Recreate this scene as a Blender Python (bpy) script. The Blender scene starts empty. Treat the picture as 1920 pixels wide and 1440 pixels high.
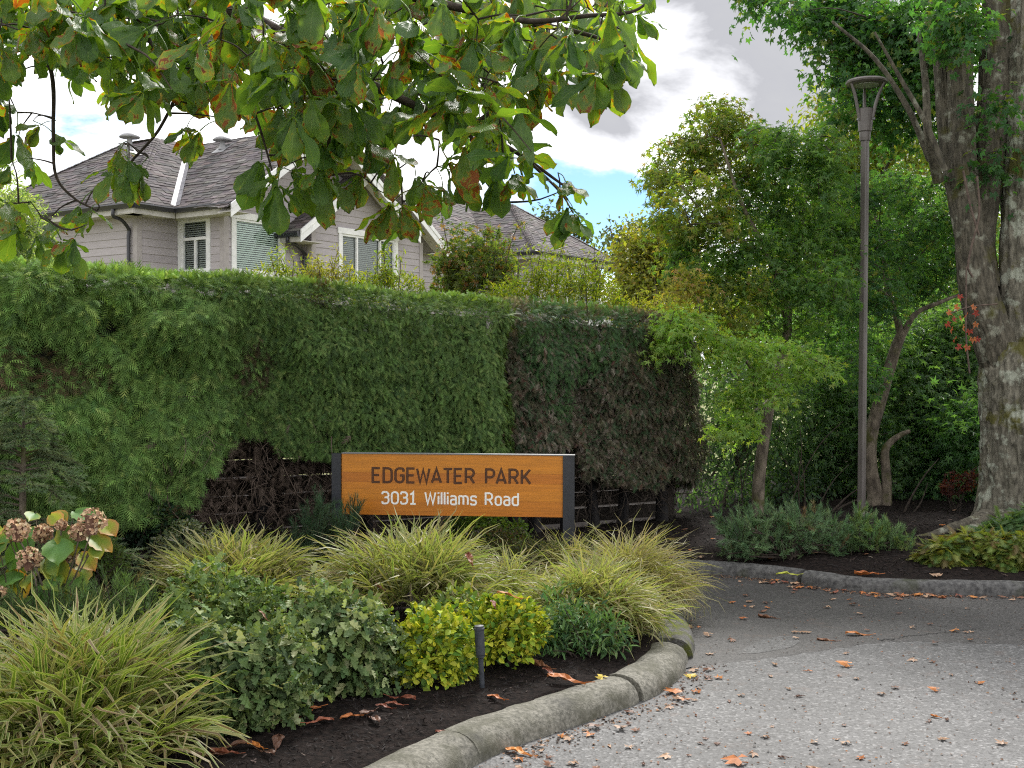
import bpy, bmesh, math, random
import numpy as np
from mathutils import Matrix, Vector, Euler

# ------------------------------------------------------------------ camera, sky, sun, exposure
SC = bpy.context.scene
COL = SC.collection
F, CX, CY, EYE = 2200.0, 960.0, 720.0, 1.6
PITCH = math.atan(30.0 / F)

cam_data = bpy.data.cameras.new('camera')
cam_data.sensor_width = 36.0
cam_data.lens = F / 1920.0 * 36.0
cam_data.clip_start = 0.05
cam_data.clip_end = 2000.0
cam = bpy.data.objects.new('camera', cam_data)
cam.location = (0, 0, EYE)
cam.rotation_euler = (math.pi / 2 - PITCH, 0, 0)
COL.objects.link(cam)
SC.camera = cam

SC.view_settings.view_transform = 'Standard'
SC.view_settings.look = 'None'
SC.view_settings.gamma = 1.0
SC.view_settings.use_curve_mapping = False
SC.view_settings.exposure = 1.8
SC.cycles.max_bounces = 8
SC.cycles.diffuse_bounces = 6
SC.cycles.transmission_bounces = 6
SC.cycles.transparent_max_bounces = 8
SC.cycles.use_denoising = False
SC.cycles.filter_width = 1.15
SC.cycles.sample_clamp_indirect = 4.0

SUN_EL, SUN_AZ = math.radians(44), math.radians(14)      # azimuth from +Y (ahead) towards +X
sd = bpy.data.lights.new('sun', 'SUN')
sd.energy = 1.5
sd.angle = math.radians(12)
sd.color = (1.0, 0.965, 0.91)
sun = bpy.data.objects.new('sun', sd)
to_sun = Vector((math.sin(SUN_AZ) * math.cos(SUN_EL), math.cos(SUN_AZ) * math.cos(SUN_EL), math.sin(SUN_EL)))
sun.rotation_euler = to_sun.to_track_quat('Z', 'Y').to_euler()
sun.location = (3, 10, 12)
COL.objects.link(sun)


def ray(px, py):
    x, y = (px - CX) / F, (CY - py) / F
    c, s = math.cos(PITCH), math.sin(PITCH)
    return np.array([x, c + y * s, y * c - s])


def at(px, py, Y):
    d = ray(px, py)
    return np.array([0, 0, EYE]) + d * (Y / d[1])


def gnd(px, py, z=0.0):
    d = ray(px, py)
    return np.array([0, 0, EYE]) + d * ((z - EYE) / d[2])


world = bpy.data.worlds.new('World')
SC.world = world
world.use_nodes = True


def build_sky():
    nt = world.node_tree
    N, L = nt.nodes, nt.links
    N.clear()
    out = N.new('ShaderNodeOutputWorld')
    sky = N.new('ShaderNodeTexSky')
    sky.sky_type = 'NISHITA'
    sky.sun_disc = False
    sky.sun_elevation = SUN_EL
    sky.sun_rotation = SUN_AZ
    sky.air_density = 0.8
    sky.dust_density = 0.0
    sky.ozone_density = 5.0
    bsky = N.new('ShaderNodeBackground')
    bsky.inputs['Strength'].default_value = 0.05
    L.new(sky.outputs[0], bsky.inputs['Color'])
    tc = N.new('ShaderNodeTexCoord')

    def math_(op, a, b=None, clamp=False):
        n = N.new('ShaderNodeMath'); n.operation = op; n.use_clamp = clamp
        for i, v in enumerate((a, b)):
            if v is None: continue
            if hasattr(v, 'is_output'): L.new(v, n.inputs[i])
            else: n.inputs[i].default_value = v
        return n.outputs[0]

    mp = N.new('ShaderNodeMapping')
    mp.inputs['Scale'].default_value = (1.0, 1.0, 2.0)
    mp.inputs['Location'].default_value = (0.37, 0.11, 0.2)
    L.new(tc.outputs['Generated'], mp.inputs['Vector'])
    nz = N.new('ShaderNodeTexNoise')
    nz.inputs['Scale'].default_value = 5.2
    nz.inputs['Detail'].default_value = 7.0
    nz.inputs['Roughness'].default_value = 0.6
    nz.inputs['Distortion'].default_value = 0.25
    L.new(mp.outputs[0], nz.inputs['Vector'])
    thick = nz.outputs['Fac']

    def lobe(px, py, rad_px, amt):
        d = ray(px, py); d = d / np.linalg.norm(d)
        dn = N.new('ShaderNodeVectorMath'); dn.operation = 'DISTANCE'
        L.new(tc.outputs['Generated'], dn.inputs[0])
        dn.inputs[1].default_value = tuple(d)
        r = rad_px / F
        mr = N.new('ShaderNodeMapRange'); mr.interpolation_type = 'SMOOTHSTEP'
        mr.inputs['From Min'].default_value = 0.0
        mr.inputs['From Max'].default_value = r
        mr.inputs['To Min'].default_value = amt
        mr.inputs['To Max'].default_value = 0.0
        L.new(dn.outputs['Value'], mr.inputs['Value'])
        return mr.outputs[0]

    acc = math_('ADD', thick, 0.0)
    for a in ((1150, 375, 250, -0.34), (1170, 350, 70, -0.12), (1420, 40, 480, 0.36), (1130, 225, 190, 0.28), (1180, 40, 150, -0.12),
              (1060, 270, 120, -0.07), (1340, 205, 110, -0.10), (1200, 130, 90, -0.10), (960, 330, 200, -0.06), (230, 300, 200, -0.08)):
        acc = math_('ADD', acc, lobe(*a))
    cover = N.new('ShaderNodeMapRange'); cover.interpolation_type = 'SMOOTHSTEP'
    cover.inputs['From Min'].default_value = 0.24
    cover.inputs['From Max'].default_value = 0.42
    L.new(acc, cover.inputs['Value'])
    ramp = N.new('ShaderNodeValToRGB')
    cr = ramp.color_ramp
    cr.elements[0].position = 0.40; cr.elements[0].color = (0.52, 0.52, 0.52, 1)
    cr.elements[1].position = 0.57; cr.elements[1].color = (0.52, 0.52, 0.525, 1)
    for p, c in ((0.64, (0.30, 0.302, 0.315, 1)), (0.74, (0.172, 0.174, 0.186, 1)), (0.92, (0.185, 0.187, 0.195, 1))):
        e = cr.elements.new(p); e.color = c
    L.new(acc, ramp.inputs['Fac'])
    bcl = N.new('ShaderNodeBackground')
    bcl.inputs['Strength'].default_value = 1.0
    L.new(ramp.outputs['Color'], bcl.inputs['Color'])
    mix = N.new('ShaderNodeMixShader')
    L.new(cover.outputs[0], mix.inputs['Fac'])
    L.new(bsky.outputs[0], mix.inputs[1])
    L.new(bcl.outputs[0], mix.inputs[2])
    L.new(mix.outputs[0], out.inputs['Surface'])


build_sky()


# ------------------------------------------------------------------ materials
def nodes(name):
    m = bpy.data.materials.new(name)
    m.use_nodes = True
    nt = m.node_tree
    b = nt.nodes.get('Principled BSDF')
    return m, nt, b


def add(nt, typ, **kw):
    n = nt.nodes.new(typ)
    for k, v in kw.items():
        if k in n.inputs: n.inputs[k].default_value = v
        else: setattr(n, k, v)
    return n


def noise_mat(name, c1, c2, scale=10.0, rough=0.7, detail=6.0, bump=0.3, bscale=None, bdist=0.01, spec=0.4, stretch=(1, 1, 1),
              lo=0.35, hi=0.65, extra=None, coord='Object', metal=0.0):
    """two-tone noise surface with a second finer noise for relief; extra = [(colour, scale, lo, hi)] patches"""
    m, nt, b = nodes(name)
    L = nt.links
    tc = add(nt, 'ShaderNodeTexCoord')
    mp = add(nt, 'ShaderNodeMapping'); mp.inputs['Scale'].default_value = stretch
    L.new(tc.outputs[coord], mp.inputs['Vector'])
    nz = add(nt, 'ShaderNodeTexNoise', Scale=scale, Detail=detail, Roughness=0.6)
    L.new(mp.outputs[0], nz.inputs['Vector'])
    mr = add(nt, 'ShaderNodeMapRange'); mr.inputs['From Min'].default_value = lo; mr.inputs['From Max'].default_value = hi
    L.new(nz.outputs['Fac'], mr.inputs['Value'])
    mx = add(nt, 'ShaderNodeMix'); mx.data_type = 'RGBA'
    mx.inputs[6].default_value = (*c1, 1); mx.inputs[7].default_value = (*c2, 1)
    L.new(mr.outputs[0], mx.inputs[0])
    colour = mx.outputs[2]
    for (c, s, l, h) in (extra or []):
        n2 = add(nt, 'ShaderNodeTexNoise', Scale=s, Detail=5.0, Roughness=0.62)
        L.new(tc.outputs[coord], n2.inputs['Vector'])
        r2 = add(nt, 'ShaderNodeMapRange'); r2.inputs['From Min'].default_value = l; r2.inputs['From Max'].default_value = h
        L.new(n2.outputs['Fac'], r2.inputs['Value'])
        m2 = add(nt, 'ShaderNodeMix'); m2.data_type = 'RGBA'
        m2.inputs[7].default_value = (*c, 1)
        L.new(colour, m2.inputs[6]); L.new(r2.outputs[0], m2.inputs[0])
        colour = m2.outputs[2]
    L.new(colour, b.inputs['Base Color'])
    b.inputs['Roughness'].default_value = rough
    b.inputs['Specular IOR Level'].default_value = spec
    b.inputs['Metallic'].default_value = metal
    if bump:
        n3 = add(nt, 'ShaderNodeTexNoise', Scale=bscale or scale * 4, Detail=5.0, Roughness=0.65)
        L.new(mp.outputs[0], n3.inputs['Vector'])
        bp = add(nt, 'ShaderNodeBump', Strength=bump, Distance=bdist)
        L.new(n3.outputs['Fac'], bp.inputs['Height'])
        L.new(bp.outputs[0], b.inputs['Normal'])
    return m


def leaf_mat(name, trans=0.45, rough=0.45, spec=0.35, tmul=(1.7, 1.55, 0.55), stripe=None):
    """foliage: colour attribute 'col', part of the light passing through the blade"""
    m, nt, b = nodes(name)
    L = nt.links
    at_ = add(nt, 'ShaderNodeAttribute'); at_.attribute_name = 'col'
    colour = at_.outputs['Color']
    if stripe:
        uv = add(nt, 'ShaderNodeUVMap'); sp = add(nt, 'ShaderNodeSeparateXYZ')
        L.new(uv.outputs[0], sp.inputs[0])
        s1 = add(nt, 'ShaderNodeMath', operation='SUBTRACT'); L.new(sp.outputs[1], s1.inputs[0]); s1.inputs[1].default_value = 0.5
        s2 = add(nt, 'ShaderNodeMath', operation='ABSOLUTE'); L.new(s1.outputs[0], s2.inputs[0])
        s3 = add(nt, 'ShaderNodeMapRange'); s3.inputs['From Min'].default_value = stripe[1]; s3.inputs['From Max'].default_value = stripe[1] + 0.08
        L.new(s2.outputs[0], s3.inputs['Value'])
        mx = add(nt, 'ShaderNodeMix'); mx.data_type = 'RGBA'; mx.inputs[7].default_value = (*stripe[0], 1)
        L.new(colour, mx.inputs[6]); L.new(s3.outputs[0], mx.inputs[0])
        colour = mx.outputs[2]
    L.new(colour, b.inputs['Base Color'])
    b.inputs['Roughness'].default_value = rough
    b.inputs['Specular IOR Level'].default_value = spec
    tr = add(nt, 'ShaderNodeBsdfTranslucent')
    mu = add(nt, 'ShaderNodeMix'); mu.data_type = 'RGBA'; mu.blend_type = 'MULTIPLY'
    mu.inputs[0].default_value = 1.0; mu.inputs[7].default_value = (*tmul, 1)
    L.new(colour, mu.inputs[6]); L.new(mu.outputs[2], tr.inputs['Color'])
    ms = add(nt, 'ShaderNodeMixShader'); ms.inputs[0].default_value = trans
    L.new(b.outputs[0], ms.inputs[1]); L.new(tr.outputs[0], ms.inputs[2])
    L.new(ms.outputs[0], nt.nodes['Material Output'].inputs['Surface'])
    return m


def chestnut_mat():
    m, nt, b = nodes('chestnut_leaf')
    L = nt.links
    at_ = add(nt, 'ShaderNodeAttribute'); at_.attribute_name = 'col'
    sep = add(nt, 'ShaderNodeSeparateColor'); L.new(at_.outputs['Color'], sep.inputs[0])
    oi = add(nt, 'ShaderNodeObjectInfo')

    def M(op, a, b_=None, c=None, clamp=False):
        n = nt.nodes.new('ShaderNodeMath'); n.operation = op; n.use_clamp = clamp
        for i, v in enumerate((a, b_, c)):
            if v is None: continue
            if hasattr(v, 'is_output'): L.new(v, n.inputs[i])
            else: n.inputs[i].default_value = v
        return n.outputs[0]

    rnd = M('FRACT', M('ADD', sep.outputs[0], oi.outputs['Random']))
    lrnd = M('FRACT', M('ADD', sep.outputs[1], M('MULTIPLY', oi.outputs['Random'], 7.3)))
    uv = add(nt, 'ShaderNodeUVMap'); suv = add(nt, 'ShaderNodeSeparateXYZ'); L.new(uv.outputs[0], suv.inputs[0])
    u, v = suv.outputs[0], suv.outputs[1]
    av = M('ABSOLUTE', M('SUBTRACT', v, 0.5))
    # side veins
    ph = M('SUBTRACT', M('MULTIPLY', u, 15.0), M('MULTIPLY', av, 11.0))
    vein = M('POWER', M('ABSOLUTE', M('SUBTRACT', M('FRACT', ph), 0.5)), 1.0)
    veinm = M('GREATER_THAN', vein, 0.42)
    mid = M('LESS_THAN', av, 0.025)
    lines = M('MAXIMUM', M('MULTIPLY', veinm, 0.45), mid)
    # blotches
    comb = add(nt, 'ShaderNodeCombineXYZ')
    L.new(M('MULTIPLY', u, 2.2), comb.inputs[0]); L.new(M('MULTIPLY', v, 1.3), comb.inputs[1]); L.new(M('MULTIPLY', rnd, 57.0), comb.inputs[2])
    nz = add(nt, 'ShaderNodeTexNoise', Scale=2.2, Detail=5.0, Roughness=0.6)
    L.new(comb.outputs[0], nz.inputs['Vector'])
    edge = M('MULTIPLY', M('MAXIMUM', M('MULTIPLY', av, 2.0), M('MULTIPLY', u, 0.9)), 0.20)
    q = M('ADD', M('ADD', nz.outputs['Fac'], edge), M('MULTIPLY', M('SUBTRACT', lrnd, 0.5), 0.34))
    r1 = add(nt, 'ShaderNodeMapRange'); r1.inputs['From Min'].default_value = 0.765; r1.inputs['From Max'].default_value = 0.865; L.new(q, r1.inputs['Value'])
    r2 = add(nt, 'ShaderNodeMapRange'); r2.inputs['From Min'].default_value = 0.85; r2.inputs['From Max'].default_value = 0.87; L.new(q, r2.inputs['Value'])

    def mixc(fac, a, b_):
        n = nt.nodes.new('ShaderNodeMix'); n.data_type = 'RGBA'
        for i, vv in ((0, fac), (6, a), (7, b_)):
            if hasattr(vv, 'is_output'): L.new(vv, n.inputs[i])
            else: n.inputs[i].default_value = vv if i == 0 else (*vv, 1)
        return n.outputs[2]

    g = mixc(lrnd, (0.052, 0.128, 0.044), (0.118, 0.200, 0.044))
    n5 = add(nt, 'ShaderNodeTexNoise', Scale=5.0, Detail=3.0); L.new(comb.outputs[0], n5.inputs['Vector'])
    g = mixc(M('MULTIPLY', n5.outputs['Fac'], 0.5), g, (0.070, 0.125, 0.032))
    g = mixc(M('MULTIPLY', lines, 0.55), g, (0.15, 0.22, 0.07))
    g = mixc(M('MULTIPLY', r1.outputs[0], 0.85), g, (0.28, 0.22, 0.03))
    br = mixc(rnd, (0.12, 0.032, 0.016), (0.24, 0.075, 0.02))
    g = mixc(r2.outputs[0], g, br)
    L.new(g, b.inputs['Base Color'])
    b.inputs['Roughness'].default_value = 0.42
    b.inputs['Specular IOR Level'].default_value = 0.4
    bp = add(nt, 'ShaderNodeBump', Strength=0.5, Distance=0.004)
    L.new(M('MULTIPLY', vein, -1.0), bp.inputs['Height']); L.new(bp.outputs[0], b.inputs['Normal'])
    tr = add(nt, 'ShaderNodeBsdfTranslucent')
    mu = nt.nodes.new('ShaderNodeMix'); mu.data_type = 'RGBA'; mu.blend_type = 'MULTIPLY'
    mu.inputs[0].default_value = 1.0; mu.inputs[7].default_value = (2.8, 2.5, 0.45, 1)
    L.new(g, mu.inputs[6]); L.new(mu.outputs[2], tr.inputs['Color'])
    ms = add(nt, 'ShaderNodeMixShader'); ms.inputs[0].default_value = 0.52
    L.new(b.outputs[0], ms.inputs[1]); L.new(tr.outputs[0], ms.inputs[2])
    L.new(ms.outputs[0], nt.nodes['Material Output'].inputs['Surface'])
    return m


def asphalt_mat(name, base, light, dark, rough=0.75):
    m, nt, b = nodes(name)
    L = nt.links
    tc = add(nt, 'ShaderNodeTexCoord')
    vor = add(nt, 'ShaderNodeTexVoronoi', Scale=80.0); L.new(tc.outputs['Object'], vor.inputs['Vector'])
    wn = add(nt, 'ShaderNodeSeparateColor'); L.new(vor.outputs['Color'], wn.inputs[0])
    ramp = add(nt, 'ShaderNodeValToRGB'); cr = ramp.color_ramp
    cr.elements[0].position = 0.0; cr.elements[0].color = (*dark, 1)
    cr.elements[1].position = 1.0; cr.elements[1].color = (*light, 1)
    e = cr.elements.new(0.35); e.color = (*base, 1)
    e = cr.elements.new(0.8); e.color = (*[x * 1.15 for x in base], 1)
    L.new(wn.outputs[0], ramp.inputs['Fac'])
    n1 = add(nt, 'ShaderNodeTexNoise', Scale=1.3, Detail=6.0, Roughness=0.62); L.new(tc.outputs['Object'], n1.inputs['Vector'])
    mr = add(nt, 'ShaderNodeMapRange'); mr.inputs['From Min'].default_value = 0.3; mr.inputs['From Max'].default_value = 0.7
    mr.inputs['To Min'].default_value = 0.66; mr.inputs['To Max'].default_value = 1.16
    L.new(n1.outputs['Fac'], mr.inputs['Value'])
    mu = add(nt, 'ShaderNodeMix'); mu.data_type = 'RGBA'; mu.blend_type = 'MULTIPLY'; mu.inputs[0].default_value = 1.0
    L.new(ramp.outputs[0], mu.inputs[6]); L.new(mr.outputs[0], mu.inputs[7])
    # rusty stains left by leaves
    n2 = add(nt, 'ShaderNodeTexNoise', Scale=4.5, Detail=7.0, Roughness=0.7); L.new(tc.outputs['Object'], n2.inputs['Vector'])
    r2 = add(nt, 'ShaderNodeMapRange'); r2.inputs['From Min'].default_value = 0.58; r2.inputs['From Max'].default_value = 0.70; r2.inputs['To Max'].default_value = 0.5
    L.new(n2.outputs['Fac'], r2.inputs['Value'])
    m2 = add(nt, 'ShaderNodeMix'); m2.data_type = 'RGBA'; m2.inputs[7].default_value = (0.085, 0.055, 0.042, 1)
    L.new(mu.outputs[2], m2.inputs[6]); L.new(r2.outputs[0], m2.inputs[0])
    L.new(m2.outputs[2], b.inputs['Base Color'])
    b.inputs['Roughness'].default_value = rough
    b.inputs['Specular IOR Level'].default_value = 0.5
    bp = add(nt, 'ShaderNodeBump', Strength=0.75, Distance=0.004)
    L.new(vor.outputs['Distance'], bp.inputs['Height']); L.new(bp.outputs[0], b.inputs['Normal'])
    return m


def plain(name, c, rough=0.5, metal=0.0, spec=0.5):
    m, nt, b = nodes(name)
    b.inputs['Base Color'].default_value = (*c, 1)
    b.inputs['Roughness'].default_value = rough
    b.inputs['Metallic'].default_value = metal
    b.inputs['Specular IOR Level'].default_value = spec
    return m


def obj_tint_mat(name, c1, c2, scale=6.0, rough=0.6, stretch=(1, 1, 1), amount=0.35, bump=0.2):
    """colour picked per object between c1 and c2, with grain"""
    m, nt, b = nodes(name)
    L = nt.links
    oi = add(nt, 'ShaderNodeObjectInfo')
    mx = add(nt, 'ShaderNodeMix'); mx.data_type = 'RGBA'; mx.inputs[6].default_value = (*c1, 1); mx.inputs[7].default_value = (*c2, 1)
    L.new(oi.outputs['Random'], mx.inputs[0])
    tc = add(nt, 'ShaderNodeTexCoord'); mp = add(nt, 'ShaderNodeMapping'); mp.inputs['Scale'].default_value = stretch
    L.new(tc.outputs['Object'], mp.inputs['Vector'])
    nz = add(nt, 'ShaderNodeTexNoise', Scale=scale, Detail=7.0, Roughness=0.65); L.new(mp.outputs[0], nz.inputs['Vector'])
    mr = add(nt, 'ShaderNodeMapRange'); mr.inputs['From Min'].default_value = 0.25; mr.inputs['From Max'].default_value = 0.75
    mr.inputs['To Min'].default_value = 1 - amount; mr.inputs['To Max'].default_value = 1 + amount * 0.6
    L.new(nz.outputs['Fac'], mr.inputs['Value'])
    mu = add(nt, 'ShaderNodeMix'); mu.data_type = 'RGBA'; mu.blend_type = 'MULTIPLY'; mu.inputs[0].default_value = 1.0
    L.new(mx.outputs[2], mu.inputs[6]); L.new(mr.outputs[0], mu.inputs[7])
    L.new(mu.outputs[2], b.inputs['Base Color'])
    b.inputs['Roughness'].default_value = rough
    if bump:
        bp = add(nt, 'ShaderNodeBump', Strength=bump, Distance=0.004)
        L.new(nz.outputs['Fac'], bp.inputs['Height']); L.new(bp.outputs[0], b.inputs['Normal'])
    return m


def attr_mat(name, rough=0.85, scale=30.0, amount=0.4, bump=0.3, spec=0.3):
    """colour attribute 'col' with fine noise grain"""
    m, nt, b = nodes(name)
    L = nt.links
    a = add(nt, 'ShaderNodeAttribute'); a.attribute_name = 'col'
    tc = add(nt, 'ShaderNodeTexCoord')
    nz = add(nt, 'ShaderNodeTexNoise', Scale=scale, Detail=5.0); L.new(tc.outputs['Object'], nz.inputs['Vector'])
    mr = add(nt, 'ShaderNodeMapRange'); mr.inputs['From Min'].default_value = 0.25; mr.inputs['From Max'].default_value = 0.75
    mr.inputs['To Min'].default_value = 1 - amount; mr.inputs['To Max'].default_value = 1 + amount
    L.new(nz.outputs['Fac'], mr.inputs['Value'])
    mu = add(nt, 'ShaderNodeMix'); mu.data_type = 'RGBA'; mu.blend_type = 'MULTIPLY'; mu.inputs[0].default_value = 1.0
    L.new(a.outputs['Color'], mu.inputs[6]); L.new(mr.outputs[0], mu.inputs[7])
    L.new(mu.outputs[2], b.inputs['Base Color'])
    b.inputs['Roughness'].default_value = rough
    b.inputs['Specular IOR Level'].default_value = spec
    if bump:
        bp = add(nt, 'ShaderNodeBump', Strength=bump, Distance=0.004)
        L.new(nz.outputs['Fac'], bp.inputs['Height']); L.new(bp.outputs[0], b.inputs['Normal'])
    return m


def glass_mat():
    m, nt, b = nodes('window_glass')
    L = nt.links
    g = add(nt, 'ShaderNodeBsdfGlossy', Roughness=0.02); g.inputs['Color'].default_value = (0.9, 0.95, 0.95, 1)
    t = add(nt, 'ShaderNodeBsdfTransparent'); t.inputs['Color'].default_value = (0.92, 0.96, 0.94, 1)
    fr = add(nt, 'ShaderNodeFresnel', IOR=1.5)
    ms = add(nt, 'ShaderNodeMixShader')
    L.new(fr.outputs[0], ms.inputs[0]); L.new(t.outputs[0], ms.inputs[1]); L.new(g.outputs[0], ms.inputs[2])
    L.new(ms.outputs[0], nt.nodes['Material Output'].inputs['Surface'])
    return m


MAT = {}
MAT['road'] = asphalt_mat('pale_asphalt', (0.072, 0.0715, 0.073), (0.185, 0.183, 0.184), (0.028, 0.0275, 0.028), 0.7)
MAT['drive'] = asphalt_mat('dark_asphalt', (0.038, 0.0355, 0.0345), (0.078, 0.074, 0.072), (0.018, 0.017, 0.0165), 0.7)
MAT['patch'] = asphalt_mat('patched_asphalt', (0.056, 0.0555, 0.056), (0.13, 0.128, 0.128), (0.024, 0.024, 0.024), 0.7)
MAT['crack'] = plain('crack_fill', (0.020, 0.019, 0.019), 0.9)
MAT['mulch'] = noise_mat('mulch', (0.006, 0.0048, 0.0048), (0.024, 0.017, 0.015), 38, 0.95, bump=1.0, bscale=60, bdist=0.02, spec=0.1)
MAT['lawn'] = noise_mat('lawn', (0.10, 0.12, 0.03), (0.20, 0.19, 0.07), 3, 0.9, bump=0.4, bscale=40)
MAT['kerb'] = noise_mat('kerb_concrete', (0.085, 0.082, 0.066), (0.235, 0.222, 0.188), 55, 0.85, bump=0.9, bscale=120, bdist=0.006,
                        extra=[((0.07, 0.068, 0.045), 6.0, 0.46, 0.68), ((0.035, 0.034, 0.03), 2.6, 0.56, 0.72)])
MAT['kerb_moss'] = noise_mat('mossy_kerb', (0.045, 0.043, 0.04), (0.13, 0.125, 0.115), 40, 0.9, bump=0.9, bscale=90, bdist=0.006,
                             extra=[((0.075, 0.085, 0.012), 7.0, 0.5, 0.6)])
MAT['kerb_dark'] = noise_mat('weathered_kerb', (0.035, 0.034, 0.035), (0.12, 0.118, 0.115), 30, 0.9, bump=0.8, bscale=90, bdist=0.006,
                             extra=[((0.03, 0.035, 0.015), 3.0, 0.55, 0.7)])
MAT['chestnut'] = chestnut_mat()
MAT['leaf'] = leaf_mat('foliage')
MAT['leaf_thin'] = leaf_mat('thin_foliage', trans=0.58, tmul=(1.75, 1.9, 0.55))
MAT['leaf_waxy'] = leaf_mat('waxy_foliage', trans=0.25, rough=0.55, spec=0.2)
MAT['needle'] = leaf_mat('needles', trans=0.2, rough=0.6, spec=0.12)
MAT['blade'] = leaf_mat('sedge_blade', trans=0.4, rough=0.5, stripe=((0.40, 0.39, 0.17), 0.27), tmul=(1.15, 1.35, 0.5))
MAT['flower'] = attr_mat('dry_floret', 0.8, 60, 0.3, 0.0)
MAT['hydrangea'] = leaf_mat('hydrangea_leaf', trans=0.3, rough=0.5)
MAT['twig'] = noise_mat('twig_bark', (0.022, 0.016, 0.012), (0.06, 0.045, 0.035), 30, 0.9, bump=0.3)
MAT['dead_twig'] = noise_mat('dead_twig', (0.06, 0.042, 0.034), (0.13, 0.095, 0.075), 20, 0.9, bump=0.2)
MAT['hedge_trunk'] = noise_mat('hedge_trunk_bark', (0.008, 0.008, 0.010), (0.025, 0.022, 0.022), 20, 0.9, bump=0.6, stretch=(1, 1, 0.2))
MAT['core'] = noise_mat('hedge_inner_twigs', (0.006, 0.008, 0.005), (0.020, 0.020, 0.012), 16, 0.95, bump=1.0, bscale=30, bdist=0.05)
MAT['bark'] = noise_mat('furrowed_bark', (0.064, 0.058, 0.044), (0.215, 0.198, 0.155), 30, 0.92, bump=1.0, bscale=60, bdist=0.012, stretch=(1, 1, 0.3),
                        extra=[((0.34, 0.355, 0.29), 6.0, 0.52, 0.60), ((0.085, 0.080, 0.020), 2.4, 0.55, 0.62)])
MAT['bark_dark'] = noise_mat('shaded_bark', (0.036, 0.032, 0.023), (0.125, 0.110, 0.082), 30, 0.92, bump=1.0, bscale=60, bdist=0.012, stretch=(1, 1, 0.3),
                             extra=[((0.24, 0.24, 0.19), 7.0, 0.56, 0.66), ((0.07, 0.066, 0.02), 3.0, 0.56, 0.66)])  # darker copy of the trunk bark, shade under the crown put into the colour
MAT['maple_bark'] = noise_mat('maple_bark', (0.06, 0.048, 0.036), (0.20, 0.165, 0.125), 22, 0.9, bump=0.7, bscale=40, stretch=(1, 1, 0.4),
                              extra=[((0.07, 0.07, 0.02), 4.0, 0.55, 0.66)])
MAT['white'] = noise_mat('white_trim_paint', (0.62, 0.62, 0.64), (0.78, 0.78, 0.79), 5, 0.5, bump=0.05)
MAT['siding'] = obj_tint_mat('mauve_grey_siding', (0.340, 0.308, 0.328), (0.390, 0.356, 0.374), 9, 0.65, (0.4, 0.4, 3), 0.16, 0.1)
MAT['corner'] = noise_mat('corner_board_paint', (0.30, 0.27, 0.275), (0.36, 0.33, 0.33), 6, 0.6, bump=0.05)
MAT['soffit'] = noise_mat('soffit_paint', (0.40, 0.38, 0.36), (0.50, 0.48, 0.46), 6, 0.6, bump=0.05)
MAT['gutter'] = plain('dark_gutter', (0.020, 0.020, 0.026), 0.35)
MAT['roofdeck'] = plain('roof_boarding', (0.26, 0.245, 0.24), 0.9)
MAT['shingle'] = attr_mat('asphalt_shingle', 0.9, 60, 0.4, 0.5)
MAT['zinc'] = noise_mat('valley_metal', (0.085, 0.082, 0.095), (0.22, 0.215, 0.235), 8, 0.55, bump=0.1, metal=0.3)
MAT['ventgrey'] = noise_mat('vent_metal', (0.22, 0.22, 0.23), (0.36, 0.36, 0.37), 10, 0.5, bump=0.1)
MAT['glass'] = glass_mat()
MAT['blind'] = plain('green_white_blind', (0.74, 0.84, 0.78), 0.6)
MAT['blind_dim'] = plain('pale_blind', (0.40, 0.42, 0.41), 0.6)
MAT['room'] = plain('room_interior', (0.028, 0.032, 0.036), 0.9)
MAT['post'] = noise_mat('charcoal_post', (0.022, 0.024, 0.032), (0.032, 0.034, 0.043), 12, 0.45, bump=0.05)
MAT['signwood'] = obj_tint_mat('oiled_cedar', (0.46, 0.135, 0.009), (0.68, 0.265, 0.016), 5, 0.42, (0.5, 9, 16), 0.30, 0.0)
MAT['letter_dark'] = plain('burnt_letter', (0.045, 0.015, 0.006), 0.7)
MAT['letter_mid'] = plain('routed_letter', (0.10, 0.036, 0.012), 0.7)
MAT['letter_white'] = plain('white_letter', (0.86, 0.86, 0.85), 0.45)
MAT['capmetal'] = plain('aluminium_cap', (0.20, 0.20, 0.205), 0.55, 0.1)
MAT['lamp'] = noise_mat('lamp_bronze', (0.095, 0.083, 0.078), (0.135, 0.118, 0.11), 12, 0.42, bump=0.08, stretch=(1, 1, 0.2), spec=0.5)
MAT['lampglow'] = plain('lamp_lens', (0.45, 0.47, 0.42), 0.3)
MAT['pathlight'] = noise_mat('path_light_paint', (0.022, 0.026, 0.034), (0.045, 0.05, 0.06), 40, 0.5, bump=0.1)
MAT['fence'] = obj_tint_mat('dark_fence_board', (0.022, 0.016, 0.012), (0.04, 0.03, 0.022), 8, 0.85, (0.5, 0.5, 5), 0.4, 0.3)
MAT['mulchchip'] = attr_mat('mulch_chip', 0.9, 40, 0.4, 0.2)
MAT['burr'] = attr_mat('conker_burr', 0.6, 40, 0.2, 0.1)
for nm, c1, c2 in (('brown', (0.075, 0.030, 0.016), (0.20, 0.085, 0.04)), ('orange', (0.34, 0.10, 0.02), (0.50, 0.19, 0.035)),
                   ('red', (0.17, 0.045, 0.022), (0.28, 0.08, 0.035)), ('yellow', (0.50, 0.36, 0.04), (0.60, 0.45, 0.07)),
                   ('green', (0.38, 0.42, 0.04), (0.48, 0.50, 0.06)), ('tan', (0.26, 0.15, 0.09), (0.42, 0.27, 0.17))):
    MAT['fallen_' + nm] = obj_tint_mat('fallen_' + nm, c1, c2, 30, 0.6, (1, 1, 1), 0.45, 0.2)


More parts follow.
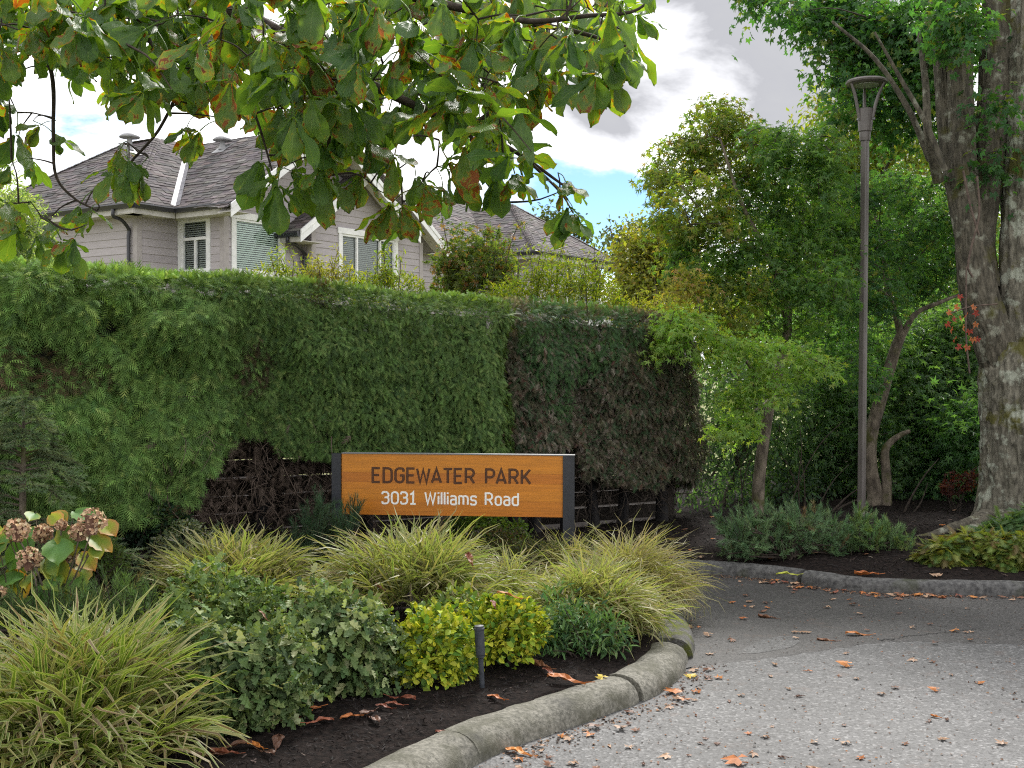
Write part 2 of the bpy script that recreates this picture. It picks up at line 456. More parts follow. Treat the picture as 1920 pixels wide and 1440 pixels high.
# ------------------------------------------------------------------ mesh helpers
class MB:
    def __init__(self):
        self.V, self.C, self.U, self.Fs, self.n = [], [], [], [], 0

    def add(self, v, faces, col=None, uv=None, mi=0):
        v = np.asarray(v, dtype=np.float64).reshape(-1, 3)
        k = len(v)
        if col is None: c = np.ones((k, 3)) * 0.5
        else:
            c = np.asarray(col, dtype=np.float64)
            if c.ndim == 1: c = np.tile(c[:3], (k, 1))
        if uv is None: uv = np.zeros((k, 2))
        self.V.append(v); self.C.append(c); self.U.append(np.asarray(uv, dtype=np.float64))
        if isinstance(faces, np.ndarray): faces = [faces]
        else:
            by = {}
            for f in faces: by.setdefault(len(f), []).append(f)
            faces = [np.array(x) for x in by.values()]
        for f in faces:
            if len(f): self.Fs.append((f + self.n, mi))
        self.n += k

    def box(self, c, sx, sy, sz, R=None, col=None, mi=0):
        p = np.array([[x, y, z] for x in (-.5, .5) for y in (-.5, .5) for z in (-.5, .5)]) * np.array([sx, sy, sz])
        if R is not None: p = p @ np.asarray(R).T
        self.add(p + np.asarray(c), [(0, 1, 3, 2), (4, 6, 7, 5), (0, 4, 5, 1), (2, 3, 7, 6), (0, 2, 6, 4), (1, 5, 7, 3)], col, mi=mi)

    def hexa(self, a, b, mi=0, col=None):
        """prism between polygon a and polygon b (same length, 3-D points)"""
        n = len(a)
        f = [tuple(range(n))[::-1], tuple(range(n, 2 * n))] + [(i, (i + 1) % n, n + (i + 1) % n, n + i) for i in range(n)]
        self.add(np.vstack([a, b]), f, col, mi=mi)

    def tube(self, pts, rad, n=8, cap=True, col=None, mi=0, wob=None):
        pts = np.asarray(pts, dtype=float); k = len(pts)
        rad = np.broadcast_to(np.asarray(rad, dtype=float), (k,))
        t = np.gradient(pts, axis=0); t /= np.linalg.norm(t, axis=1)[:, None] + 1e-9
        ref = np.array([0.0, 0, 1]) if abs(t[0][2]) < 0.9 else np.array([1.0, 0, 0])
        x = np.cross(ref, t[0]); x /= np.linalg.norm(x)
        rings = []
        a = np.linspace(0, 2 * np.pi, n, endpoint=False)
        for i in range(k):
            x = x - t[i] * np.dot(x, t[i]); x /= np.linalg.norm(x) + 1e-9
            y = np.cross(t[i], x)
            r = rad[i] * (np.ones(n) if wob is None else wob(i, a))
            rings.append(pts[i] + (np.cos(a) * r)[:, None] * x + (np.sin(a) * r)[:, None] * y)
        v = np.vstack(rings)
        i = np.arange(k - 1)[:, None]; j = np.arange(n)[None, :]; j2 = (j + 1) % n
        q = np.stack([i * n + j, i * n + j2, (i + 1) * n + j2, (i + 1) * n + j], -1).reshape(-1, 4)
        fs = [q]
        uv = np.stack([np.repeat(np.arange(k), n) / max(k - 1, 1), np.tile(a / 6.283, k)], -1)
        self.add(v, q, col, uv, mi)
        if cap:
            self.add(rings[0], [tuple(range(n))[::-1]], col, mi=mi)
            self.add(rings[-1], [tuple(range(n))], col, mi=mi)

    def build(self, name, mats, parent=None, smooth=False, kind=None):
        me = mesh_of(name, self.V, self.C, self.U, self.Fs, mats, smooth)
        o = bpy.data.objects.new(name, me)
        COL.objects.link(o)
        adopt(o, parent)
        if kind: o['kind'] = kind
        return o


def mesh_of(name, V, C, U, Fs, mats, smooth):
    if not isinstance(mats, (list, tuple)): mats = [mats]
    me = bpy.data.meshes.new(name)
    V = np.vstack(V); C = np.vstack(C); U = np.vstack(U)
    me.vertices.add(len(V)); me.vertices.foreach_set('co', V.ravel())
    li = np.concatenate([f.ravel() for f, _ in Fs])
    lt = np.concatenate([np.full(len(f), f.shape[1]) for f, _ in Fs])
    mi = np.concatenate([np.full(len(f), m) for f, m in Fs])
    ls = np.concatenate([[0], np.cumsum(lt)[:-1]])
    me.loops.add(len(li)); me.loops.foreach_set('vertex_index', li.astype(np.int32))
    me.polygons.add(len(lt)); me.polygons.foreach_set('loop_start', ls.astype(np.int32))
    me.polygons.foreach_set('material_index', mi.astype(np.int32))
    me.polygons.foreach_set('use_smooth', np.full(len(lt), bool(smooth)))
    for m in mats: me.materials.append(MAT[m] if isinstance(m, str) else m)
    ca = me.color_attributes.new('col', 'FLOAT_COLOR', 'POINT')
    ca.data.foreach_set('color', np.hstack([C, np.ones((len(C), 1))]).astype(np.float32).ravel())
    uvl = me.uv_layers.new(name='UVMap')
    uvl.data.foreach_set('uv', U[li].astype(np.float32).ravel())
    me.update(calc_edges=True)
    me.validate()
    return me


def world_loc(o):
    return Vector(o.get('base', (0, 0, 0)))


def adopt(o, parent):
    if parent is None: return
    o.parent = parent
    o.matrix_parent_inverse = Matrix.Translation(-world_loc(parent))


def thing(name, label, cat, loc=(0, 0, 0), group=None):
    o = bpy.data.objects.new(name, None)
    o.empty_display_size = 0.1
    COL.objects.link(o)
    o.location = tuple(float(v) for v in loc)
    o['base'] = [float(v) for v in loc]
    o['label'] = label; o['category'] = cat
    if group: o['group'] = group
    return o


def part_empty(name, parent):
    """an intermediate part whose own pieces follow"""
    o = bpy.data.objects.new(name, None)
    COL.objects.link(o); adopt(o, parent)
    return o


def tag(o, label, cat, group=None):
    o['label'] = label; o['category'] = cat
    if group: o['group'] = group
    return o


def structure(o, label=None):
    o['kind'] = 'structure'
    if label: o['label'] = label
    return o


def nrm(a):
    return a / (np.linalg.norm(a, axis=-1, keepdims=True) + 1e-9)


def frames(tip, hint):
    y = nrm(tip); x = nrm(np.cross(y, hint)); z = np.cross(x, y)
    return np.stack([x, y, z], -1)


def scatter(mb, tmpl, pos, R, scale, col, jit=None):
    """copies of a leaf template merged into one foliage mesh"""
    tv, tf, tuv = tmpl
    n, k = len(pos), len(tv)
    if n == 0: return
    s = np.asarray(scale)
    if s.ndim == 1: s = s[:, None]
    loc = tv[None] * np.broadcast_to(s, (n, s.shape[1]))[:, None, :] if s.shape[1] == 3 else tv[None] * s[:, :, None]
    v = pos[:, None, :] + np.einsum('nij,nkj->nki', R, loc)
    off = (np.arange(n) * k)[:, None, None]
    fs = (tf[None] + off).reshape(-1, tf.shape[1])
    c = np.repeat(col, k, axis=0)
    uv = np.tile(tuv, (n, 1))
    mb.add(v.reshape(-1, 3), fs, c, uv)


def vnoise(p, seed=0):
    """cheap smooth value noise, p (N,3)"""
    p = np.asarray(p, dtype=float)
    i = np.floor(p).astype(np.int64); f = p - i
    f = f * f * (3 - 2 * f)
    r = 0
    for dx in (0, 1):
        for dy in (0, 1):
            for dz in (0, 1):
                h = ((i[:, 0] + dx) * 374761393 + (i[:, 1] + dy) * 668265263 + (i[:, 2] + dz) * 2147483647 + seed * 144665) & 0x7fffffff
                h = (h ^ (h >> 13)) * 1274126177 & 0x7fffffff
                h = ((h ^ (h >> 16)) & 0xffff) / 65535.0
                w = (f[:, 0] if dx else 1 - f[:, 0]) * (f[:, 1] if dy else 1 - f[:, 1]) * (f[:, 2] if dz else 1 - f[:, 2])
                r = r + h * w
    return r


def pick(rs, n, palette):
    """n colours from [(weight, rgb)], jittered"""
    w = np.array([p[0] for p in palette], dtype=float); w /= w.sum()
    c = np.array([p[1] for p in palette])[rs.choice(len(w), n, p=w)]
    return np.clip(c * rs.uniform(0.75, 1.25, (n, 1)) * rs.uniform(0.93, 1.07, (n, 3)), 0.001, 0.9)


def spline(pts, n=40):
    """Catmull-Rom through pts"""
    P = np.asarray(pts, dtype=float)
    if len(P) == 2: return P[0] + (P[1] - P[0]) * np.linspace(0, 1, n)[:, None]
    Q = np.vstack([2 * P[0] - P[1], P, 2 * P[-1] - P[-2]])
    t = np.linspace(0, len(P) - 1 - 1e-6, n); k = t.astype(int); u = (t - k)[:, None]
    a, b, c, d = Q[k], Q[k + 1], Q[k + 2], Q[k + 3]
    return 0.5 * (2 * b + (c - a) * u + (2 * a - 5 * b + 4 * c - d) * u ** 2 + (3 * b - a - 3 * c + d) * u ** 3)


# leaf templates: x width, y towards the tip, z face normal
def t_rows(ys, ws, zs, width, droop):
    """folded blade: single base and tip points, three points on each row between; triangles only"""
    v, uv = [(0, ys[0], 0)], [(0, .5)]
    for y, a, z in zip(ys[1:-1], ws[1:-1], zs[1:-1]):
        for s in (-1, 0, 1):
            v.append((s * a * width, y, abs(s) * z - droop * y * y)); uv.append((y, .5 + .5 * s))
    v.append((0, ys[-1], -droop)); uv.append((1, .5)); n = len(ys) - 2; t = len(v) - 1
    f = [(0, 2, 1), (0, 3, 2)]
    for k in range(n - 1):
        b = 1 + 3 * k
        f += [(b, b + 1, b + 4), (b, b + 4, b + 3), (b + 1, b + 2, b + 5), (b + 1, b + 5, b + 4)]
    b = 1 + 3 * (n - 1)
    f += [(b, b + 1, t), (b + 1, b + 2, t)]
    return np.array(v), np.array(f), np.array(uv)


def t_oval(w=0.42, fold=0.12, droop=0.15):
    return t_rows((0, .36, .72, 1), (0, 1, .8, 0), (0, fold, fold, 0), w * .5, droop)


def t_holly():
    return t_rows((0, .20, .34, .50, .64, .82, 1.0), (0, .48, .27, .52, .28, .36, 0), (0, .10, -.02, .10, -.02, .08, 0), .54, .18)


def t_palm(lobes=5, spread=210, inner=0.30, droop=0.25):
    v = [(0, 0, 0)]; f = []; uv = [(0, .5)]
    angs = np.radians(np.linspace(-spread / 2, spread / 2, lobes))
    step = np.radians(spread / (lobes - 1)) / 2
    for k, a in enumerate(angs):
        L = 1.0 - 0.42 * abs(a) / np.radians(spread / 2)
        for (aa, r, z) in ((a - step, inner, 0.02), (a, L, -droop * L * L), (a + step, inner, 0.02)):
            v.append((math.sin(aa) * r, math.cos(aa) * r, z)); uv.append((r, .5))
        b = 1 + 3 * k
        f += [(0, b + 1, b), (0, b + 2, b + 1)]
    return np.array(v), np.array(f), np.array(uv)


def t_cedar(pairs=7, droop=0.45):
    v, f, uv = [], [], []

    def tri(p, d, L, w):
        d = np.array(d) / np.linalg.norm(d); s = np.array([d[1], -d[0]])
        b = len(v)
        for (x, y) in ((p[0] + s[0] * w, p[1] + s[1] * w), (p[0] - s[0] * w, p[1] - s[1] * w), (p[0] + d[0] * L, p[1] + d[1] * L)):
            v.append((x, y, -droop * y * y - 0.25 * x * x)); uv.append((y, .5))
        f.append((b, b + 1, b + 2))
    for k in range(pairs):
        y = 0.06 + 0.78 * k / pairs
        L = 0.46 * (1 - 0.62 * k / pairs)
        for s in (-1, 1):
            tri((0, y + 0.03 * s), (s * 0.8, 0.75), L, 0.036)
    tri((0, 0), (0, 1), 1.0, 0.035)
    return np.array(v), np.array(f), np.array(uv)


T_OVAL, T_HOLLY, T_MAPLE, T_CEDAR = t_oval(), t_holly(), t_palm(), t_cedar()
T_WIDE = t_oval(0.62, 0.10, 0.2)
T_SIMPLE = (np.array([(0, 0, 0), (.27, .5, .06), (0, 1, -.12), (-.27, .5, .06)]), np.array([[0, 1, 2], [0, 2, 3]]), np.array([(0, .5), (.5, 1), (1, .5), (.5, 0)]))
T_SLIM = t_oval(0.24, 0.06, 0.25)
T_BIGMAPLE = t_palm(5, 230, 0.46, 0.3)

# ------------------------------------------------------------------ ground, road, kerbs
def P2(px, py, z=0.0): return gnd(px, py, z)[:2]


KERB_NEAR = spline([(-2.3, 1.9), (-1.0, 3.35), P2(883, 1440), P2(975, 1398), P2(1058, 1369), P2(1142, 1340), P2(1225, 1307), P2(1275, 1273), P2(1293, 1240)], 90)
KERB_BACK = spline([P2(1293, 1240) + np.array([0.03, 0.05]), P2(1304, 1212), P2(1292, 1185), P2(1266, 1160), P2(1246, 1130), (1.05, 8.3), (1.10, 8.85), (1.25, 9.10)], 50)
KERB_FAR = spline([(1.27, 9.11), P2(1361, 1081), P2(1458, 1090), P2(1562, 1106), P2(1683, 1116), P2(1920, 1120), (5.2, 8.0), (9.0, 7.6), (13.0, 7.4)], 110)
EDGE = np.vstack([KERB_NEAR, KERB_BACK, KERB_FAR])
ROADPOLY = np.vstack([EDGE, [(13.0, -4), (-2.3, -4)]])


def inside(poly, x, y):
    x = np.asarray(x); y = np.asarray(y)
    c = np.zeros(x.shape, bool)
    j = len(poly) - 1
    for i in range(len(poly)):
        xi, yi = poly[i]; xj, yj = poly[j]
        if yi != yj:
            m = ((yi > y) != (yj > y)) & (x < (xj - xi) * (y - yi) / (yj - yi) + xi)
            c ^= m
        j = i
    return c


EDGE_S = EDGE[::2]


def edge_dist(x, y):
    p = np.stack([np.ravel(x), np.ravel(y)], -1)
    d = np.full(len(p), 1e9)
    for a, b in zip(EDGE_S[:-1], EDGE_S[1:]):
        ab = b - a; t = np.clip(((p - a) @ ab) / (ab @ ab + 1e-9), 0, 1)
        d = np.minimum(d, np.linalg.norm(p - a - t[:, None] * ab, axis=1))
    return d.reshape(np.shape(x))


def trunk_y(x): return 10.2 + 0.55 * x          # line of the hedge trunks


def bed_z(x, y):
    x = np.atleast_1d(np.asarray(x, float)); y = np.atleast_1d(np.asarray(y, float))
    d = edge_dist(x, y)
    far = np.clip((y - trunk_y(x) - 0.1) / 0.5, 0, 1)
    z = 0.068 + 0.115 * (1 - np.exp(-d / 0.9)) - 0.10 * far * (x < 3.0)
    q = np.stack([x.ravel() * 3, y.ravel() * 3, x.ravel() * 0], -1)
    z = z + (vnoise(q, 3).reshape(x.shape) - .5) * 0.035 + (vnoise(q * 5, 5).reshape(x.shape) - .5) * 0.014
    return z


def bz(x, y): return float(bed_z(x, y)[0])


m = MB(); m.add([(-400, -60, -0.12), (400, -60, -0.12), (400, 700, -0.12), (-400, 700, -0.12)], [(0, 1, 2, 3)])
structure(m.build('ground', 'lawn'), 'dull green ground running off beyond the fence and house')
m = MB(); m.add([(-3.2, -4, 0), (13, -4, 0), (13, 9.6, 0), (-3.2, 9.6, 0)], [(0, 1, 2, 3)])
structure(m.build('road', 'road'), 'pale grey coarse asphalt road in front')
# darker newer asphalt of the driveway, its ragged edge a few millimetres proud
front = spline([P2(1296, 1252), P2(1330, 1243), P2(1401, 1235), P2(1482, 1226), P2(1562, 1214), P2(1643, 1203), P2(1700, 1200), P2(1804, 1203), P2(1920, 1206), (5.2, 6.7), (13, 6.6)], 90)
front = front + np.stack([np.zeros(90), (vnoise(np.stack([np.arange(90) * .9] * 3, -1), 4) - .5) * 0.05], -1)
poly = np.vstack([front, [(13, 9.5), (0.85, 9.5), (0.9, 6.2)]])
m = MB(); k = len(poly)
m.add(np.hstack([poly, np.full((k, 1), 0.006)]), [tuple(range(k))])
m.add(np.vstack([np.hstack([front + np.array([0, -.035]), np.full((90, 1), 0.0005)]), np.hstack([front, np.full((90, 1), 0.006)])]), [(i, i + 1, 91 + i, 90 + i) for i in range(89)])
structure(m.build('driveway', 'drive'), 'dark asphalt driveway strip along the far kerb')
pp = np.array([1.0, 1.0]) * spline([P2(1385, 1236), P2(1420, 1216), P2(1460, 1203), P2(1500, 1202), P2(1506, 1213), P2(1482, 1225), P2(1430, 1233), P2(1385, 1236)], 40)[:-1]
pp = pp + np.array([0.0, .09]) + (np.stack([vnoise(np.stack([np.arange(39) * .8] * 3, -1), 14), vnoise(np.stack([np.arange(39) * .8] * 3, -1), 15)], -1) - .5) * .04
m = MB(); m.add(np.hstack([pp, np.full((39, 1), 0.0074)]), [tuple(range(39))])
structure(m.build('asphalt_patch', 'patch'), 'small pale patch at the edge of the dark asphalt')
# crack running on across the dark asphalt
ck = spline([P2(1650, 1203), P2(1700, 1196), P2(1740, 1191), P2(1790, 1186), P2(1830, 1181)], 60)
ck = ck + np.stack([np.zeros(60), (vnoise(np.stack([np.arange(60) * 1.3] * 3, -1), 9) - .5) * 0.06], -1)
m = MB()
wv = 0.0015 + 0.005 * vnoise(np.stack([np.arange(60) * .7] * 3, -1), 2)
m.add(np.vstack([np.hstack([ck - np.stack([wv * 0, wv], -1), np.full((60, 1), 0.0095)]), np.hstack([ck + np.stack([wv * 0, wv], -1), np.full((60, 1), 0.0095)])]),
      [(i, i + 1, 61 + i, 60 + i) for i in range(59)])
structure(m.build('road_crack', 'crack'), 'dark crack across the driveway asphalt')

# planting beds: one height field, sunk below the road where the road runs
gx, gy = np.meshgrid(np.arange(-6.5, 9.01, 0.06), np.arange(1.9, 16.5, 0.06))
ins = inside(ROADPOLY, gx, gy)
d = edge_dist(gx, gy)
gz = bed_z(gx.ravel(), gy.ravel()).reshape(gx.shape)
gz = np.where(d < np.where(gy < 7.6, 0.16, 0.09), -0.06, gz)
gz[ins] = -0.06
m = MB(); ny, nx = gx.shape
idx = np.arange(ny * nx).reshape(ny, nx)
q = np.stack([idx[:-1, :-1], idx[:-1, 1:], idx[1:, 1:], idx[1:, :-1]], -1).reshape(-1, 4)
keep = ~(ins.ravel()[q].all(1))
m.add(np.stack([gx, gy, gz], -1).reshape(-1, 3), q[keep])
structure(m.build('planting_bed', 'mulch', smooth=True), 'dark bark mulch bed around the sign and under the trees')


def kerb_sweep(path, prof, seed, amp=0.006):
    path = np.asarray(path); k = len(path)
    t = np.gradient(path, axis=0); t = nrm(t); nn = np.stack([-t[:, 1], t[:, 0]], -1)
    prof = np.array(prof); j = len(prof)
    v = np.zeros((k, j, 3))
    v[:, :, :2] = path[:, None] + nn[:, None] * prof[None, :, :1]
    v[:, :, 2] = prof[None, :, 1]
    nz = vnoise(v.reshape(-1, 3) * 14, seed).reshape(k, j) - .5
    v[:, :, 2] += nz * amp * 2 * (prof[None, :, 1] > 0.03)
    v[:, :, :2] += nn[:, None] * (vnoise(v.reshape(-1, 3) * 11, seed + 1).reshape(k, j, 1) - .5) * amp * 2
    i = np.arange(k - 1)[:, None]; jj = np.arange(j - 1)[None]
    q = np.stack([i * j + jj, (i + 1) * j + jj, (i + 1) * j + jj + 1, i * j + jj + 1], -1).reshape(-1, 4)
    return v.reshape(-1, 3), q, [tuple(range(j)), tuple(range((k - 1) * j, k * j))[::-1]]


PROF = [(0, -0.03), (0.004, 0.022), (0.012, 0.050), (0.032, 0.078), (0.066, 0.097), (0.108, 0.106), (0.152, 0.106), (0.192, 0.098), (0.222, 0.082), (0.234, 0.06), (0.238, -0.03)]
PROF2 = [(0, -0.03), (0.006, 0.05), (0.02, 0.082), (0.05, 0.096), (0.11, 0.098), (0.14, 0.085), (0.145, -0.03)]


def resample(path, step):
    s = np.concatenate([[0], np.cumsum(np.linalg.norm(np.diff(path, axis=0), axis=1))])
    u = np.linspace(0, s[-1], max(3, int(s[-1] / step) + 1))
    return np.stack([np.interp(u, s, path[:, 0]), np.interp(u, s, path[:, 1])], -1), u


def kerb(name, label, runs):
    root = bpy.data.objects.new(name, None); COL.objects.link(root)
    structure(root, label)
    for path, cuts, prof, mat in runs:
        P, u = resample(path, 0.04)
        cuts = [0] + cuts + [u[-1] + 1]
        for a, b in zip(cuts[:-1], cuts[1:]):
            sel = (u >= a - 0.03) & (u <= b - 0.016)
            if sel.sum() < 3: continue
            m = MB(); v, q, caps = kerb_sweep(P[sel], prof, int(a * 10) + 3)
            m.add(v, q); m.add(v, caps)
            m.build('kerb_stone', mat, root, smooth=True)


kerb('kerb', 'rounded concrete kerb curving round the planted corner', [
    (KERB_NEAR, [1.1, 2.35, 3.6, 4.75, 5.6], PROF, 'kerb'), (KERB_BACK, [0.95], [(a, b * 1.05) for a, b in PROF], 'kerb_moss')])
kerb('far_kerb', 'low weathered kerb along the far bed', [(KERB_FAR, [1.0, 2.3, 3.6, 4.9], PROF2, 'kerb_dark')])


def add_soft_bark(n, region, seed, size):
    rs = np.random.RandomState(seed)
    x = rs.uniform(region[0], region[1], n * 3); y = rs.uniform(region[2], region[3], n * 3)
    ok = ~inside(ROADPOLY, x, y) & (edge_dist(x, y) > 0.25) & (y < trunk_y(x) + 0.5 + 9 * (x > 2))
    x, y = x[ok][:n], y[ok][:n]
    z = bed_z(x, y) + rs.uniform(0.0, 0.012, len(x))
    tip = rs.normal(size=(len(x), 3)); tip[:, 2] *= 0.3
    R = frames(tip, np.array([0, 0, 1.0]) + rs.normal(size=(len(x), 3)) * 0.35)
    col = pick(rs, len(x), [(6, (0.010, 0.0075, 0.0075)), (4, (0.020, 0.014, 0.0125)), (1, (0.042, 0.028, 0.024)), (.25, (0.12, 0.09, 0.075))])
    tv = np.array([(-.5, -1, 0), (.5, -.9, 0.1), (.55, 1, 0), (-.4, .9, .1)]) * np.array([0.35, 1, 1])
    m = MB()
    scatter(m, (tv, np.array([[0, 1, 2, 3]]), np.zeros((4, 2))), np.stack([x, y, z], -1), R, rs.uniform(.5, 1.3, len(x)) * size, col)
    return m


m = add_soft_bark(9000, (-2.2, 1.4, 3.6, 7.2), 5, 0.013)
o = m.build('mulch_chips', 'mulchchip', kind='stuff'); o['label'] = 'bark mulch chips on the bed beside the kerb'
m = add_soft_bark(9000, (-0.5, 6.0, 8.2, 12.5), 6, 0.020)
o = m.build('mulch_chips', 'mulchchip', kind='stuff'); o['label'] = 'bark mulch chips on the bed under the trees'

# ------------------------------------------------------------------ the house
TH = math.radians(56)
HU = np.array([math.cos(TH), math.sin(TH), 0.0]); HV = np.array([-math.sin(TH), math.cos(TH), 0.0]); HZ = np.array([0, 0, 1.0])
LAP = 0.178
A_ = np.array([-8.55, 26.8, 0.0]); BC = A_ + 1.18 * HU
W1 = BC - 1.567 * HV; G2 = np.array([-4.92, 28.84, 0.0])
EZ, PZ = 5.3, 0.70           # eaves height, roof pitch
house = thing('house', 'mauve grey two-storey lap sided house behind the hedge with two white gables', 'house', (-6, 30, 0))


def clip_rows(z0, z1, outline):
    """rows of siding between z0 and z1; outline(z) -> (a, b) extent at that height or None"""
    rows = []; z = z0
    while z < z1 - 0.02:
        rows.append((z, min(z + LAP, z1))); z += LAP
    return rows


def wall(org, dirv, nvec, length, z0, z1, openings=(), gable=None, name='wall'):
    """lap siding on a backing sheet. openings: (s0,s1,z0,z1). gable: (s_mid, z_peak, slope)"""
    def ext(z):
        if gable is None or z <= gable[3]: return 0.0, length
        w = (gable[1] - z) / gable[2]
        return max(0.0, gable[0] - w), min(length, gable[0] + w)
    back = MB(); pls = []
    for (a, b) in clip_rows(z0, z1, None):
        l0, r0 = ext(a); l1, r1 = ext(b)
        if r0 - l0 < 0.05: continue
        segs = [(l0, r0, l1, r1)]
        for (s0, s1, oz0, oz1) in openings:
            mid = (a + b) / 2
            if oz0 < mid < oz1:
                ns = []
                for (x0, x1, y0, y1) in segs:
                    if x1 <= s0 or x0 >= s1: ns.append((x0, x1, y0, y1)); continue
                    if s0 > x0: ns.append((x0, s0, y0, s0))
                    if s1 < x1: ns.append((s1, x1, s1, y1))
                segs = ns
        for (x0, x1, y0, y1) in segs:
            if x1 - x0 < 0.02: continue
            if y1 <= y0: y0 = y1 = (y0 + y1) / 2
            P = lambda s, z, d: org + dirv * s + HZ * z + nvec * d
            back.add([P(x0, a, -0.03), P(x1, a, -0.03), P(y1, b, -0.03), P(y0, b, -0.03)], [(0, 1, 2, 3)])
            e = 0.003
            pls.append([P(x0 + e, a, 0.0), P(x1 - e, a, 0.0), P(x1 - e, a, 0.024), P(x0 + e, a, 0.024),
                        P(y0 + e, b, -0.012), P(y1 - e, b, -0.012), P(y1 - e, b, 0.006), P(y0 + e, b, 0.006)])
    w = back.build(name, 'siding', house)
    for p in pls:
        m = MB(); m.add(p, [(0, 1, 2, 3)[::-1], (4, 5, 6, 7), (3, 2, 6, 7), (0, 3, 7, 4), (1, 5, 6, 2), (0, 4, 5, 1)])
        m.build('plank', 'siding', w)
    return w


def obox(parent, name, mat, org, d, n, s0, s1, z0, z1, d0, d1):
    """box given along a wall: s range, height range, depth range"""
    m = MB()
    pts = [org + d * s + HZ * z + n * q for q in (d0, d1) for (s, z) in ((s0, z0), (s1, z0), (s1, z1), (s0, z1))]
    m.hexa(np.array(pts[:4]), np.array(pts[4:]))
    return m.build(name, mat, parent)


def window(org, d, n, s0, s1, z0, z1, lights, transom=None, blind='blind', tilt=0.012, head=True):
    win = part_empty('window', house)
    C = 0.11
    obox(win, 'casing', 'white', org, d, n, s0, s0 + C, z0, z1, -0.02, 0.045)
    obox(win, 'casing', 'white', org, d, n, s1 - C, s1, z0, z1, -0.02, 0.045)
    obox(win, 'casing', 'white', org, d, n, s0 - 0.04, s1 + 0.04, z1 + .002, z1 + 0.15, -0.02, 0.052)
    obox(win, 'sill', 'white', org, d, n, s0 - 0.03, s1 + 0.03, z0 - 0.09, z0 - .002, -0.02, 0.06)
    a, b, c, e = s0 + C + .002, s1 - C - .002, z0 + .002, z1 - .002
    f = 0.05
    m = MB()
    for (x0, x1, y0, y1) in ((a, a + f, c, e), (b - f, b, c, e), (a + f, b - f, c, c + f), (a + f, b - f, e - f, e)):
        pts = [org + d * s + HZ * z + n * q for q in (-0.06, 0.022) for (s, z) in ((x0, y0), (x1, y0), (x1, y1), (x0, y1))]
        m.hexa(np.array(pts[:4]), np.array(pts[4:]))
    m.build('frame', 'white', win)
    if transom:
        obox(win, 'transom', 'white', org, d, n, a + f, b - f, transom - .035, transom + .035, -0.05, 0.024)
    top = transom - .035 if transom else e - f
    for x in lights:
        obox(win, 'mullion', 'white', org, d, n, x - .03, x + .03, c + f, top, -0.05, 0.020)
    m = MB(); m.add([org + d * s + HZ * z - n * 0.03 for (s, z) in ((a, c), (b, c), (b, e), (a, e))], [(0, 1, 2, 3)])
    m.build('pane', 'glass', win)
    m = MB(); z = c + 0.03
    while z < e - 0.03:
        pts = [org + d * s + HZ * zz - n * q for (s, zz, q) in ((a + .02, z, .07), (b - .02, z, .07), (b - .02, z + 0.031, .07 + tilt), (a + .02, z + 0.031, .07 + tilt))]
        m.add(pts, [(0, 1, 2, 3)])
        z += 0.05
    m.build('blind', blind, win)
    m = MB()       # room behind
    q = [org + d * s + HZ * zz - n * w for w in (.062, 1.3) for (s, zz) in ((a, c), (b, c), (b, e), (a, e))]
    m.add(q, [(4, 5, 6, 7), (0, 4, 7, 3), (1, 2, 6, 5), (3, 7, 6, 2), (0, 1, 5, 4)])
    m.build('room', 'room', win)
    return win


NV, NU = -HU, -HV      # outward faces: walls along V look towards -U, walls along U look towards -V
Z0 = 1.2
wall(A_ + 6.4 * HV, -HV, NV, 6.4, Z0, EZ)                                                  # A
wall(A_, HU, NU, 1.18, Z0, EZ)                                                             # B
wall(BC, -HV, NV, 1.567, Z0, EZ, [(0.03, 1.14, 3.86, 5.16)])                               # C
window(BC, -HV, NV, 0.03, 1.14, 3.86, 5.06, [0.60], 4.62, 'blind_dim', 0.02)
wall(W1, HU, NU, 5.4, Z0, 7.3, [(0.2, 1.9, 3.86, 5.2)], (2.70, 7.36, PZ, EZ - .1))        # gable one
window(W1, HU, NU, 0.2, 1.9, 3.86, 5.06, [], None, 'blind', 0.006)
G2S = G2 + 0.35 * HV
wall(G2S, -HV, NV, 0.35, Z0, 4.9)
wall(G2, HU, NU, 4.32, Z0, 6.6, [(0.95, 3.27, 3.7, 5.13)], (2.16, 6.62, PZ, 5.1))          # gable two
window(G2, HU, NU, 0.95, 3.27, 3.7, 5.0, [1.66, 2.57], None, 'blind_dim', 0.004)
G2R = G2 + 4.32 * HU
wall(G2R + 2.2 * HV, -HV, HU, 2.2, Z0, 5.0)
K3 = np.array([0.77, 36.8, 0.0]) + 0.45 * HU + 0.45 * HV                                    # right wing corner
wall(K3 + 1.9 * HV, -HV, NV, 1.9, Z0, EZ)
wall(K3, HU, NU, 4.3, Z0, EZ, [(2.0, 3.5, 3.6, 4.9)])
window(K3, HU, NU, 2.0, 3.5, 3.6, 4.8, [2.75], None, 'blind_dim', 0.01)
MID = K3 + 1.9 * HV - 6.5 * HU
wall(MID, HU, NU, 6.5, Z0, EZ, [(1.2, 2.2, 3.4, 4.9)])
window(MID, HU, NU, 1.2, 2.2, 3.4, 4.8, [1.7], None, 'blind_dim', 0.01)
for (o_, d_, n_, s_) in ((A_, -HV, NV, -0.0), ):
    pass


def cornerboard(p, z0, z1, w=0.11):
    m = MB(); q = p + (NV + NU) * 0.0
    a = [q + NV * i + NU * j for (i, j) in ((.034, .034), (-w, .034), (-w, -w), (.034, -w))]
    m.hexa(np.array([x + HZ * z0 for x in a]), np.array([x + HZ * z1 for x in a]))
    m.build('corner_board', 'corner', house)


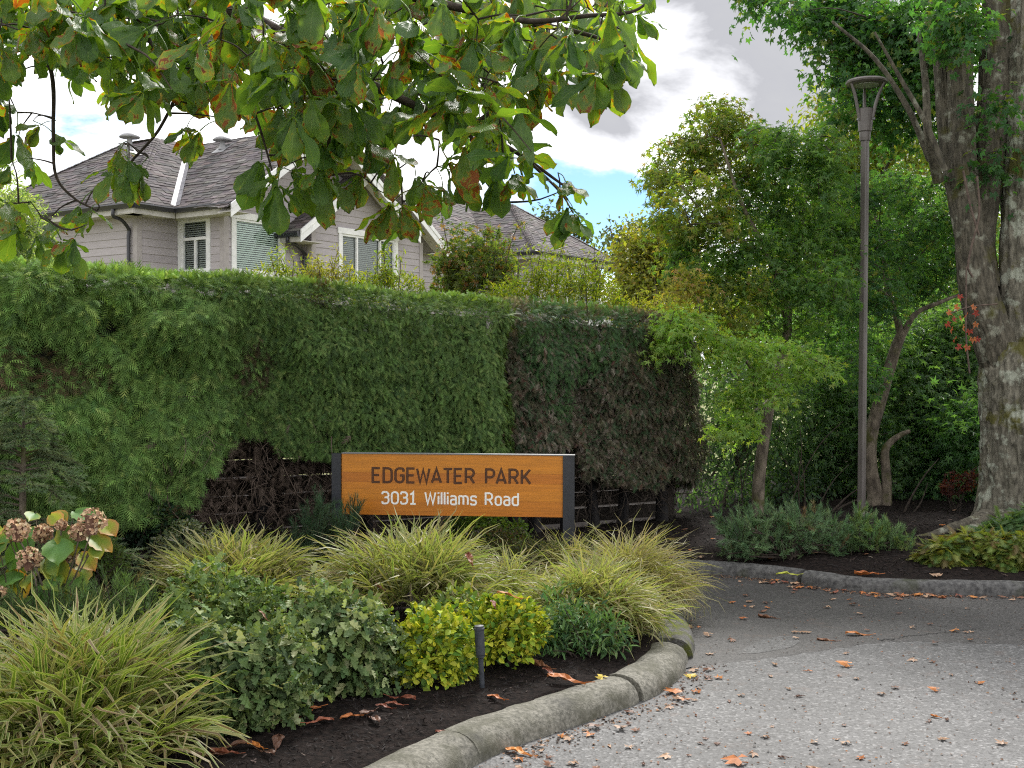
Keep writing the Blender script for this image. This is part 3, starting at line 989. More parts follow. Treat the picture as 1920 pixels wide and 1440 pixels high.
cornerboard(A_, Z0, EZ); cornerboard(W1, Z0, EZ - .05); cornerboard(G2, Z0, 5.0)
m = MB(); m.box(np.array([0, 0, 0]), .1, .1, 1)
for p, dd in ((G2R, (-HU, NU)), (A_ + 3.2 * HV, (HV, NV))):
    m = MB(); a = [p + dd[0] * i + dd[1] * j for (i, j) in ((-.034, .034), (.11, .034), (.11, -.05), (-.034, -.05))]
    m.hexa(np.array([x + HZ * Z0 for x in a]), np.array([x + HZ * 5.05 for x in a])); m.build('corner_board', 'corner', house)

# ---- roofs: planes described by eave start, eave direction, up-slope plan direction
SHC = [(4, (0.078, 0.069, 0.070)), (4, (0.098, 0.086, 0.086)), (2, (0.062, 0.056, 0.058)), (1.5, (0.122, 0.107, 0.106))]
RS = np.random.RandomState(11)


def roof_plane(org, e, r, poly, name='roof_plane'):
    """poly in (along eave, run up slope) plan metres; height = EZ-ish from org.z + run*PZ"""
    poly = np.array(poly, float)
    P = lambda a, b, h=0.0: org + e * a + r * b + HZ * (b * PZ) + (HZ - r * PZ) * h
    m = MB(); m.add([P(a, b) for a, b in poly], [tuple(range(len(poly)))])
    deck = m.build('roof', 'roofdeck', house)
    sm = MB(); b0, b1 = poly[:, 1].min(), poly[:, 1].max()
    step = 0.135 * math.cos(math.atan(PZ))
    b = b0 - 0.02; row = 0
    vs, cs = [], []
    while b < b1:
        bm = min(max(b + step * 0.5, b0 + 1e-3), b1 - 1e-3)
        xs = []
        for i in range(len(poly)):
            p, q = poly[i], poly[(i + 1) % len(poly)]
            if (p[1] - bm) * (q[1] - bm) < 0: xs.append(p[0] + (q[0] - p[0]) * (bm - p[1]) / (q[1] - p[1]))
        if len(xs) >= 2:
            x, x1 = min(xs), max(xs)
            x -= RS.uniform(0, .1)
            while x < x1:
                w = RS.uniform(0.17, 0.36); xe = min(x + w, x1)
                up = RS.uniform(0.010, 0.024); db = RS.uniform(-.012, .012)
                c = pick(RS, 1, SHC)[0]
                top = min(b + step * 1.9, b1)
                vs.append([P(max(x, min(xs)), b + db, up), P(xe - .006, b + db, up), P(xe - .006, top, 0.004), P(max(x, min(xs)), top, 0.004),
                           P(max(x, min(xs)), b + db, 0.001), P(xe - .006, b + db, 0.001)])
                cs.append(c); x = xe
        b += step; row += 1
    n = len(vs)
    if n:
        v = np.array(vs).reshape(-1, 3); o6 = np.arange(n)[:, None] * 6
        sm.add(v, np.vstack([o6 + np.array([0, 1, 2, 3]), o6 + np.array([4, 5, 1, 0])]), np.repeat(np.array(cs), 6, axis=0))
        sm.build('shingles', 'shingle', deck, kind='stuff')
    return deck


OV = 0.5
E2 = A_ + OV * (NV + NU) + HZ * EZ              # eave corner of the left wing
# plane above wall A (eave along V), plane above wall B (eave along U)
roof_plane(E2, HV, HU, [(0, 0), (7.6, 0), (4.4, 3.2), (3.2, 3.2)])
roof_plane(E2, HU, HV, [(0, 0), (1.18, 0), (4.5, 3.3), (3.2, 3.2)])
# gable one: left slope above wall C, right slope behind gable two
E1 = BC + OV * (NV + NU) + HZ * EZ
L1 = 1.567 + 0.42 - OV                          # towards the gable face
roof_plane(E1, -HV, HU, [(-5.0, 3.2), (-3.2, 3.2), (0.0, 0), (L1 + OV, -0.24), (L1 + OV, 3.2)])
roof_plane(E1 + HU * 6.4, HV, -HU, [(-L1 - OV, 3.2), (5, 3.2), (5, 0), (-L1 - OV, 0)])
# gable two
PK2 = 6.96 - 0.02
E3 = G2 + NU * 0.40 + HZ * 0
g2l = E3 - HU * 0.80 + HZ * (PK2 - 2.96 * PZ); g2r = E3 + HU * 5.12 + HZ * (PK2 - 2.96 * PZ)
roof_plane(g2l, HV, HU, [(0, 0), (0.75, 0), (3.5, 2.96), (0, 2.96)])
roof_plane(g2r, HV, -HU, [(0, 0), (1.6, 0), (4.2, 2.96), (0, 2.96)])
# middle block facing right of the camera, then the right wing
EM = K3 + 1.9 * HV + 0.5 * NU - 6.5 * HU + HZ * EZ
roof_plane(EM, HU, HV, [(0, 0), (6.05, 0), (9.3, 3.2), (-1.5, 3.2)])
E4 = np.array([0.77, 36.8, 0.0]) + HZ * EZ
roof_plane(E4, HV, HU, [(0, 0), (1.85, 0), (4.9, 2.75), (2.75, 2.75)])
roof_plane(E4, HU, HV, [(0, 0), (5.5, 0), (2.75, 2.75)])
# ridge and hip caps, valley metal


def cap_line(p, q, name, mat, w=0.13, lift=0.03):
    p = np.asarray(p); q = np.asarray(q); L = np.linalg.norm(q - p); d = (q - p) / L
    s = nrm(np.cross(d, HZ)); up = np.cross(s, d)
    m = MB(); n = max(1, int(L / 0.2))
    for i in range(n):
        a = p + d * (L * i / n) + up * (lift + .014); b = p + d * (L * (i + 1.25) / n) + up * lift
        v = [a - s * w - up * .05, a, a + s * w - up * .05, b - s * w - up * .05, b, b + s * w - up * .05]
        m.add(v, [(0, 1, 4, 3), (1, 2, 5, 4)], pick(RS, 1, SHC)[0])
    m.build(name, mat, house, kind='stuff' if n > 1 else None)


rp = lambda org, e, r, a, b: org + e * a + r * b + HZ * b * PZ
cap_line(rp(E2, HV, HU, 0, 0), rp(E2, HV, HU, 3.2, 3.2), 'hip_cap', 'shingle')
cap_line(rp(E2, HV, HU, 3.2, 3.2), rp(E2, HV, HU, 4.4, 3.2), 'ridge_cap', 'shingle')
cap_line(rp(E2, HV, HU, 7.6, 0), rp(E2, HV, HU, 4.4, 3.2), 'hip_cap', 'shingle')
cap_line(rp(E4, HV, HU, 0, 0), rp(E4, HV, HU, 2.75, 2.75), 'hip_cap', 'shingle')
cap_line(rp(E4, HU, HV, 5.5, 0), rp(E4, HU, HV, 2.75, 2.75), 'hip_cap', 'shingle')


def valley(p, q):
    p = np.asarray(p); q = np.asarray(q); d = nrm(q - p); s = nrm(np.cross(d, HZ)); up = np.cross(s, d)
    m = MB(); m.add([p - s * .10 + up * .075, p + up * .035, p + s * .10 + up * .075, q - s * .10 + up * .075, q + up * .035, q + s * .10 + up * .075], [(0, 1, 4, 3), (1, 2, 5, 4)])
    m.build('valley_flashing', 'zinc', house)


valley(rp(E1, HU, HV, 0, 0), rp(E1, HU, HV, 3.2, 3.2))
valley(rp(E4, HV, HU, 1.85, 0), rp(E4, HV, HU, 4.9, 2.75))


def eave(p, q, out, soffit=0.5):
    """gutter, fascia and soffit along an eave from p to q; out = outward plan direction"""
    p = np.asarray(p) - HZ * 0.02; q = np.asarray(q) - HZ * 0.02
    prof = [(-.01, 0), (.10, .0), (.115, -.03), (.085, -.11), (-.01, -.12)]
    m = MB(); m.hexa(np.array([p + out * a + HZ * b for a, b in prof]), np.array([q + out * a + HZ * b for a, b in prof])); m.build('gutter', 'gutter', house)
    prof = [(-.012, -.05), (-.012, -.235), (-.05, -.235), (-.05, -.05)]
    m = MB(); m.hexa(np.array([p + out * a + HZ * b for a, b in prof]), np.array([q + out * a + HZ * b for a, b in prof])); m.build('fascia', 'soffit', house)
    m = MB(); prof = [(-.052, -.20), (-.052, -.215), (-soffit, -.215), (-soffit, -.20)]
    m.hexa(np.array([p + out * a + HZ * b for a, b in prof]), np.array([q + out * a + HZ * b for a, b in prof])); m.build('soffit', 'soffit', house)


eave(E2 + HV * 3.55, E2, NV); eave(E2, E2 + HU * 1.18, NU); eave(E1, E1 - HV * (L1 + OV - 0.05), NV)
eave(g2l + HV * .75, g2l, NV, .8)
eave(E4 + HV * 1.85, E4, NV); eave(E4, E4 + HU * 5.5, NU); eave(EM, EM + HU * 6.05, NU)


def rake(lo, hi, out, mat='white', sof=0.42):
    """white two-board fascia along a gable slope and the soffit behind it"""
    lo = np.asarray(lo); hi = np.asarray(hi)
    for (t0, t1, o0, o1) in ((0.03, -0.09, 0.0, 0.04), (-0.092, -0.27, 0.0, 0.022)):
        m = MB(); pr = [(o0, t0), (o1, t0), (o1, t1), (o0, t1)]
        m.hexa(np.array([lo + out * a + HZ * b for a, b in pr]), np.array([hi + out * a + HZ * b for a, b in pr])); m.build('fascia', mat, house)
    m = MB(); pr = [(-.002, -.14), (-.002, -.16), (-sof, -.16), (-sof, -.14)]
    m.hexa(np.array([lo + out * a + HZ * b for a, b in pr]), np.array([hi + out * a + HZ * b for a, b in pr])); m.build('soffit', 'soffit', house)


f1 = E1 - HV * (L1 + OV)
rake(f1 - HU * 0.14 + HZ * (-0.14 * PZ), f1 + HU * 3.2 + HZ * 3.2 * PZ, NU)
pk = E3 + HU * 2.16 + HZ * PK2
rake(f1 + HU * 6.54 + HZ * (-0.14 * PZ), f1 + HU * 3.2 + HZ * 3.2 * PZ, NU)
rake(g2l, pk, NU); rake(g2r, pk, NU)

def spout(p, mid, z_end, name='downspout'):
    p = np.asarray(p, float); mid = np.asarray(mid, float)
    m = MB(); pts = [p, p - HZ * .16, p * .5 + mid * .5 + HZ * 0.02, mid + HZ * .06, mid - HZ * .12, np.array([mid[0], mid[1], z_end])]
    pts = np.vstack([spline(pts[:5], 16), pts[5][None]])
    m.tube(pts, 0.042, 8); m.build(name, 'gutter', house, smooth=True)


spout(rp(E2, HV, HU, 0.62, -0.05) - HZ * .1, A_ + HV * .20 + NV * .08 + HZ * 4.72, 1.2)
spout(g2l + HV * .38 - HU * .03 - HZ * .1, G2 + HV * .16 + NV * .09 + HZ * 4.35, 1.2)
spout(E4 + HU * 4.7 - HZ * .1 + NU * .05, K3 + HU * 4.2 + NU * .08 + HZ * 4.6, 1.2)


def vent(a, b, org, e, r, h, cap):
    p = rp(org, e, r, a, b)
    root = part_empty('roof_vent', house)
    m = MB()
    q = [p + e * x + r * y + HZ * (y * PZ + .03) for x, y in ((-.2, -.2), (.2, -.2), (.2, .2), (-.2, .2))]
    m.hexa(np.array(q), np.array([x + HZ * .012 for x in q])); m.build('flashing', 'ventgrey', root)
    m = MB(); m.tube([p, p + HZ * .1, p + HZ * h], [.11, .07, .06], 10); m.build('pipe', 'ventgrey', root, smooth=True)
    if cap:
        m = MB(); m.tube([p + HZ * h, p + HZ * (h + .02), p + HZ * (h + .09), p + HZ * (h + .13)], [.24, .26, .17, .02], 14); m.build('cowl', 'ventgrey', root, smooth=True)


vent(2.4, 1.35, E2, HV, HU, 0.42, False)
vent(1.75, 2.35, E2, HU, HV, 0.30, True)
vent(-1.4, 2.7, E1, -HV, HU, 0.22, True)

# neighbour's low grey roof seen through the gap at the right of the house
nb = thing('neighbour_house', 'pale grey low roof far off between the house and the trees', 'house', (3.2, 40, 0))
c = at(1160, 552, 40.0)
m = MB(); w = np.array([2.0, .4, 0]); dpt = np.array([-.6, 3.0, 0])
a = c + np.array([-1.2, 0, -0.35])
pts = [a, a + w, a + w + dpt * .5 + HZ * .9, a + dpt * .5 + HZ * .9]
m.hexa(np.array(pts), np.array([p - HZ * .08 for p in pts])); m.build('roof', 'ventgrey', nb)
m = MB(); m.hexa(np.array([a + dpt * .04, a + w + dpt * .04, a + w + dpt * .5, a + dpt * .5]) - HZ * .08, np.array([a + dpt * .04, a + w + dpt * .04, a + w + dpt * .5, a + dpt * .5]) * np.array([1, 1, 0])); m.build('wall', 'white', nb)
m = MB(); m.tube([c + np.array([.35, .8, .1]), c + np.array([.35, .8, .75])], .11, 10); m.build('chimney', 'white', nb)

# ------------------------------------------------------------------ fence behind the hedge
fence = thing('fence', 'dark horizontal board fence half hidden behind the hedge trunks', 'fence', (-1, 10.1, 0))
FD = nrm(np.array([1, .55, 0.0])); FN = np.array([FD[1], -FD[0], 0.0])
fo = np.array([0, 10.2 + .50, 0.0])
for i, s in enumerate(np.arange(-6.2, 2.0, 2.0)):
    m = MB(); m.box(fo + FD * s - FN * 0.06 + HZ * .85, .09, .09, 1.7, np.stack([FD, FN, HZ], -1)); m.build('post', 'fence', fence)
rs = np.random.RandomState(3)
for s in np.arange(-6.2, 0.0, 2.0):
    for r_ in range(11):
        z = 0.15 + 0.142 * r_
        m = MB(); m.box(fo + FD * (s + 1.0) + HZ * (z + .065 + rs.uniform(-.004, .004)), 1.985, .022, .133 + rs.uniform(-.004, .003), np.stack([FD, FN, HZ], -1))
        m.build('plank', 'fence', fence)

# ------------------------------------------------------------------ sign
SK = 0.925
A_L, A_R = np.array([-1.331, 9.15]) * SK, np.array([0.389, 9.0]) * SK
SD = np.array([*(A_R - A_L), 0.0]); SW = np.linalg.norm(SD); SD = SD / SW
SN = np.array([SD[1], -SD[0], 0.0])
ROLL = -0.0035
SZ = nrm(HZ - SD * ROLL); SD = nrm(SD + HZ * ROLL)
SO = np.array([A_L[0], A_L[1], 1.6 + (0.458 - 1.6) * SK])          # bottom left of the panel, front face
SH = 0.474 * SK
sign = thing('sign', 'orange cedar park sign on two charcoal posts reading EDGEWATER PARK 3031 Williams Road', 'sign', (-0.44, 8.4, 0.1))


def sbox(parent, name, mat, x0, x1, z0, z1, d0, d1):
    m = MB(); pts = [SO + SD * x + SZ * z + SN * q for q in (d0, d1) for (x, z) in ((x0, z0), (x1, z0), (x1, z1), (x0, z1))]
    m.hexa(np.array(pts[:4]), np.array(pts[4:])); return m.build(name, mat, parent)


panel = sbox(sign, 'panel', 'post', 0.003, SW - 0.003, 0.003, SH - 0.003, -0.060, -0.024)
for z0, z1 in zip([0, .028, .110, .185, .235, .306], [.028, .110, .185, .235, .306, SH]):
    sbox(panel, 'plank', 'signwood', 0.0, SW, z0 + .00025, z1 - .00025, -0.022, 0.0)
sbox(sign, 'cap', 'capmetal', 0.0, SW + 0.085, SH + .001, SH + .007, -0.066, 0.006)
for x0, x1 in ((-0.070, -0.003), (SW + .003, SW + .082)):
    m = MB(); c0 = SO + SD * x0; c1 = SO + SD * x1
    top = SO[2] + SH - 0.001
    base = [np.array([*(c + SN * q)[:2], 0.0]) for q in (-.07, .012) for c in (c0, c1)]
    base = [base[0], base[1], base[3], base[2]]
    m.hexa(np.array(base), np.array([b + HZ * (top + (ROLL * (x0 if i in (0, 3) else x1))) for i, b in enumerate(base)]))
    m.build('post', 'post', sign)


def rpoly(pts, r, closed=False, n=5):
    """polyline with rounded corners where r > 0"""
    P = [np.array(p, float) for p in pts]; out = []
    k = len(P)
    for i in range(k):
        ri = r[i] if isinstance(r, (list, tuple)) else r
        if (not closed and i in (0, k - 1)) or ri <= 0: out.append(P[i]); continue
        a, b, c = P[i - 1], P[i], P[(i + 1) % k]
        d1 = nrm(a - b); d2 = nrm(c - b)
        rr = min(ri, np.linalg.norm(a - b) * .5, np.linalg.norm(c - b) * .5)
        p0, p1 = b + d1 * rr, b + d2 * rr
        for t in np.linspace(0, 1, n):
            out.append((1 - t) ** 2 * p0 + 2 * t * (1 - t) * (b * .75 + (p0 + p1) * .125) + t * t * p1)
    return np.array(out)


def G(ch):
    """stroke skeletons, cap height 1: list of (points, corner radius, closed); advance width"""
    R_ = .24; X = .72
    g = {
        'E': ([([(.50, 1), (0, 1), (0, 0), (.50, 0)], 0, 0), ([(0, .51), (.44, .51)], 0, 0)], .50),
        'D': ([([(0, 0), (0, 1), (.56, 1), (.56, 0)], [0, 0, R_, R_], 1)], .56),
        'G': ([([(.56, .76), (.56, 1), (0, 1), (0, 0), (.56, 0), (.56, .49), (.32, .49)], [0, R_, R_, R_, R_, 0, 0], 0)], .56),
        'W': ([([(0, 1), (.21, 0), (.43, .92), (.65, 0), (.86, 1)], 0, 0)], .86),
        'A': ([([(0, 0), (.31, 1), (.62, 0)], 0, 0), ([(.09, .24), (.53, .24)], 0, 0)], .62),
        'T': ([([(0, 1), (.60, 1)], 0, 0), ([(.30, 1), (.30, 0)], 0, 0)], .60),
        'R': ([([(0, 0), (0, 1), (.55, 1), (.55, .45), (0, .45)], [0, 0, R_, R_, 0], 0), ([(.29, .45), (.57, 0)], 0, 0)], .57),
        'P': ([([(0, 0), (0, 1), (.55, 1), (.55, .43), (0, .43)], [0, 0, R_, R_, 0], 0)], .55),
        'K': ([([(0, 0), (0, 1)], 0, 0), ([(.56, 1), (.06, .40)], 0, 0), ([(.19, .55), (.58, 0)], 0, 0)], .58),
        '3': ([([(0, .80), (0, 1), (.52, 1), (.52, .53), (.18, .53)], [0, R_, R_, .18, 0], 0), ([(.18, .53), (.53, .53), (.53, 0), (0, 0), (0, .2)], [0, .18, R_, R_, 0], 0)], .53),
        '0': ([([(0, 0), (0, 1), (.54, 1), (.54, 0)], R_, 1)], .54),
        '1': ([([(0, .78), (.24, 1), (.24, 0)], 0, 0), ([(0, 0), (.46, 0)], 0, 0)], .46),
        'i': ([([(0, 0), (0, X)], 0, 0), ([(0, .90), (0, 1.03)], 0, 0)], .0),
        'l': ([([(0, 0), (0, 1.03)], 0, 0)], .0),
        'a': ([([(.03, .62), (.03, X), (.44, X), (.44, 0)], [0, .18, .18, 0], 0), ([(.44, .42), (0, .42), (0, 0), (.44, 0)], [0, .16, .16, 0], 0)], .44),
        'm': ([([(0, 0), (0, X)], 0, 0), ([(0, X), (.37, X), (.37, 0)], [0, .18, 0], 0), ([(.37, X), (.74, X), (.74, 0)], [0, .18, 0], 0)], .74),
        's': ([([(.42, .60), (.42, X), (0, X), (0, .38), (.43, .35), (.43, 0), (0, 0), (0, .13)], [0, .15, .15, .13, .13, .15, .15, 0], 0)], .43),
        'o': ([([(0, 0), (0, X), (.47, X), (.47, 0)], .2, 1)], .47),
        'd': ([([(.46, 0), (.46, 1.03)], 0, 0), ([(.46, X), (0, X), (0, 0), (.46, 0)], [0, .2, .2, 0], 0)], .46),
    }
    return g[ch]


def stroke_mesh(m, pts, hw, closed, to3, d0, d1, mi=0):
    k = len(pts)
    P = pts
    if closed:
        t1 = nrm(P - np.roll(P, 1, 0)); t2 = nrm(np.roll(P, -1, 0) - P)
    else:
        e = nrm(np.diff(P, axis=0)); t1 = np.vstack([e[:1], e]); t2 = np.vstack([e, e[-1:]])
    n1 = np.stack([-t1[:, 1], t1[:, 0]], -1); n2 = np.stack([-t2[:, 1], t2[:, 0]], -1)
    mt = nrm(n1 + n2); sc = np.clip(1 / np.maximum((mt * n1).sum(1), .35), 1, 2.6)
    L = P + mt * (hw * sc)[:, None]; Rr = P - mt * (hw * sc)[:, None]
    if not closed:
        L[0] -= t2[0] * 0; Rr[0] -= t2[0] * 0
    v = np.vstack([to3(L, d1), to3(Rr, d1), to3(L, d0), to3(Rr, d0)])
    f = []
    for i in range(k if closed else k - 1):
        j = (i + 1) % k
        f += [(i, k + i, k + j, j), (i, j, 2 * k + j, 2 * k + i), (k + i, 3 * k + i, 3 * k + j, k + j)]
    if not closed:
        f += [(0, 2 * k, 3 * k, k), (k - 1, 2 * k - 1, 4 * k - 1, 3 * k - 1)]
    m.add(v, f, mi=mi)


def text_line(txt, x0, x1, zb, h, hw, gap, mats, inner=False):
    adv = 0; place = []
    for ch in txt:
        if ch == ' ': adv += gap * 2.1; continue
        _, w = G(ch)
        if place and place[-1][0] + ch in ('WA', 'AT', 'PA', 'TE', 'EW'): adv -= .09
        place.append((ch, adv)); adv += w + gap
    total = adv - gap
    sx = (x1 - x0) / (total + 2 * hw)
    for ch, a in place:
        m = MB()
        to3 = lambda p, d: np.array([SO + SD * (x0 + (a + hw + q[0]) * sx) + SZ * (zb + (hw + q[1] * (1 - 2 * hw)) * h) + SN * d for q in p])
        for i, (pts, r, cl) in enumerate(G(ch)[0]):
            pp = rpoly(pts, r, bool(cl))
            if not cl:
                pass
            stroke_mesh(m, pp, hw, bool(cl), to3, -0.004, 0.0016 + 0.00025 * i)
            if inner: stroke_mesh(m, pp, hw * .42, bool(cl), to3, 0.0, 0.0024 + 0.00025 * i, 1)
        m.build('letter', mats, panel)


pxm = SW / 415.0
text_line('EDGEWATER PARK', (697 - 640) * pxm, (997 - 640) * pxm, SH - (908.5 - 854.5) * pxm * 1.0 - 0.004, 31 * pxm, 0.080, .27, ['letter_dark', 'letter_mid'], True)
text_line('3031 Williams Road', (716 - 640) * pxm, (974 - 640) * pxm, SH - (948.5 - 854.5) * pxm - 0.002, 25.5 * pxm, 0.076, .26, ['letter_white'])

# ------------------------------------------------------------------ street lamp
LB = at(1615, 975, 11.2); LB[2] = bz(LB[0], LB[1])
LT = at(1622.5, 232, 11.2)
lamp = thing('street_lamp', 'slender bronze street lamp with a flat disc head on three arms', 'street lamp', LB)


def flute(i, a): return 1 + 0.10 * np.cos(a * 4)


m = MB(); m.tube(spline([LB - HZ * .1, LB * .5 + LT * .5, LT], 8), 0.036, 32, wob=flute); m.build('pole', 'lamp', lamp, smooth=True)
ax = nrm(LT - LB)
m = MB(); m.tube([LB - HZ * .02, LB + HZ * .03, LB + HZ * .05], [.075, .075, .05], 18); m.build('base_plate', 'lamp', lamp)
c0 = at(1622, 258, 11.2); c1 = at(1623, 205, 11.2)
m = MB(); m.tube([c0 - ax * .03, c0, c0 + ax * .05, c0 + ax * .06, c1, c1 + ax * .012], [.048, .052, .054, .062, .078, .05], 22); m.build('collar', 'lamp', lamp, smooth=False)
dc = at(1625, 155, 11.2)
m = MB(); m.tube([dc - HZ * .024, dc - HZ * .022, dc - HZ * .008, dc + HZ * .006, dc + HZ * .022, dc + HZ * .03], [.12, .165, .190, .194, .18, .02], 40); m.build('disc_head', 'lamp', lamp, smooth=False)
m = MB(); m.tube([dc - HZ * .028, dc - HZ * .0243], [.115, .115], 30); m.build('lens', 'lampglow', lamp)
for ang in (200, 320, 80):
    a = math.radians(ang); o_ = np.array([math.cos(a), math.sin(a), 0])
    m = MB(); m.tube(spline([c1 - ax * .09 + o_ * .070, c1 + ax * .02 + o_ * .095, c1 * .5 + dc * .5 + o_ * .125, dc - HZ * .02 + o_ * .172], 10), [.016] * 8 + [.013, .012], 8)
    m.build('arm', 'lamp', lamp, smooth=True)
    m = MB(); m.tube([c1 - ax * .10 + o_ * .05, c1 - ax * .10 + o_ * .092], .011, 8); m.build('bolt', 'capmetal', lamp)

# ------------------------------------------------------------------ path light
PB = gnd(904, 1297, 0.10); PB[2] = bz(PB[0], PB[1])
pl = thing('path_light', 'small charcoal bullet path light on a stem in the mulch', 'path light', PB)
PT = at(898, 1172, PB[1]); pa = nrm(PT - PB); Lh = np.linalg.norm(PT - PB)
q = lambda f: PB + pa * Lh * f
m = MB(); m.tube([q(-.1), q(.0), q(.50)], [.011, .0125, .0125], 12); m.build('stem', 'pathlight', pl, smooth=True)
m = MB(); m.tube([q(.47), q(.485), q(.52), q(.535), q(.92)], [.013, .019, .020, .0225, .0225], 18); m.build('body', 'pathlight', pl)
m = MB(); m.tube([q(.921), q(.93), q(.955), q(.96), q(.99), q(1.0)], [.024, .0255, .0255, .023, .022, .006], 18); m.build('cap', 'pathlight', pl)

# ------------------------------------------------------------------ foliage builders
def blob(px, py, Y, r, sq=0.85):
    c = at(px, py, Y); R = r * Y / F
    return (c, np.array([R, R, R * sq]))


def blob_points(rs, blobs, n, shell=(0.5, 1.0)):
    w = np.array([b[1][0] * b[1][2] for b in blobs]); w /= w.sum()
    k = rs.choice(len(blobs), n, p=w)
    d = nrm(rs.normal(size=(n, 3)))
    r = (rs.uniform(shell[0] ** 3, shell[1] ** 3, n)) ** (1 / 3)
    c = np.array([b[0] for b in blobs])[k]; R = np.array([b[1] for b in blobs])[k]
    return c + d * R * r[:, None], d, k


def leafy(m, rs, pos, out, size, pal, tmpl=T_OVAL, up=0.6, droop=0.3, jit=0.6, outw=0.7):
    n = len(pos)
    tip = out * outw + rs.normal(size=(n, 3)) * jit; tip[:, 2] -= droop
    hint = np.array([0, 0, up]) + out * 0.5 + rs.normal(size=(n, 3)) * 0.45
    scatter(m, tmpl, pos, frames(tip, hint), rs.uniform(0.65, 1.25, n) * size, pick(rs, n, pal))


def shrub(name, label, cat, base, blobs, n, size, pal, tmpl=T_OVAL, mat='leaf', seed=1, group=None, shell=(.55, 1.0), up=.6, droop=.2, jit=.55, stems=14, outw=.7, minz=None):
    rs = np.random.RandomState(seed)
    base = np.array(base, float)
    t = thing(name, label, cat, base, group)
    pos, out, k = blob_points(rs, blobs, n, shell)
    # lumpy surface: push leaves in and out by cluster noise
    pos = pos + out * ((vnoise(pos / (size * 4.5), seed) - .5) * size * 3.4)[:, None]
    ok = pos[:, 2] > (base[2] + 0.015 if minz is None else minz)
    pos, out = pos[ok], out[ok]
    m = MB(); leafy(m, rs, pos, out, size, pal, tmpl, up, droop, jit, outw)
    ns = max(6, n // 70); q, o2, _ = blob_points(rs, blobs, ns, (.85, 1.0)); ok = q[:, 2] > base[2] + .06; q, o2 = q[ok], o2[ok]
    for a, o3 in zip(q, o2):
        d = nrm(o3 * .6 + np.array([0, 0, .6]) + rs.normal(size=3) * .3); kk = 9
        f = np.linspace(0, 1, kk) * size * rs.uniform(1.2, 2.6)
        leafy(m, rs, a + d * f[:, None], nrm(rs.normal(size=(kk, 3)) + d * .5), size * .85, pal, tmpl, up, 0, .4)
    m.build('foliage', mat, t, smooth=False, kind='stuff')
    m = MB()
    for i in range(stems):
        c, R = blobs[rs.randint(len(blobs))]
        e = c + rs.normal(size=3) * R * .38
        b0 = base + np.array([rs.normal() * .03, rs.normal() * .03, -.02])
        m.tube(spline([b0, b0 * .5 + e * .5 + rs.normal(size=3) * R * .12, e], 6), np.linspace(max(.004, R[0] * .03), .002, 6), 5, cap=False)
    if stems: m.build('stems', 'twig', t)
    return t


def grow(tw, limbs, targets, rs, r0=.004, ends=None):
    """join every target to the nearest limb or to a twig already grown, so the twigs fork"""
    T = np.asarray(targets); n = len(T)
    nodes = np.zeros((len(limbs) + 3 * n, 3)); k = len(limbs); nodes[:k] = limbs
    d0 = np.array([np.min(np.linalg.norm(limbs - t, axis=1)) for t in T])
    for i in np.argsort(d0):
        t = T[i]; v = nodes[:k] - t
        dd = np.linalg.norm(v, axis=1) + .35 * np.maximum(0, v[:, 2])
        l = nodes[np.argmin(dd)]; L = np.linalg.norm(t - l)
        mid = l * .5 + t * .5 + rs.normal(size=3) * .06 * L + HZ * .05 * L
        P = spline([l, mid, t], 6)
        tw.tube(P, np.linspace(min(.012, r0 + .006 * L), r0 * .6, 6), 4, cap=False)
        nodes[k:k + 3] = P[[2, 4, 5]]; k += 3


def sprays(m, tw, rs, blobs, ns, per, rad, size, pal, tmpl, limbs=None, flat=0.22, mix=None, tilt=.45):
    """layered sprays of leaves filling blobs, each joined by a twig to the nearest limb point"""
    c, out, k = blob_points(rs, blobs, ns, (.35, 1.0))
    ax = nrm(np.array([0, 0, 1.0]) + out * tilt + rs.normal(size=(ns, 3)) * .25)
    for i in range(ns):
        p = pal if mix is None else mix[k[i]]
        r = rad * rs.uniform(.7, 1.35)
        a = rs.uniform(0, 2 * np.pi, per); q = np.sqrt(rs.uniform(0, 1, per)) * r
        x = nrm(np.cross(ax[i], rs.normal(size=3))); y = np.cross(ax[i], x)
        pos = c[i] + np.cos(a)[:, None] * q[:, None] * x + np.sin(a)[:, None] * q[:, None] * y
        pos += ax[i] * (rs.normal(size=per) * r * flat - (q / r) ** 2 * r * .35)[:, None]
        o_ = nrm(pos - c[i] + ax[i] * 0.02)
        leafy(m, rs, pos, o_, size, p, tmpl, up=1.0, droop=.45, jit=.5)
    if limbs is not None: grow(tw, limbs, c, rs, .0045)


GREEN_H = [(4, (0.095, 0.165, 0.048)), (3, (0.130, 0.215, 0.062)), (2, (0.064, 0.116, 0.040)), (1, (0.18, 0.25, 0.078))]

# ------------------------------------------------------------------ hedges
def arc(path):
    P, u = resample(np.array(path, float), 0.03)
    t = nrm(np.gradient(P, axis=0)); n_ = np.stack([t[:, 1], -t[:, 0]], -1)
    return P, u, n_


def face_y(x): return 9.46 + 0.47 * x


HL = spline([(-5.2, face_y(-5.2)), (-4, face_y(-4)), (-2.5, face_y(-2.5) + .03), (-1.2, face_y(-1.2) - .02), (-.42, face_y(-.42)), (-.17, 9.38), (-.06, 9.52), (-.04, 10.0), (-.1, 10.3)], 160)
HR = spline([(-.12, 10.02), (.1, 10.02), (.6, 10.28), (1.1, 10.52), (1.5, 10.76), (1.68, 10.95), (1.75, 11.2), (1.75, 11.5)], 120)


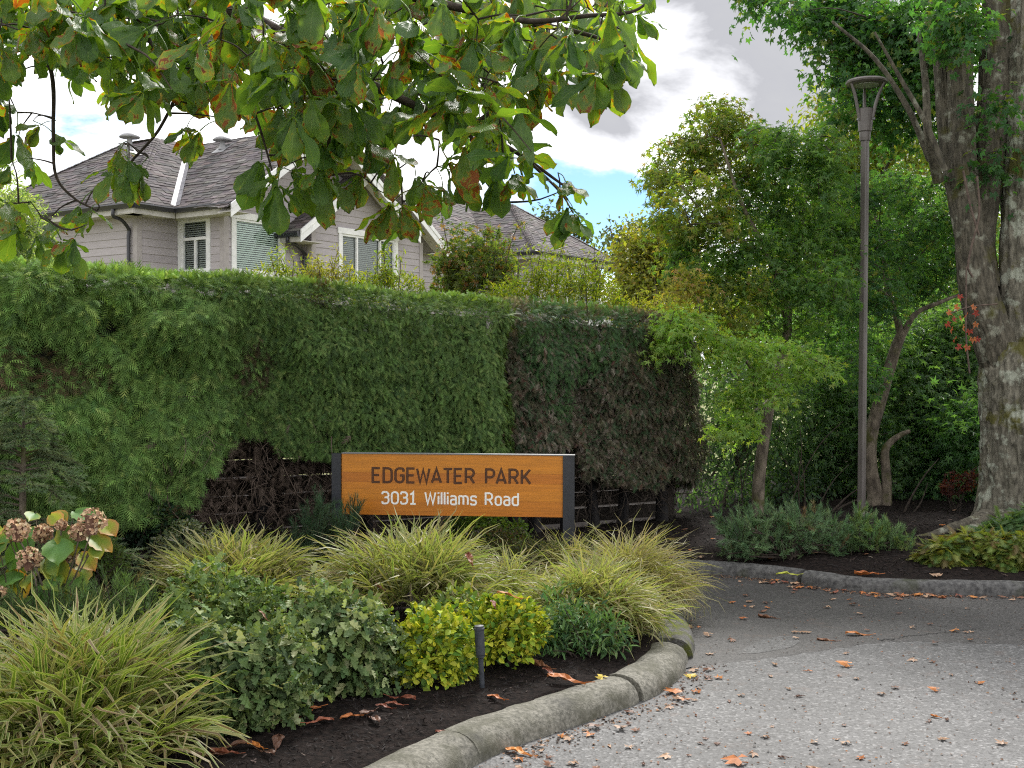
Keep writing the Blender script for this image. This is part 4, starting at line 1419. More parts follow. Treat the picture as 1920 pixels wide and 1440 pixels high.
def hl_top(x): return np.interp(x, [-5, -3.4, -2.8, -1.6, -.1, .3], [2.34, 2.30, 2.27, 2.23, 2.12, 2.12]) + 0.0
def hl_bot(x): return np.interp(x, [-5, -3.2, -2.75, -2.45, -2.25, -2.12, -1.95, -1.62, -1.45, -1.2, -.9, -.05], [.35, .45, .50, .56, .66, .84, 1.06, .96, .92, .86, .80, .72])
def hr_top(x): return np.interp(x, [-.2, .3, 1.0, 1.7, 2.1], [2.16, 2.14, 2.09, 2.05, 2.0])
def hr_bot(x): return np.interp(x, [-.2, .35, .42, .55, .62, 1.2, 2.1], [.6, .60, .95, 1.0, .62, .52, .40])


T_FROND = t_cedar(5, .5)


def hedge_face(m, path, top, bot, n, size, rs, palf, relief, thick, seed, frac_top=.12, open_left=False, shag=0.0):
    P, u, N = arc(path)
    i = rs.randint(0, len(P), n)
    x, y = P[i, 0], P[i, 1]
    zt, zb = top(x), bot(x)
    z = zb + (zt - zb) * rs.uniform(0, 1, n)
    # ragged lower edge
    e = (vnoise(np.stack([x * 5, x * 0, x * 0], -1), seed) - .5) * .30 + (vnoise(np.stack([x * 17, x * 0, x * 0], -1), seed + 3) - .5) * .16
    z = np.maximum(z, zb + e + 0.05)
    q = np.stack([u[i] * 2.4, z * 2.4, z * 0], -1)
    rel = (vnoise(q, seed) - .5) * relief + (vnoise(q * 3.1, seed + 2) - .5) * relief * .6 - thick * rs.uniform(0, 1, n) ** 2
    # lower part hangs out a little, top edge is rounded
    rel -= np.clip((z - (zt - .10)) / .10, 0, 1) ** 2 * .10
    if shag:
        gl = np.clip((-1.5 - x) / .9, 0, 1)
        rel += gl * ((vnoise(q * 1.5 + 9.1, seed + 7) - .5) * .34 + (vnoise(q * 4.5, seed + 8) - .5) * .12)
        hol = (vnoise(q * 1.15 + 3.7, seed + 9) > .80 - .06 * (x < -2.6)) & (x < -2.0)
        rel = np.where(hol, rel - .13, rel)
    n3 = np.stack([N[i, 0], N[i, 1], np.zeros(n)], -1)
    t3 = np.stack([-N[i, 1], N[i, 0], np.zeros(n)], -1)
    pos = np.stack([x, y, z], -1) + n3 * rel[:, None]
    near_top = np.clip((z - (zt - .16)) / .16, 0, 1)
    tip = n3 * .55 + t3 * rs.normal(size=(n, 1)) * .55 + HZ * (-.55 + 1.35 * near_top + rs.normal(size=n) * .35)[:, None]
    hint = n3 + HZ * .8 + rs.normal(size=(n, 3)) * .4
    col = palf(rs, n, x, z, u[i])
    scatter(m, T_FROND, pos, frames(tip, hint), size * rs.uniform(.6, 1.35, n) * (1 + .75 * bool(shag) * np.clip((-1.5 - x) / .9, 0, 1)), col)
    # top surface, its sunlit look painted in as lighter, yellower fronds
    k = int(n * frac_top); i = rs.randint(0, len(P), k)
    dpt = rs.uniform(0, .75, k)
    x, y = P[i, 0], P[i, 1]; n3 = np.stack([N[i, 0], N[i, 1], np.zeros(k)], -1)
    pos = np.stack([x, y, top(x) + (vnoise(np.stack([x * 4, dpt * 4, dpt * 0], -1), seed + 5) - .5) * .08 + .0], -1) - n3 * dpt[:, None]
    tip = np.array([0, 0, .9]) + rs.normal(size=(k, 3)) * .55
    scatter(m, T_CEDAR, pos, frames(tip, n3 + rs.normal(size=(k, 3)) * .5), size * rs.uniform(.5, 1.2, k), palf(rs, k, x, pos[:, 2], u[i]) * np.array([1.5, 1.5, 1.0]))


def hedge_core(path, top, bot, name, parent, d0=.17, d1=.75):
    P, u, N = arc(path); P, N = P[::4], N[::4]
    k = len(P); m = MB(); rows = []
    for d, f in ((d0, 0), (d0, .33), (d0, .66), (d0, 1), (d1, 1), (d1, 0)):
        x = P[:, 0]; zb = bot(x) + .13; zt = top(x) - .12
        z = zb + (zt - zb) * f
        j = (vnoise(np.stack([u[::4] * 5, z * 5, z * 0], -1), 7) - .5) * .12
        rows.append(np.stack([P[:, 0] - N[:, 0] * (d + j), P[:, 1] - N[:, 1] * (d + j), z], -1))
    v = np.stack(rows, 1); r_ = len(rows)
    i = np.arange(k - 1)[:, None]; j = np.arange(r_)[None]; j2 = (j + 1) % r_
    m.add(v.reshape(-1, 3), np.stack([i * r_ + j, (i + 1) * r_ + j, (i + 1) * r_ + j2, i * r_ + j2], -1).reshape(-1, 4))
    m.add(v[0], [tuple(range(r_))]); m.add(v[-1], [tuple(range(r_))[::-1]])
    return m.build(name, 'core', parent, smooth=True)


def pal_left(rs, n, x, z, s):
    c = pick(rs, n, GREEN_H)
    q = vnoise(np.stack([s * 1.9, z * 1.9, z * 0], -1), 21)
    b = (q > .76) & (rs.uniform(size=n) < .5)
    c[b] = pick(rs, b.sum(), [(1, (0.070, 0.052, 0.030)), (1, (0.05, 0.055, 0.025))])
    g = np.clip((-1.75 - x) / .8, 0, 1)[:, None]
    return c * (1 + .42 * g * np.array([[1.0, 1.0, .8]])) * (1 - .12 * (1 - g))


def pal_right(rs, n, x, z, s):
    c = pick(rs, n, [(3, (0.080, 0.082, 0.050)), (3, (0.052, 0.088, 0.044)), (2.4, (0.110, 0.090, 0.062)), (2.1, (0.19, 0.165, 0.13)), (.3, (0.12, 0.062, 0.048))])
    q = vnoise(np.stack([s * 1.6, z * 1.6, z * 0], -1), 33)
    b = (q > .56) & (rs.uniform(size=n) < .7)
    c[b] = pick(rs, b.sum(), [(1, (0.046, 0.095, 0.038)), (1, (0.065, 0.125, 0.044))])
    return c


def trunks(parent, pxs, seed):
    rs = np.random.RandomState(seed)
    for (px, py, r) in pxs:
        # Y where the pixel column meets the trunk line
        k = (px - CX) / F
        Y = 10.2 / (1 - .55 * k); b = np.array([k * Y, Y, 0]); b[2] = bz(b[0], b[1]) - .05
        top = b + np.array([rs.normal() * .06, rs.normal() * .04, 1.75])
        m = MB(); m.tube(spline([b, b * .6 + top * .4 + rs.normal(size=3) * .03, top], 14), np.linspace(r, r * .6, 14), 12, wob=lambda i, a: 1 + .12 * np.sin(a * 3 + i * .4) + .06 * np.sin(a * 7 + i))
        m.build('trunk', 'hedge_trunk', parent, smooth=True)


def dead_twigs(n, boxf, rs, L=(.25, .6), r=.0035, down=-.1, out=(0, -1, 0)):
    m = MB()
    for i in range(n):
        p = boxf(rs)
        d = nrm(np.array(out) * .8 + np.array([rs.normal() * .9, rs.normal() * .4, rs.normal() * .55 + down]))
        l = rs.uniform(*L)
        e = p + d * l; mid = (p + e) / 2 + rs.normal(size=3) * l * .16
        m.tube(spline([p, mid, e - HZ * l * .18], 6), np.linspace(r * rs.uniform(.7, 1.8), r * .35, 6), 4, cap=False)
        if rs.uniform() < .6:
            s = mid; e2 = s + nrm(d + rs.normal(size=3) * .7) * l * .5
            m.tube(spline([s, (s + e2) / 2 + rs.normal(size=3) * l * .06, e2], 4), np.linspace(r * .8, r * .3, 4), 3, cap=False)
    return m


rs = np.random.RandomState(40)
hl = thing('hedge', 'tall clipped green cedar hedge with bare hollow below, left of the brown hedge', 'hedge', (-1.8, 9.2, .1))
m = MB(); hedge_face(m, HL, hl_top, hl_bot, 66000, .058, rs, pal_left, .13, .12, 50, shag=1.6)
m.build('foliage', 'needle', hl, kind='stuff')
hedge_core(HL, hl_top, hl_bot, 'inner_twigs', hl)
trunks(hl, [(-80, 1060, .06), (70, 1060, .055), (285, 1045, .05), (485, 1035, .075), (690, 1020, .05), (860, 1010, .05)], 2)


def box_left(rs):
    x = rs.uniform(-2.6, -.95); return np.array([x, trunk_y(x) - .22 + rs.normal() * .12, rs.uniform(.30, 1.25)])


m = dead_twigs(420, box_left, np.random.RandomState(8), (.2, .5), .0032, -.35); 
rd = np.random.RandomState(12); k = 2600
pos = np.array([box_left(rd) for _ in range(k)]) + np.array([0, -.06, 0]); pos[:, 2] = .45 + (pos[:, 2] - .3) * .9
ok = pos[:, 2] > hl_bot(pos[:, 0]) - rd.uniform(.0, .75, k); pos = pos[ok]; k = len(pos)
scatter(m, T_FROND, pos, frames(rd.normal(size=(k, 3)) * .6 + np.array([0, -.4, -.7]), rd.normal(size=(k, 3)) + np.array([0, -1.0, .5])), rd.uniform(.05, .11, k), pick(rd, k, [(1, (.5, .5, .5))]))
m.build('dead_twigs', 'dead_twig', hl, kind='stuff')

hr = thing('hedge', 'brown thinning cedar hedge set back behind the right end of the sign', 'hedge', (1.0, 10.5, .1))
m = MB(); hedge_face(m, HR, hr_top, hr_bot, 23000, .068, rs, pal_right, .22, .2, 60)
m.build('foliage', 'needle', hr, kind='stuff')
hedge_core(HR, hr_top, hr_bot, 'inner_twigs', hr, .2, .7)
trunks(hr, [(960, 1005, .05), (1005, 1005, .062), (1062, 1000, .05), (1117, 995, .055), (1168, 985, .055), (1243, 978, .06)], 3)
PR, UR, NR = arc(HR)


def box_right(rs):
    i = rs.randint(0, len(PR) - 14); x, y = PR[i]
    zz = rs.uniform(.35, 1) if rs.uniform() < .5 else rs.uniform(.6, 2.05)
    return np.array([x, y + .10, zz])


m = dead_twigs(650, box_right, np.random.RandomState(9), (.14, .42), .0028, -.15); m.build('dead_twigs', 'twig', hr, kind='stuff')

# ------------------------------------------------------------------ trees on the right
def px_limb(pts, Y): return [at(p[0], p[1], Y + (p[2] if len(p) > 2 else 0)) for p in pts]


def tree_limbs(t, specs, mat, n=10, ridge=.08, seed=0, name='limb', first='trunk'):
    """specs: (points, r0, r1); returns all limb sample points"""
    allp = []
    for k, (pts, r0, r1) in enumerate(specs):
        P = spline(pts, max(8, 6 * len(pts)))
        rs = np.random.RandomState(seed + k)
        ph = rs.uniform(0, 6, 3)
        m = MB(); m.tube(P, np.linspace(r0, r1, len(P)), n, wob=lambda i, a: 1 + ridge * np.sin(a * 3 + ph[0] + i * .21) + ridge * .6 * np.sin(a * 7 + ph[1] - i * .33))
        m.build(first if k == 0 else name, mat, t, smooth=True)
        allp.append(P)
    return np.vstack(allp)


# front maple with yellowing layered crown
YM = 11.3
tb = at(1420, 968, YM); tb[2] = bz(tb[0], tb[1])
mp1 = thing('maple_tree', 'slender maple with light green and yellowing layered leaves in front of brown hedge', 'tree', tb)
L1p = tree_limbs(mp1, [
    ([tb - HZ * .05] + px_limb([(1423, 900), (1436, 800), (1450, 735), (1472, 650, .1), (1478, 560, .2)], YM), .064, .038),
    (px_limb([(1448, 745), (1410, 690, -.2), (1360, 640, -.5), (1290, 615, -.8)], YM), .028, .008),
    (px_limb([(1450, 740), (1430, 760, -.4), (1405, 775, -.7)], YM), .020, .006),
    (px_limb([(1476, 600, .15), (1440, 480, 0), (1390, 380, -.1), (1350, 260, -.1)], YM), .036, .010),
    (px_limb([(1478, 560, .2), (1500, 430, .4), (1520, 330, .5), (1545, 250, .5)], YM), .036, .010),
    (px_limb([(1440, 480, 0), (1340, 420, -.3), (1270, 340, -.3)], YM), .022, .007),
    (px_limb([(1470, 660, .1), (1510, 660, -.4), (1540, 680, -.5)], YM), .020, .006)], 'maple_bark', 10, .07, 3)
m, tw = MB(), MB(); rs = np.random.RandomState(70)
yg = [(3, (0.140, 0.180, 0.036)), (1.6, (0.195, 0.20, 0.038)), (2.5, (0.10, 0.16, 0.04)), (.4, (0.20, 0.14, 0.04))]
gg = [(4, (0.095, 0.180, 0.055)), (2, (0.13, 0.205, 0.055)), (1.5, (0.068, 0.14, 0.048))]
br_ = [(3, (0.19, 0.30, 0.085)), (2, (0.23, 0.33, 0.09)), (1, (0.25, 0.31, 0.08))]
og = [(2, (0.30, 0.25, 0.07)), (2.5, (0.22, 0.23, 0.05)), (.8, (0.34, 0.21, 0.10))]
bl = [(1350, 235, 70, yg), (1290, 300, 75, yg), (1250, 340, 45, yg), (1390, 300, 90, yg), (1450, 260, 60, gg), (1320, 390, 95, yg), (1420, 390, 100, gg), (1265, 430, 55, yg),
      (1330, 480, 90, gg), (1440, 500, 90, gg), (1500, 340, 75, gg), (1540, 270, 60, gg), (1540, 430, 90, gg), (1370, 570, 80, yg), (1290, 525, 42, og), (1470, 590, 70, gg), (1550, 540, 70, gg),
      (1238, 645, 44, br_), (1290, 630, 62, br_), (1350, 645, 62, br_), (1410, 645, 56, br_), (1475, 668, 56, br_), (1530, 692, 44, br_), (1410, 745, 54, br_), (1385, 795, 48, br_), (1430, 710, 40, br_), (1275, 600, 50, br_)]
bls = [blob(a, b, YM + (-.9 if p is br_ else rs.uniform(-.7, .5)), r, .75 if p is not br_ else .5) for a, b, r, p in bl]
sprays(m, tw, rs, bls, 640, 36, .17, .052, gg, T_MAPLE, L1p, mix=[p for *_, p in bl])
m.build('crown', 'leaf_thin', mp1, kind='stuff'); tw.build('twigs', 'twig', mp1, kind='stuff')

# second maple: two leaning stems behind the lamp
Y2 = 12.1
t2 = at(1642, 968, Y2); t2[2] = bz(t2[0], t2[1])
mp2 = thing('maple_tree', 'twin-stemmed dark green maple right behind the lamp post', 'tree', t2)
q0 = at(1633, 968, Y2); q1 = at(1660, 970, Y2)
L2p = tree_limbs(mp2, [
    ([np.array([q0[0], q0[1], t2[2] - .05])] + px_limb([(1640, 930), (1632, 870), (1634, 810), (1652, 740), (1676, 665), (1690, 628)], Y2), .085, .052),
    ([np.array([q1[0], q1[1], t2[2] - .05])] + px_limb([(1662, 900), (1659, 850), (1668, 832), (1690, 815), (1706, 808)], Y2 + .05), .060, .020),
    (px_limb([(1690, 632), (1680, 590), (1666, 545), (1650, 440, .2), (1620, 340, .3)], Y2), .042, .012),
    (px_limb([(1690, 632), (1715, 590), (1760, 568), (1830, 540, .2)], Y2), .036, .012),
    (px_limb([(1668, 560), (1600, 500, -.3), (1560, 460, -.5)], Y2), .024, .008)], 'maple_bark', 10, .08, 13)
dg = [(4, (0.064, 0.140, 0.060)), (3, (0.085, 0.170, 0.068)), (1.5, (0.046, 0.108, 0.054)), (.8, (0.14, 0.19, 0.05))]
m, tw = MB(), MB(); rs = np.random.RandomState(71)
bl = [(1590, 430, 80), (1660, 470, 85), (1720, 430, 80), (1620, 540, 85), (1700, 540, 70), (1760, 520, 70), (1560, 600, 70), (1640, 620, 60), (1690, 360, 70), (1780, 420, 70), (1600, 360, 60), (1820, 360, 60),
      (1860, 330, 55), (1550, 680, 60), (1610, 700, 50), (1800, 470, 60)]
bls = [blob(a, b, Y2 + rs.uniform(-.6, .8), r, .7) for a, b, r in bl]
sprays(m, tw, rs, bls, 440, 36, .19, .052, dg, T_MAPLE, L2p)
m.build('crown', 'leaf_thin', mp2, kind='stuff'); tw.build('twigs', 'twig', mp2, kind='stuff')

# the big old tree at the right edge
YB = 10.9
bb = at(1942, 968, YB); bb[2] = bz(bb[0], bb[1])
big = thing('old_tree', 'massive old tree with furrowed mossy trunk and several limbs at the right edge', 'tree', bb)


def flare(i, a): return (1 + .55 * math.exp(-i / 5.0) * (.6 + .4 * np.cos(a * 5 + 1.0))) * (1 + .045 * np.sin(a * 11 + i * .13) + .03 * np.sin(a * 23 - i * .21) + .03 * np.sin(a * 5 + i * .07))


def furrow(seed, k=9.0, amp=.075, flr=False):
    """ridged bark relief, long plates running up the stem"""
    def f(i, a):
        q = np.stack([np.cos(a) * k, np.sin(a) * k, np.full_like(a, i * .055)], -1)
        n1 = 1 - np.abs(vnoise(q, seed) - .5) * 2
        n2 = 1 - np.abs(vnoise(q * np.array([2.1, 2.1, 2.0]), seed + 1) - .5) * 2
        r = 1 - amp + amp * n1 ** 2 * 1.4 + amp * .5 * n2 ** 2
        if flr: r = r * (1 + .55 * math.exp(-i / 14.0) * (.6 + .4 * np.cos(a * 5 + 1.0)))
        return r
    return f


P = spline([bb - HZ * .12] + px_limb([(1941, 900), (1938, 800), (1932, 720), (1928, 640)], YB), 150)
m = MB(); m.tube(P, np.interp(np.linspace(0, 1, 150), [0, .15, .5, .85, 1], [.50, .475, .455, .44, .36]), 220, wob=furrow(5, 10, .06, True))
m.build('trunk', 'bark', big, smooth=True)


def rugged(i, a): return 1 + .06 * np.sin(a * 9 + i * .2) + .05 * np.sin(a * 17 - i * .31) + .05 * np.sin(a * 4 + i * .11)


limbs = [(px_limb([(1932, 740), (1936, 600), (1940, 400), (1948, 150), (1955, -120)], YB), .30, .27, 40),
         (px_limb([(1905, 730), (1866, 640), (1838, 560), (1824, 490), (1816, 430), (1812, 365)], YB - .02), .215, .10, 30),
         (px_limb([(1830, 520), (1814, 440), (1794, 340, .1), (1779, 240, .15), (1770, 130, .2), (1756, 0, .3), (1748, -80, .3)], YB), .12, .075, 20),
         (px_limb([(1834, 530), (1820, 440), (1808, 330), (1803, 220), (1800, 100), (1806, -80)], YB), .135, .10, 22),
         (px_limb([(1842, 540), (1832, 450), (1850, 320), (1862, 200), (1868, 80), (1872, -80)], YB + .1), .16, .13, 24),
         (px_limb([(1745, 300, .1), (1700, 200), (1640, 110), (1560, 40)], YB), .035, .012, 10),
         (px_limb([(1772, 320), (1735, 230), (1690, 150), (1640, 60)], YB - .3), .032, .010, 10),
         (px_limb([(1760, 340), (1740, 250, -.2), (1735, 150, -.2), (1720, 40, -.2)], YB), .05, .02, 12)]
LBp = []
for li_, (pts, r0, r1, n) in enumerate(limbs):
    k_ = 150 if r0 > .1 else 34
    P = spline(pts, k_); LBp.append(P[::max(1, k_ // 34)])
    m = MB(); m.tube(P, np.linspace(r0, r1, k_), 110 if r0 > .1 else n, wob=furrow(20 + li_, 5 + r0 * 14, .08) if r0 > .1 else rugged); m.build('limb', 'bark' if r0 > .25 else 'bark_dark', big, smooth=True)
m = MB()
for pts in ([(1848, 945), (1800, 955, -.25), (1755, 968, -.4), (1700, 975, -.5)], [(1850, 950), (1815, 965, -.5), (1790, 985, -.8)], [(1880, 960), (1865, 985, -.6)]):
    P = spline(px_limb(pts, YB - .4), 16)
    P[:, 2] = np.maximum(P[:, 2] * 0 + bed_z(P[:, 0], P[:, 1]) + np.linspace(.10, -.03, 16), 0)
    m.tube(P, np.linspace(.07, .012, 16), 10)
m.build('roots', 'bark_dark', big, smooth=True)
m = MB()
for pts, r in (([(1832, 330), (1836, 400, .0), (1822, 460), (1815, 500), (1824, 520)], .010), ([(1812, 500), (1811, 580), (1812, 640), (1818, 700)], .008), ([(1806, 320), (1818, 380), (1835, 440)], .010), ([(1870, 570), (1820, 575), (1775, 590)], .007)):
    m.tube(spline(px_limb(pts, YB - .45), 20), r, 6)
m.build('vine_stem', 'dead_twig', big, smooth=True)
LBp = np.vstack(LBp)
m, tw = MB(), MB(); rs = np.random.RandomState(72)
bl = [(1470, 15, 35), (1540, 35, 60), (1600, 70, 75), (1660, 60, 80), (1720, 60, 80), (1790, 20, 50), (1650, 150, 70), (1720, 170, 70), (1610, 180, 50), (1570, 130, 45), (1865, 190, 30), (1850, 60, 45), (1760, 240, 34), (1800, 60, 50), (1690, 60, 60), (1740, 170, 45), (1680, 230, 45), (1560, -20, 70), (1420, -10, 40), (1850, 310, 40), (1775, 20, 40), (1720, 110, 40)]
bls = [blob(a, b, YB + (rs.uniform(.9, 2.4) if a < 1680 else rs.uniform(.75, 1.6) if a < 1770 else rs.uniform(-1.0, .4)), r, .85) for a, b, r in bl]
tg = [(4, (0.050, 0.125, 0.046)), (3, (0.070, 0.155, 0.050)), (1.5, (0.038, 0.095, 0.040)), (.7, (0.14, 0.17, 0.045))]
sprays(m, tw, rs, bls, 430, 24, .22, .062, tg, T_BIGMAPLE, LBp, flat=.5)
m.build('crown', 'leaf_thin', big, kind='stuff'); tw.build('twigs', 'twig', big, kind='stuff')
# hanging orange leaves on the trunk fork
tv, tf, tuv = T_BIGMAPLE
lm = [mesh_of('orange_leaf', [tv * np.array([1, 1, 1.0]) * .050], [np.tile(c, (len(tv), 1))], [tuv], [(tf, 0)], 'leaf', False)
      for k, c in enumerate(((.36, .10, .045), (.42, .15, .06), (.30, .055, .045)))]
rs = np.random.RandomState(4)
for (px, py) in [(1800, 560), (1778, 590), (1776, 612), (1800, 600), (1812, 596), (1826, 580), (1832, 592), (1790, 640), (1796, 655), (1818, 625), (1824, 640), (1814, 655), (1834, 640), (1784, 622), (1806, 618), (1795, 580), (1830, 612), (1788, 602)]:
    o = bpy.data.objects.new('leaf', lm[rs.randint(3)]); COL.objects.link(o); adopt(o, big)
    o.location = at(px, py - 5, YB - .55 + rs.uniform(-.1, .1)); o.rotation_euler = (rs.normal() * .5 - 1.6, rs.normal() * .5, rs.uniform(-1, 1))
    o.scale = (1, 1, 1)
    o['label'] = 'orange autumn leaf hanging at the trunk fork'

# ------------------------------------------------------------------ trees and shrubs further back
def bg_tree(name, label, base_px, Y, bl, n, size, pal, seed, trunk_r=.12, cat='tree', ns=140, per=40, rad=.45, tm=None, sq=.9, group=None, dy=.9):
    rs = np.random.RandomState(seed)
    b = at(base_px[0], base_px[1], Y); b[2] = -0.1
    t = thing(name, label, cat, b, group)
    cs = [blob(a, c, Y + rs.uniform(-dy, dy), r, sq) for a, c, r in bl]
    top = cs[0][0]
    mid = np.mean([c[0] for c in cs], axis=0)
    lim = [([b, b * .6 + mid * .4, mid], trunk_r, trunk_r * .5)] + [([b * .4 + mid * .6, (mid + c[0]) / 2 + np.array([0, 0, .1]), c[0]], trunk_r * .4, .012) for c in cs]
    LP = tree_limbs(t, lim, 'bark_dark', 7, .05, seed)
    m, tw = MB(), MB()
    sprays(m, tw, rs, cs, ns, per, rad, size, pal, T_SIMPLE if tm is None else tm, LP, flat=.5)
    m.build('crown', 'leaf_thin', t, kind='stuff'); tw.build('twigs', 'twig', t, kind='stuff')
    return t


yl = [(3, (0.15, 0.175, 0.032)), (3, (0.115, 0.155, 0.032)), (1, (0.20, 0.19, 0.04)), (1, (0.08, 0.12, 0.03))]
yo = [(3, (0.19, 0.19, 0.04)), (2, (0.15, 0.17, 0.04)), (.6, (0.22, 0.16, 0.04))]
mg = [(3, (0.060, 0.095, 0.025)), (3, (0.045, 0.080, 0.026)), (1, (0.10, 0.12, 0.03))]
dk = [(3, (0.070, 0.122, 0.074)), (2, (0.092, 0.155, 0.086)), (1, (0.048, 0.088, 0.060))]
mk = [(3, (0.105, 0.185, 0.090)), (2, (0.14, 0.23, 0.10)), (1, (0.07, 0.125, 0.068))]
bg_tree('background_tree', 'golden green bushy tree beyond the hedge, just right of the grey house', (1200, 700), 24, [(1192, 462, 32), (1222, 500, 55), (1192, 535, 40), (1245, 450, 50), (1200, 560, 50), (1270, 540, 60), (1250, 590, 50)], 0, .11, yo, 80, .16, ns=420, per=44, rad=.40)
bg_tree('background_tree', 'tall sunlit olive tree rising behind the maples and the lamp', (1600, 700), 19, [(1600, 280, 70), (1540, 330, 70), (1660, 330, 80), (1590, 400, 90), (1500, 420, 70), (1700, 270, 70), (1720, 400, 80), (1640, 220, 60), (1560, 210, 45), (1480, 500, 80), (1620, 500, 90), (1740, 520, 90), (1820, 420, 80), (1560, 590, 70), (1680, 590, 70), (1830, 560, 70), (1430, 570, 70), (1450, 640, 70), (1390, 640, 60), (1500, 660, 60), (1360, 600, 50)], 0, .095, yl, 81, .2, ns=860, per=46, rad=.40)
bg_tree('background_tree', 'small dark crown seen over the far end of the house roof', (1040, 560), 50, [(1030, 410, 18), (1060, 425, 20), (1085, 440, 22), (1015, 425, 12)], 0, .22, [(1, (0.05, 0.07, 0.035)), (1, (0.07, 0.085, 0.035))], 82, .15, ns=40, per=26, rad=.5)
bg_tree('background_tree', 'thin grey green crown low on the skyline by the house', (1160, 600), 44, [(1130, 440, 14), (1165, 435, 18), (1195, 430, 18), (1180, 455, 25), (1145, 465, 20)], 0, .2, [(1, (0.06, 0.08, 0.04)), (1, (0.09, 0.10, 0.04))], 83, .13, ns=44, per=22, rad=.5)
for k, (lab, bl, pal, Y, n) in enumerate((
        ('dark green tangled shrub in deep shade behind the slender maple trunk', [(1340, 800, 80), (1420, 760, 85), (1480, 830, 90), (1400, 880, 80), (1330, 900, 50), (1500, 920, 60), (1440, 680, 70), (1370, 700, 60)], dk, 12.9, 190),
        ('dark shrub mass filling the gap behind the lamp post foot', [(1560, 780, 80), (1600, 700, 85), (1560, 880, 80), (1640, 840, 80), (1700, 720, 85), (1530, 700, 70), (1610, 930, 55), (1660, 650, 60), (1520, 620, 60)], mk, 13.5, 260),
        ('leafy green shrub low between the twin stems and the big trunk', [(1745, 840, 50), (1785, 800, 60), (1815, 870, 45), (1762, 900, 40), (1830, 800, 45)], [(3, (0.085, 0.17, 0.075)), (2, (0.11, 0.205, 0.085)), (1, (0.055, 0.12, 0.058))], 12.9, 200),
        ('tall shaded shrub against the left side of the big trunk', [(1800, 700, 60), (1760, 650, 70), (1840, 720, 50), (1720, 780, 60), (1800, 620, 60)], mk, 13.4, 160),
        ('shaded evergreen bush beyond the big trunk at the edge', [(1880, 560, 70), (1890, 780, 70), (1860, 880, 60), (1920, 400, 80), (1950, 640, 90), (1960, 820, 90), (2060, 560, 100), (2050, 760, 100), (2040, 920, 90), (1950, 930, 60)], dk, 13.8, 260))):
    bg_tree('shrub', lab, (bl[0][0], 960), Y, bl, 0, .068, pal, 90 + k, .04, 'shrub', ns=int(n * 1.5), per=34, rad=.34, tm=T_OVAL if k in (0, 4) else T_MAPLE, dy=.65)
# a distant wood closes the view behind everything
rs = np.random.RandomState(5)
m = MB()
N_ = 11000
x = rs.uniform(-46, 60, N_); y = 62 + rs.uniform(-3, 3, N_)
h = 5.0 + 3.0 * vnoise(np.stack([x * .16, x * 0, x * 0], -1), 3) + 1.6 * vnoise(np.stack([x * .6, x * 0, x * 0], -1), 4)
h = np.where((x > -14) & (x < 9), np.minimum(h, 5.2), h)
z = rs.uniform(0, 1, N_) ** .8 * h
out = np.tile(np.array([0, -1.0, .3]), (N_, 1)) + rs.normal(size=(N_, 3)) * .5
leafy(m, rs, np.stack([x, y + (z / h) * 2, z], -1), nrm(out), .75, [(2, (0.045, 0.07, 0.03)), (2, (0.06, 0.085, 0.03)), (1, (0.09, 0.10, 0.035)), (1, (0.03, 0.05, 0.028))], T_WIDE)
o = m.build('distant_wood', 'leaf', kind='stuff'); o['label'] = 'distant belt of green woodland beyond the houses'

# sunlit shrubs on the far side of the hedge
lime = [(3, (0.16, 0.185, 0.022)), (3, (0.115, 0.155, 0.025)), (1, (0.20, 0.19, 0.035)), (1, (0.075, 0.12, 0.025))]


def twiggy(label, blobs, n, seed, pal, size=.06, tm=T_SLIM, up_stems=6, Y=12.5, name='shrub', cat='shrub'):
    rs = np.random.RandomState(seed)
    cs = [blob(a, b, Y + rs.uniform(-.25, .25), r, 1.0) for a, b, r in blobs]
    base = np.mean([c[0] for c in cs], axis=0); base[2] = 0
    t = shrub(name, label, cat, base, cs, n, size, pal, tm, 'leaf_thin', seed, shell=(.1, 1.0), up=.5, droop=0.05, jit=.8, stems=10, minz=1.0)
    m = MB(); f = MB()
    for i in range(up_stems):
        c, R = cs[rs.randint(len(cs))]
        b = c + rs.normal(size=3) * R * .4; e = b + np.array([rs.normal() * .08, rs.normal() * .05, R[2] * rs.uniform(1.0, 1.9)])
        P = spline([b - HZ * .2, (b + e) / 2 + rs.normal(size=3) * .02, e], 8); m.tube(P, np.linspace(.006, .002, 8), 4)
        k = 26; q = P[rs.randint(2, 8, k)] + rs.normal(size=(k, 3)) * .035
        leafy(f, rs, q, nrm(rs.normal(size=(k, 3)) + HZ * .6), size, pal, tm, .4, 0, .5)
    if up_stems: m.build('shoots', 'dead_twig', t); f.build('shoot_leaves', 'leaf_thin', t, kind='stuff')
    return t


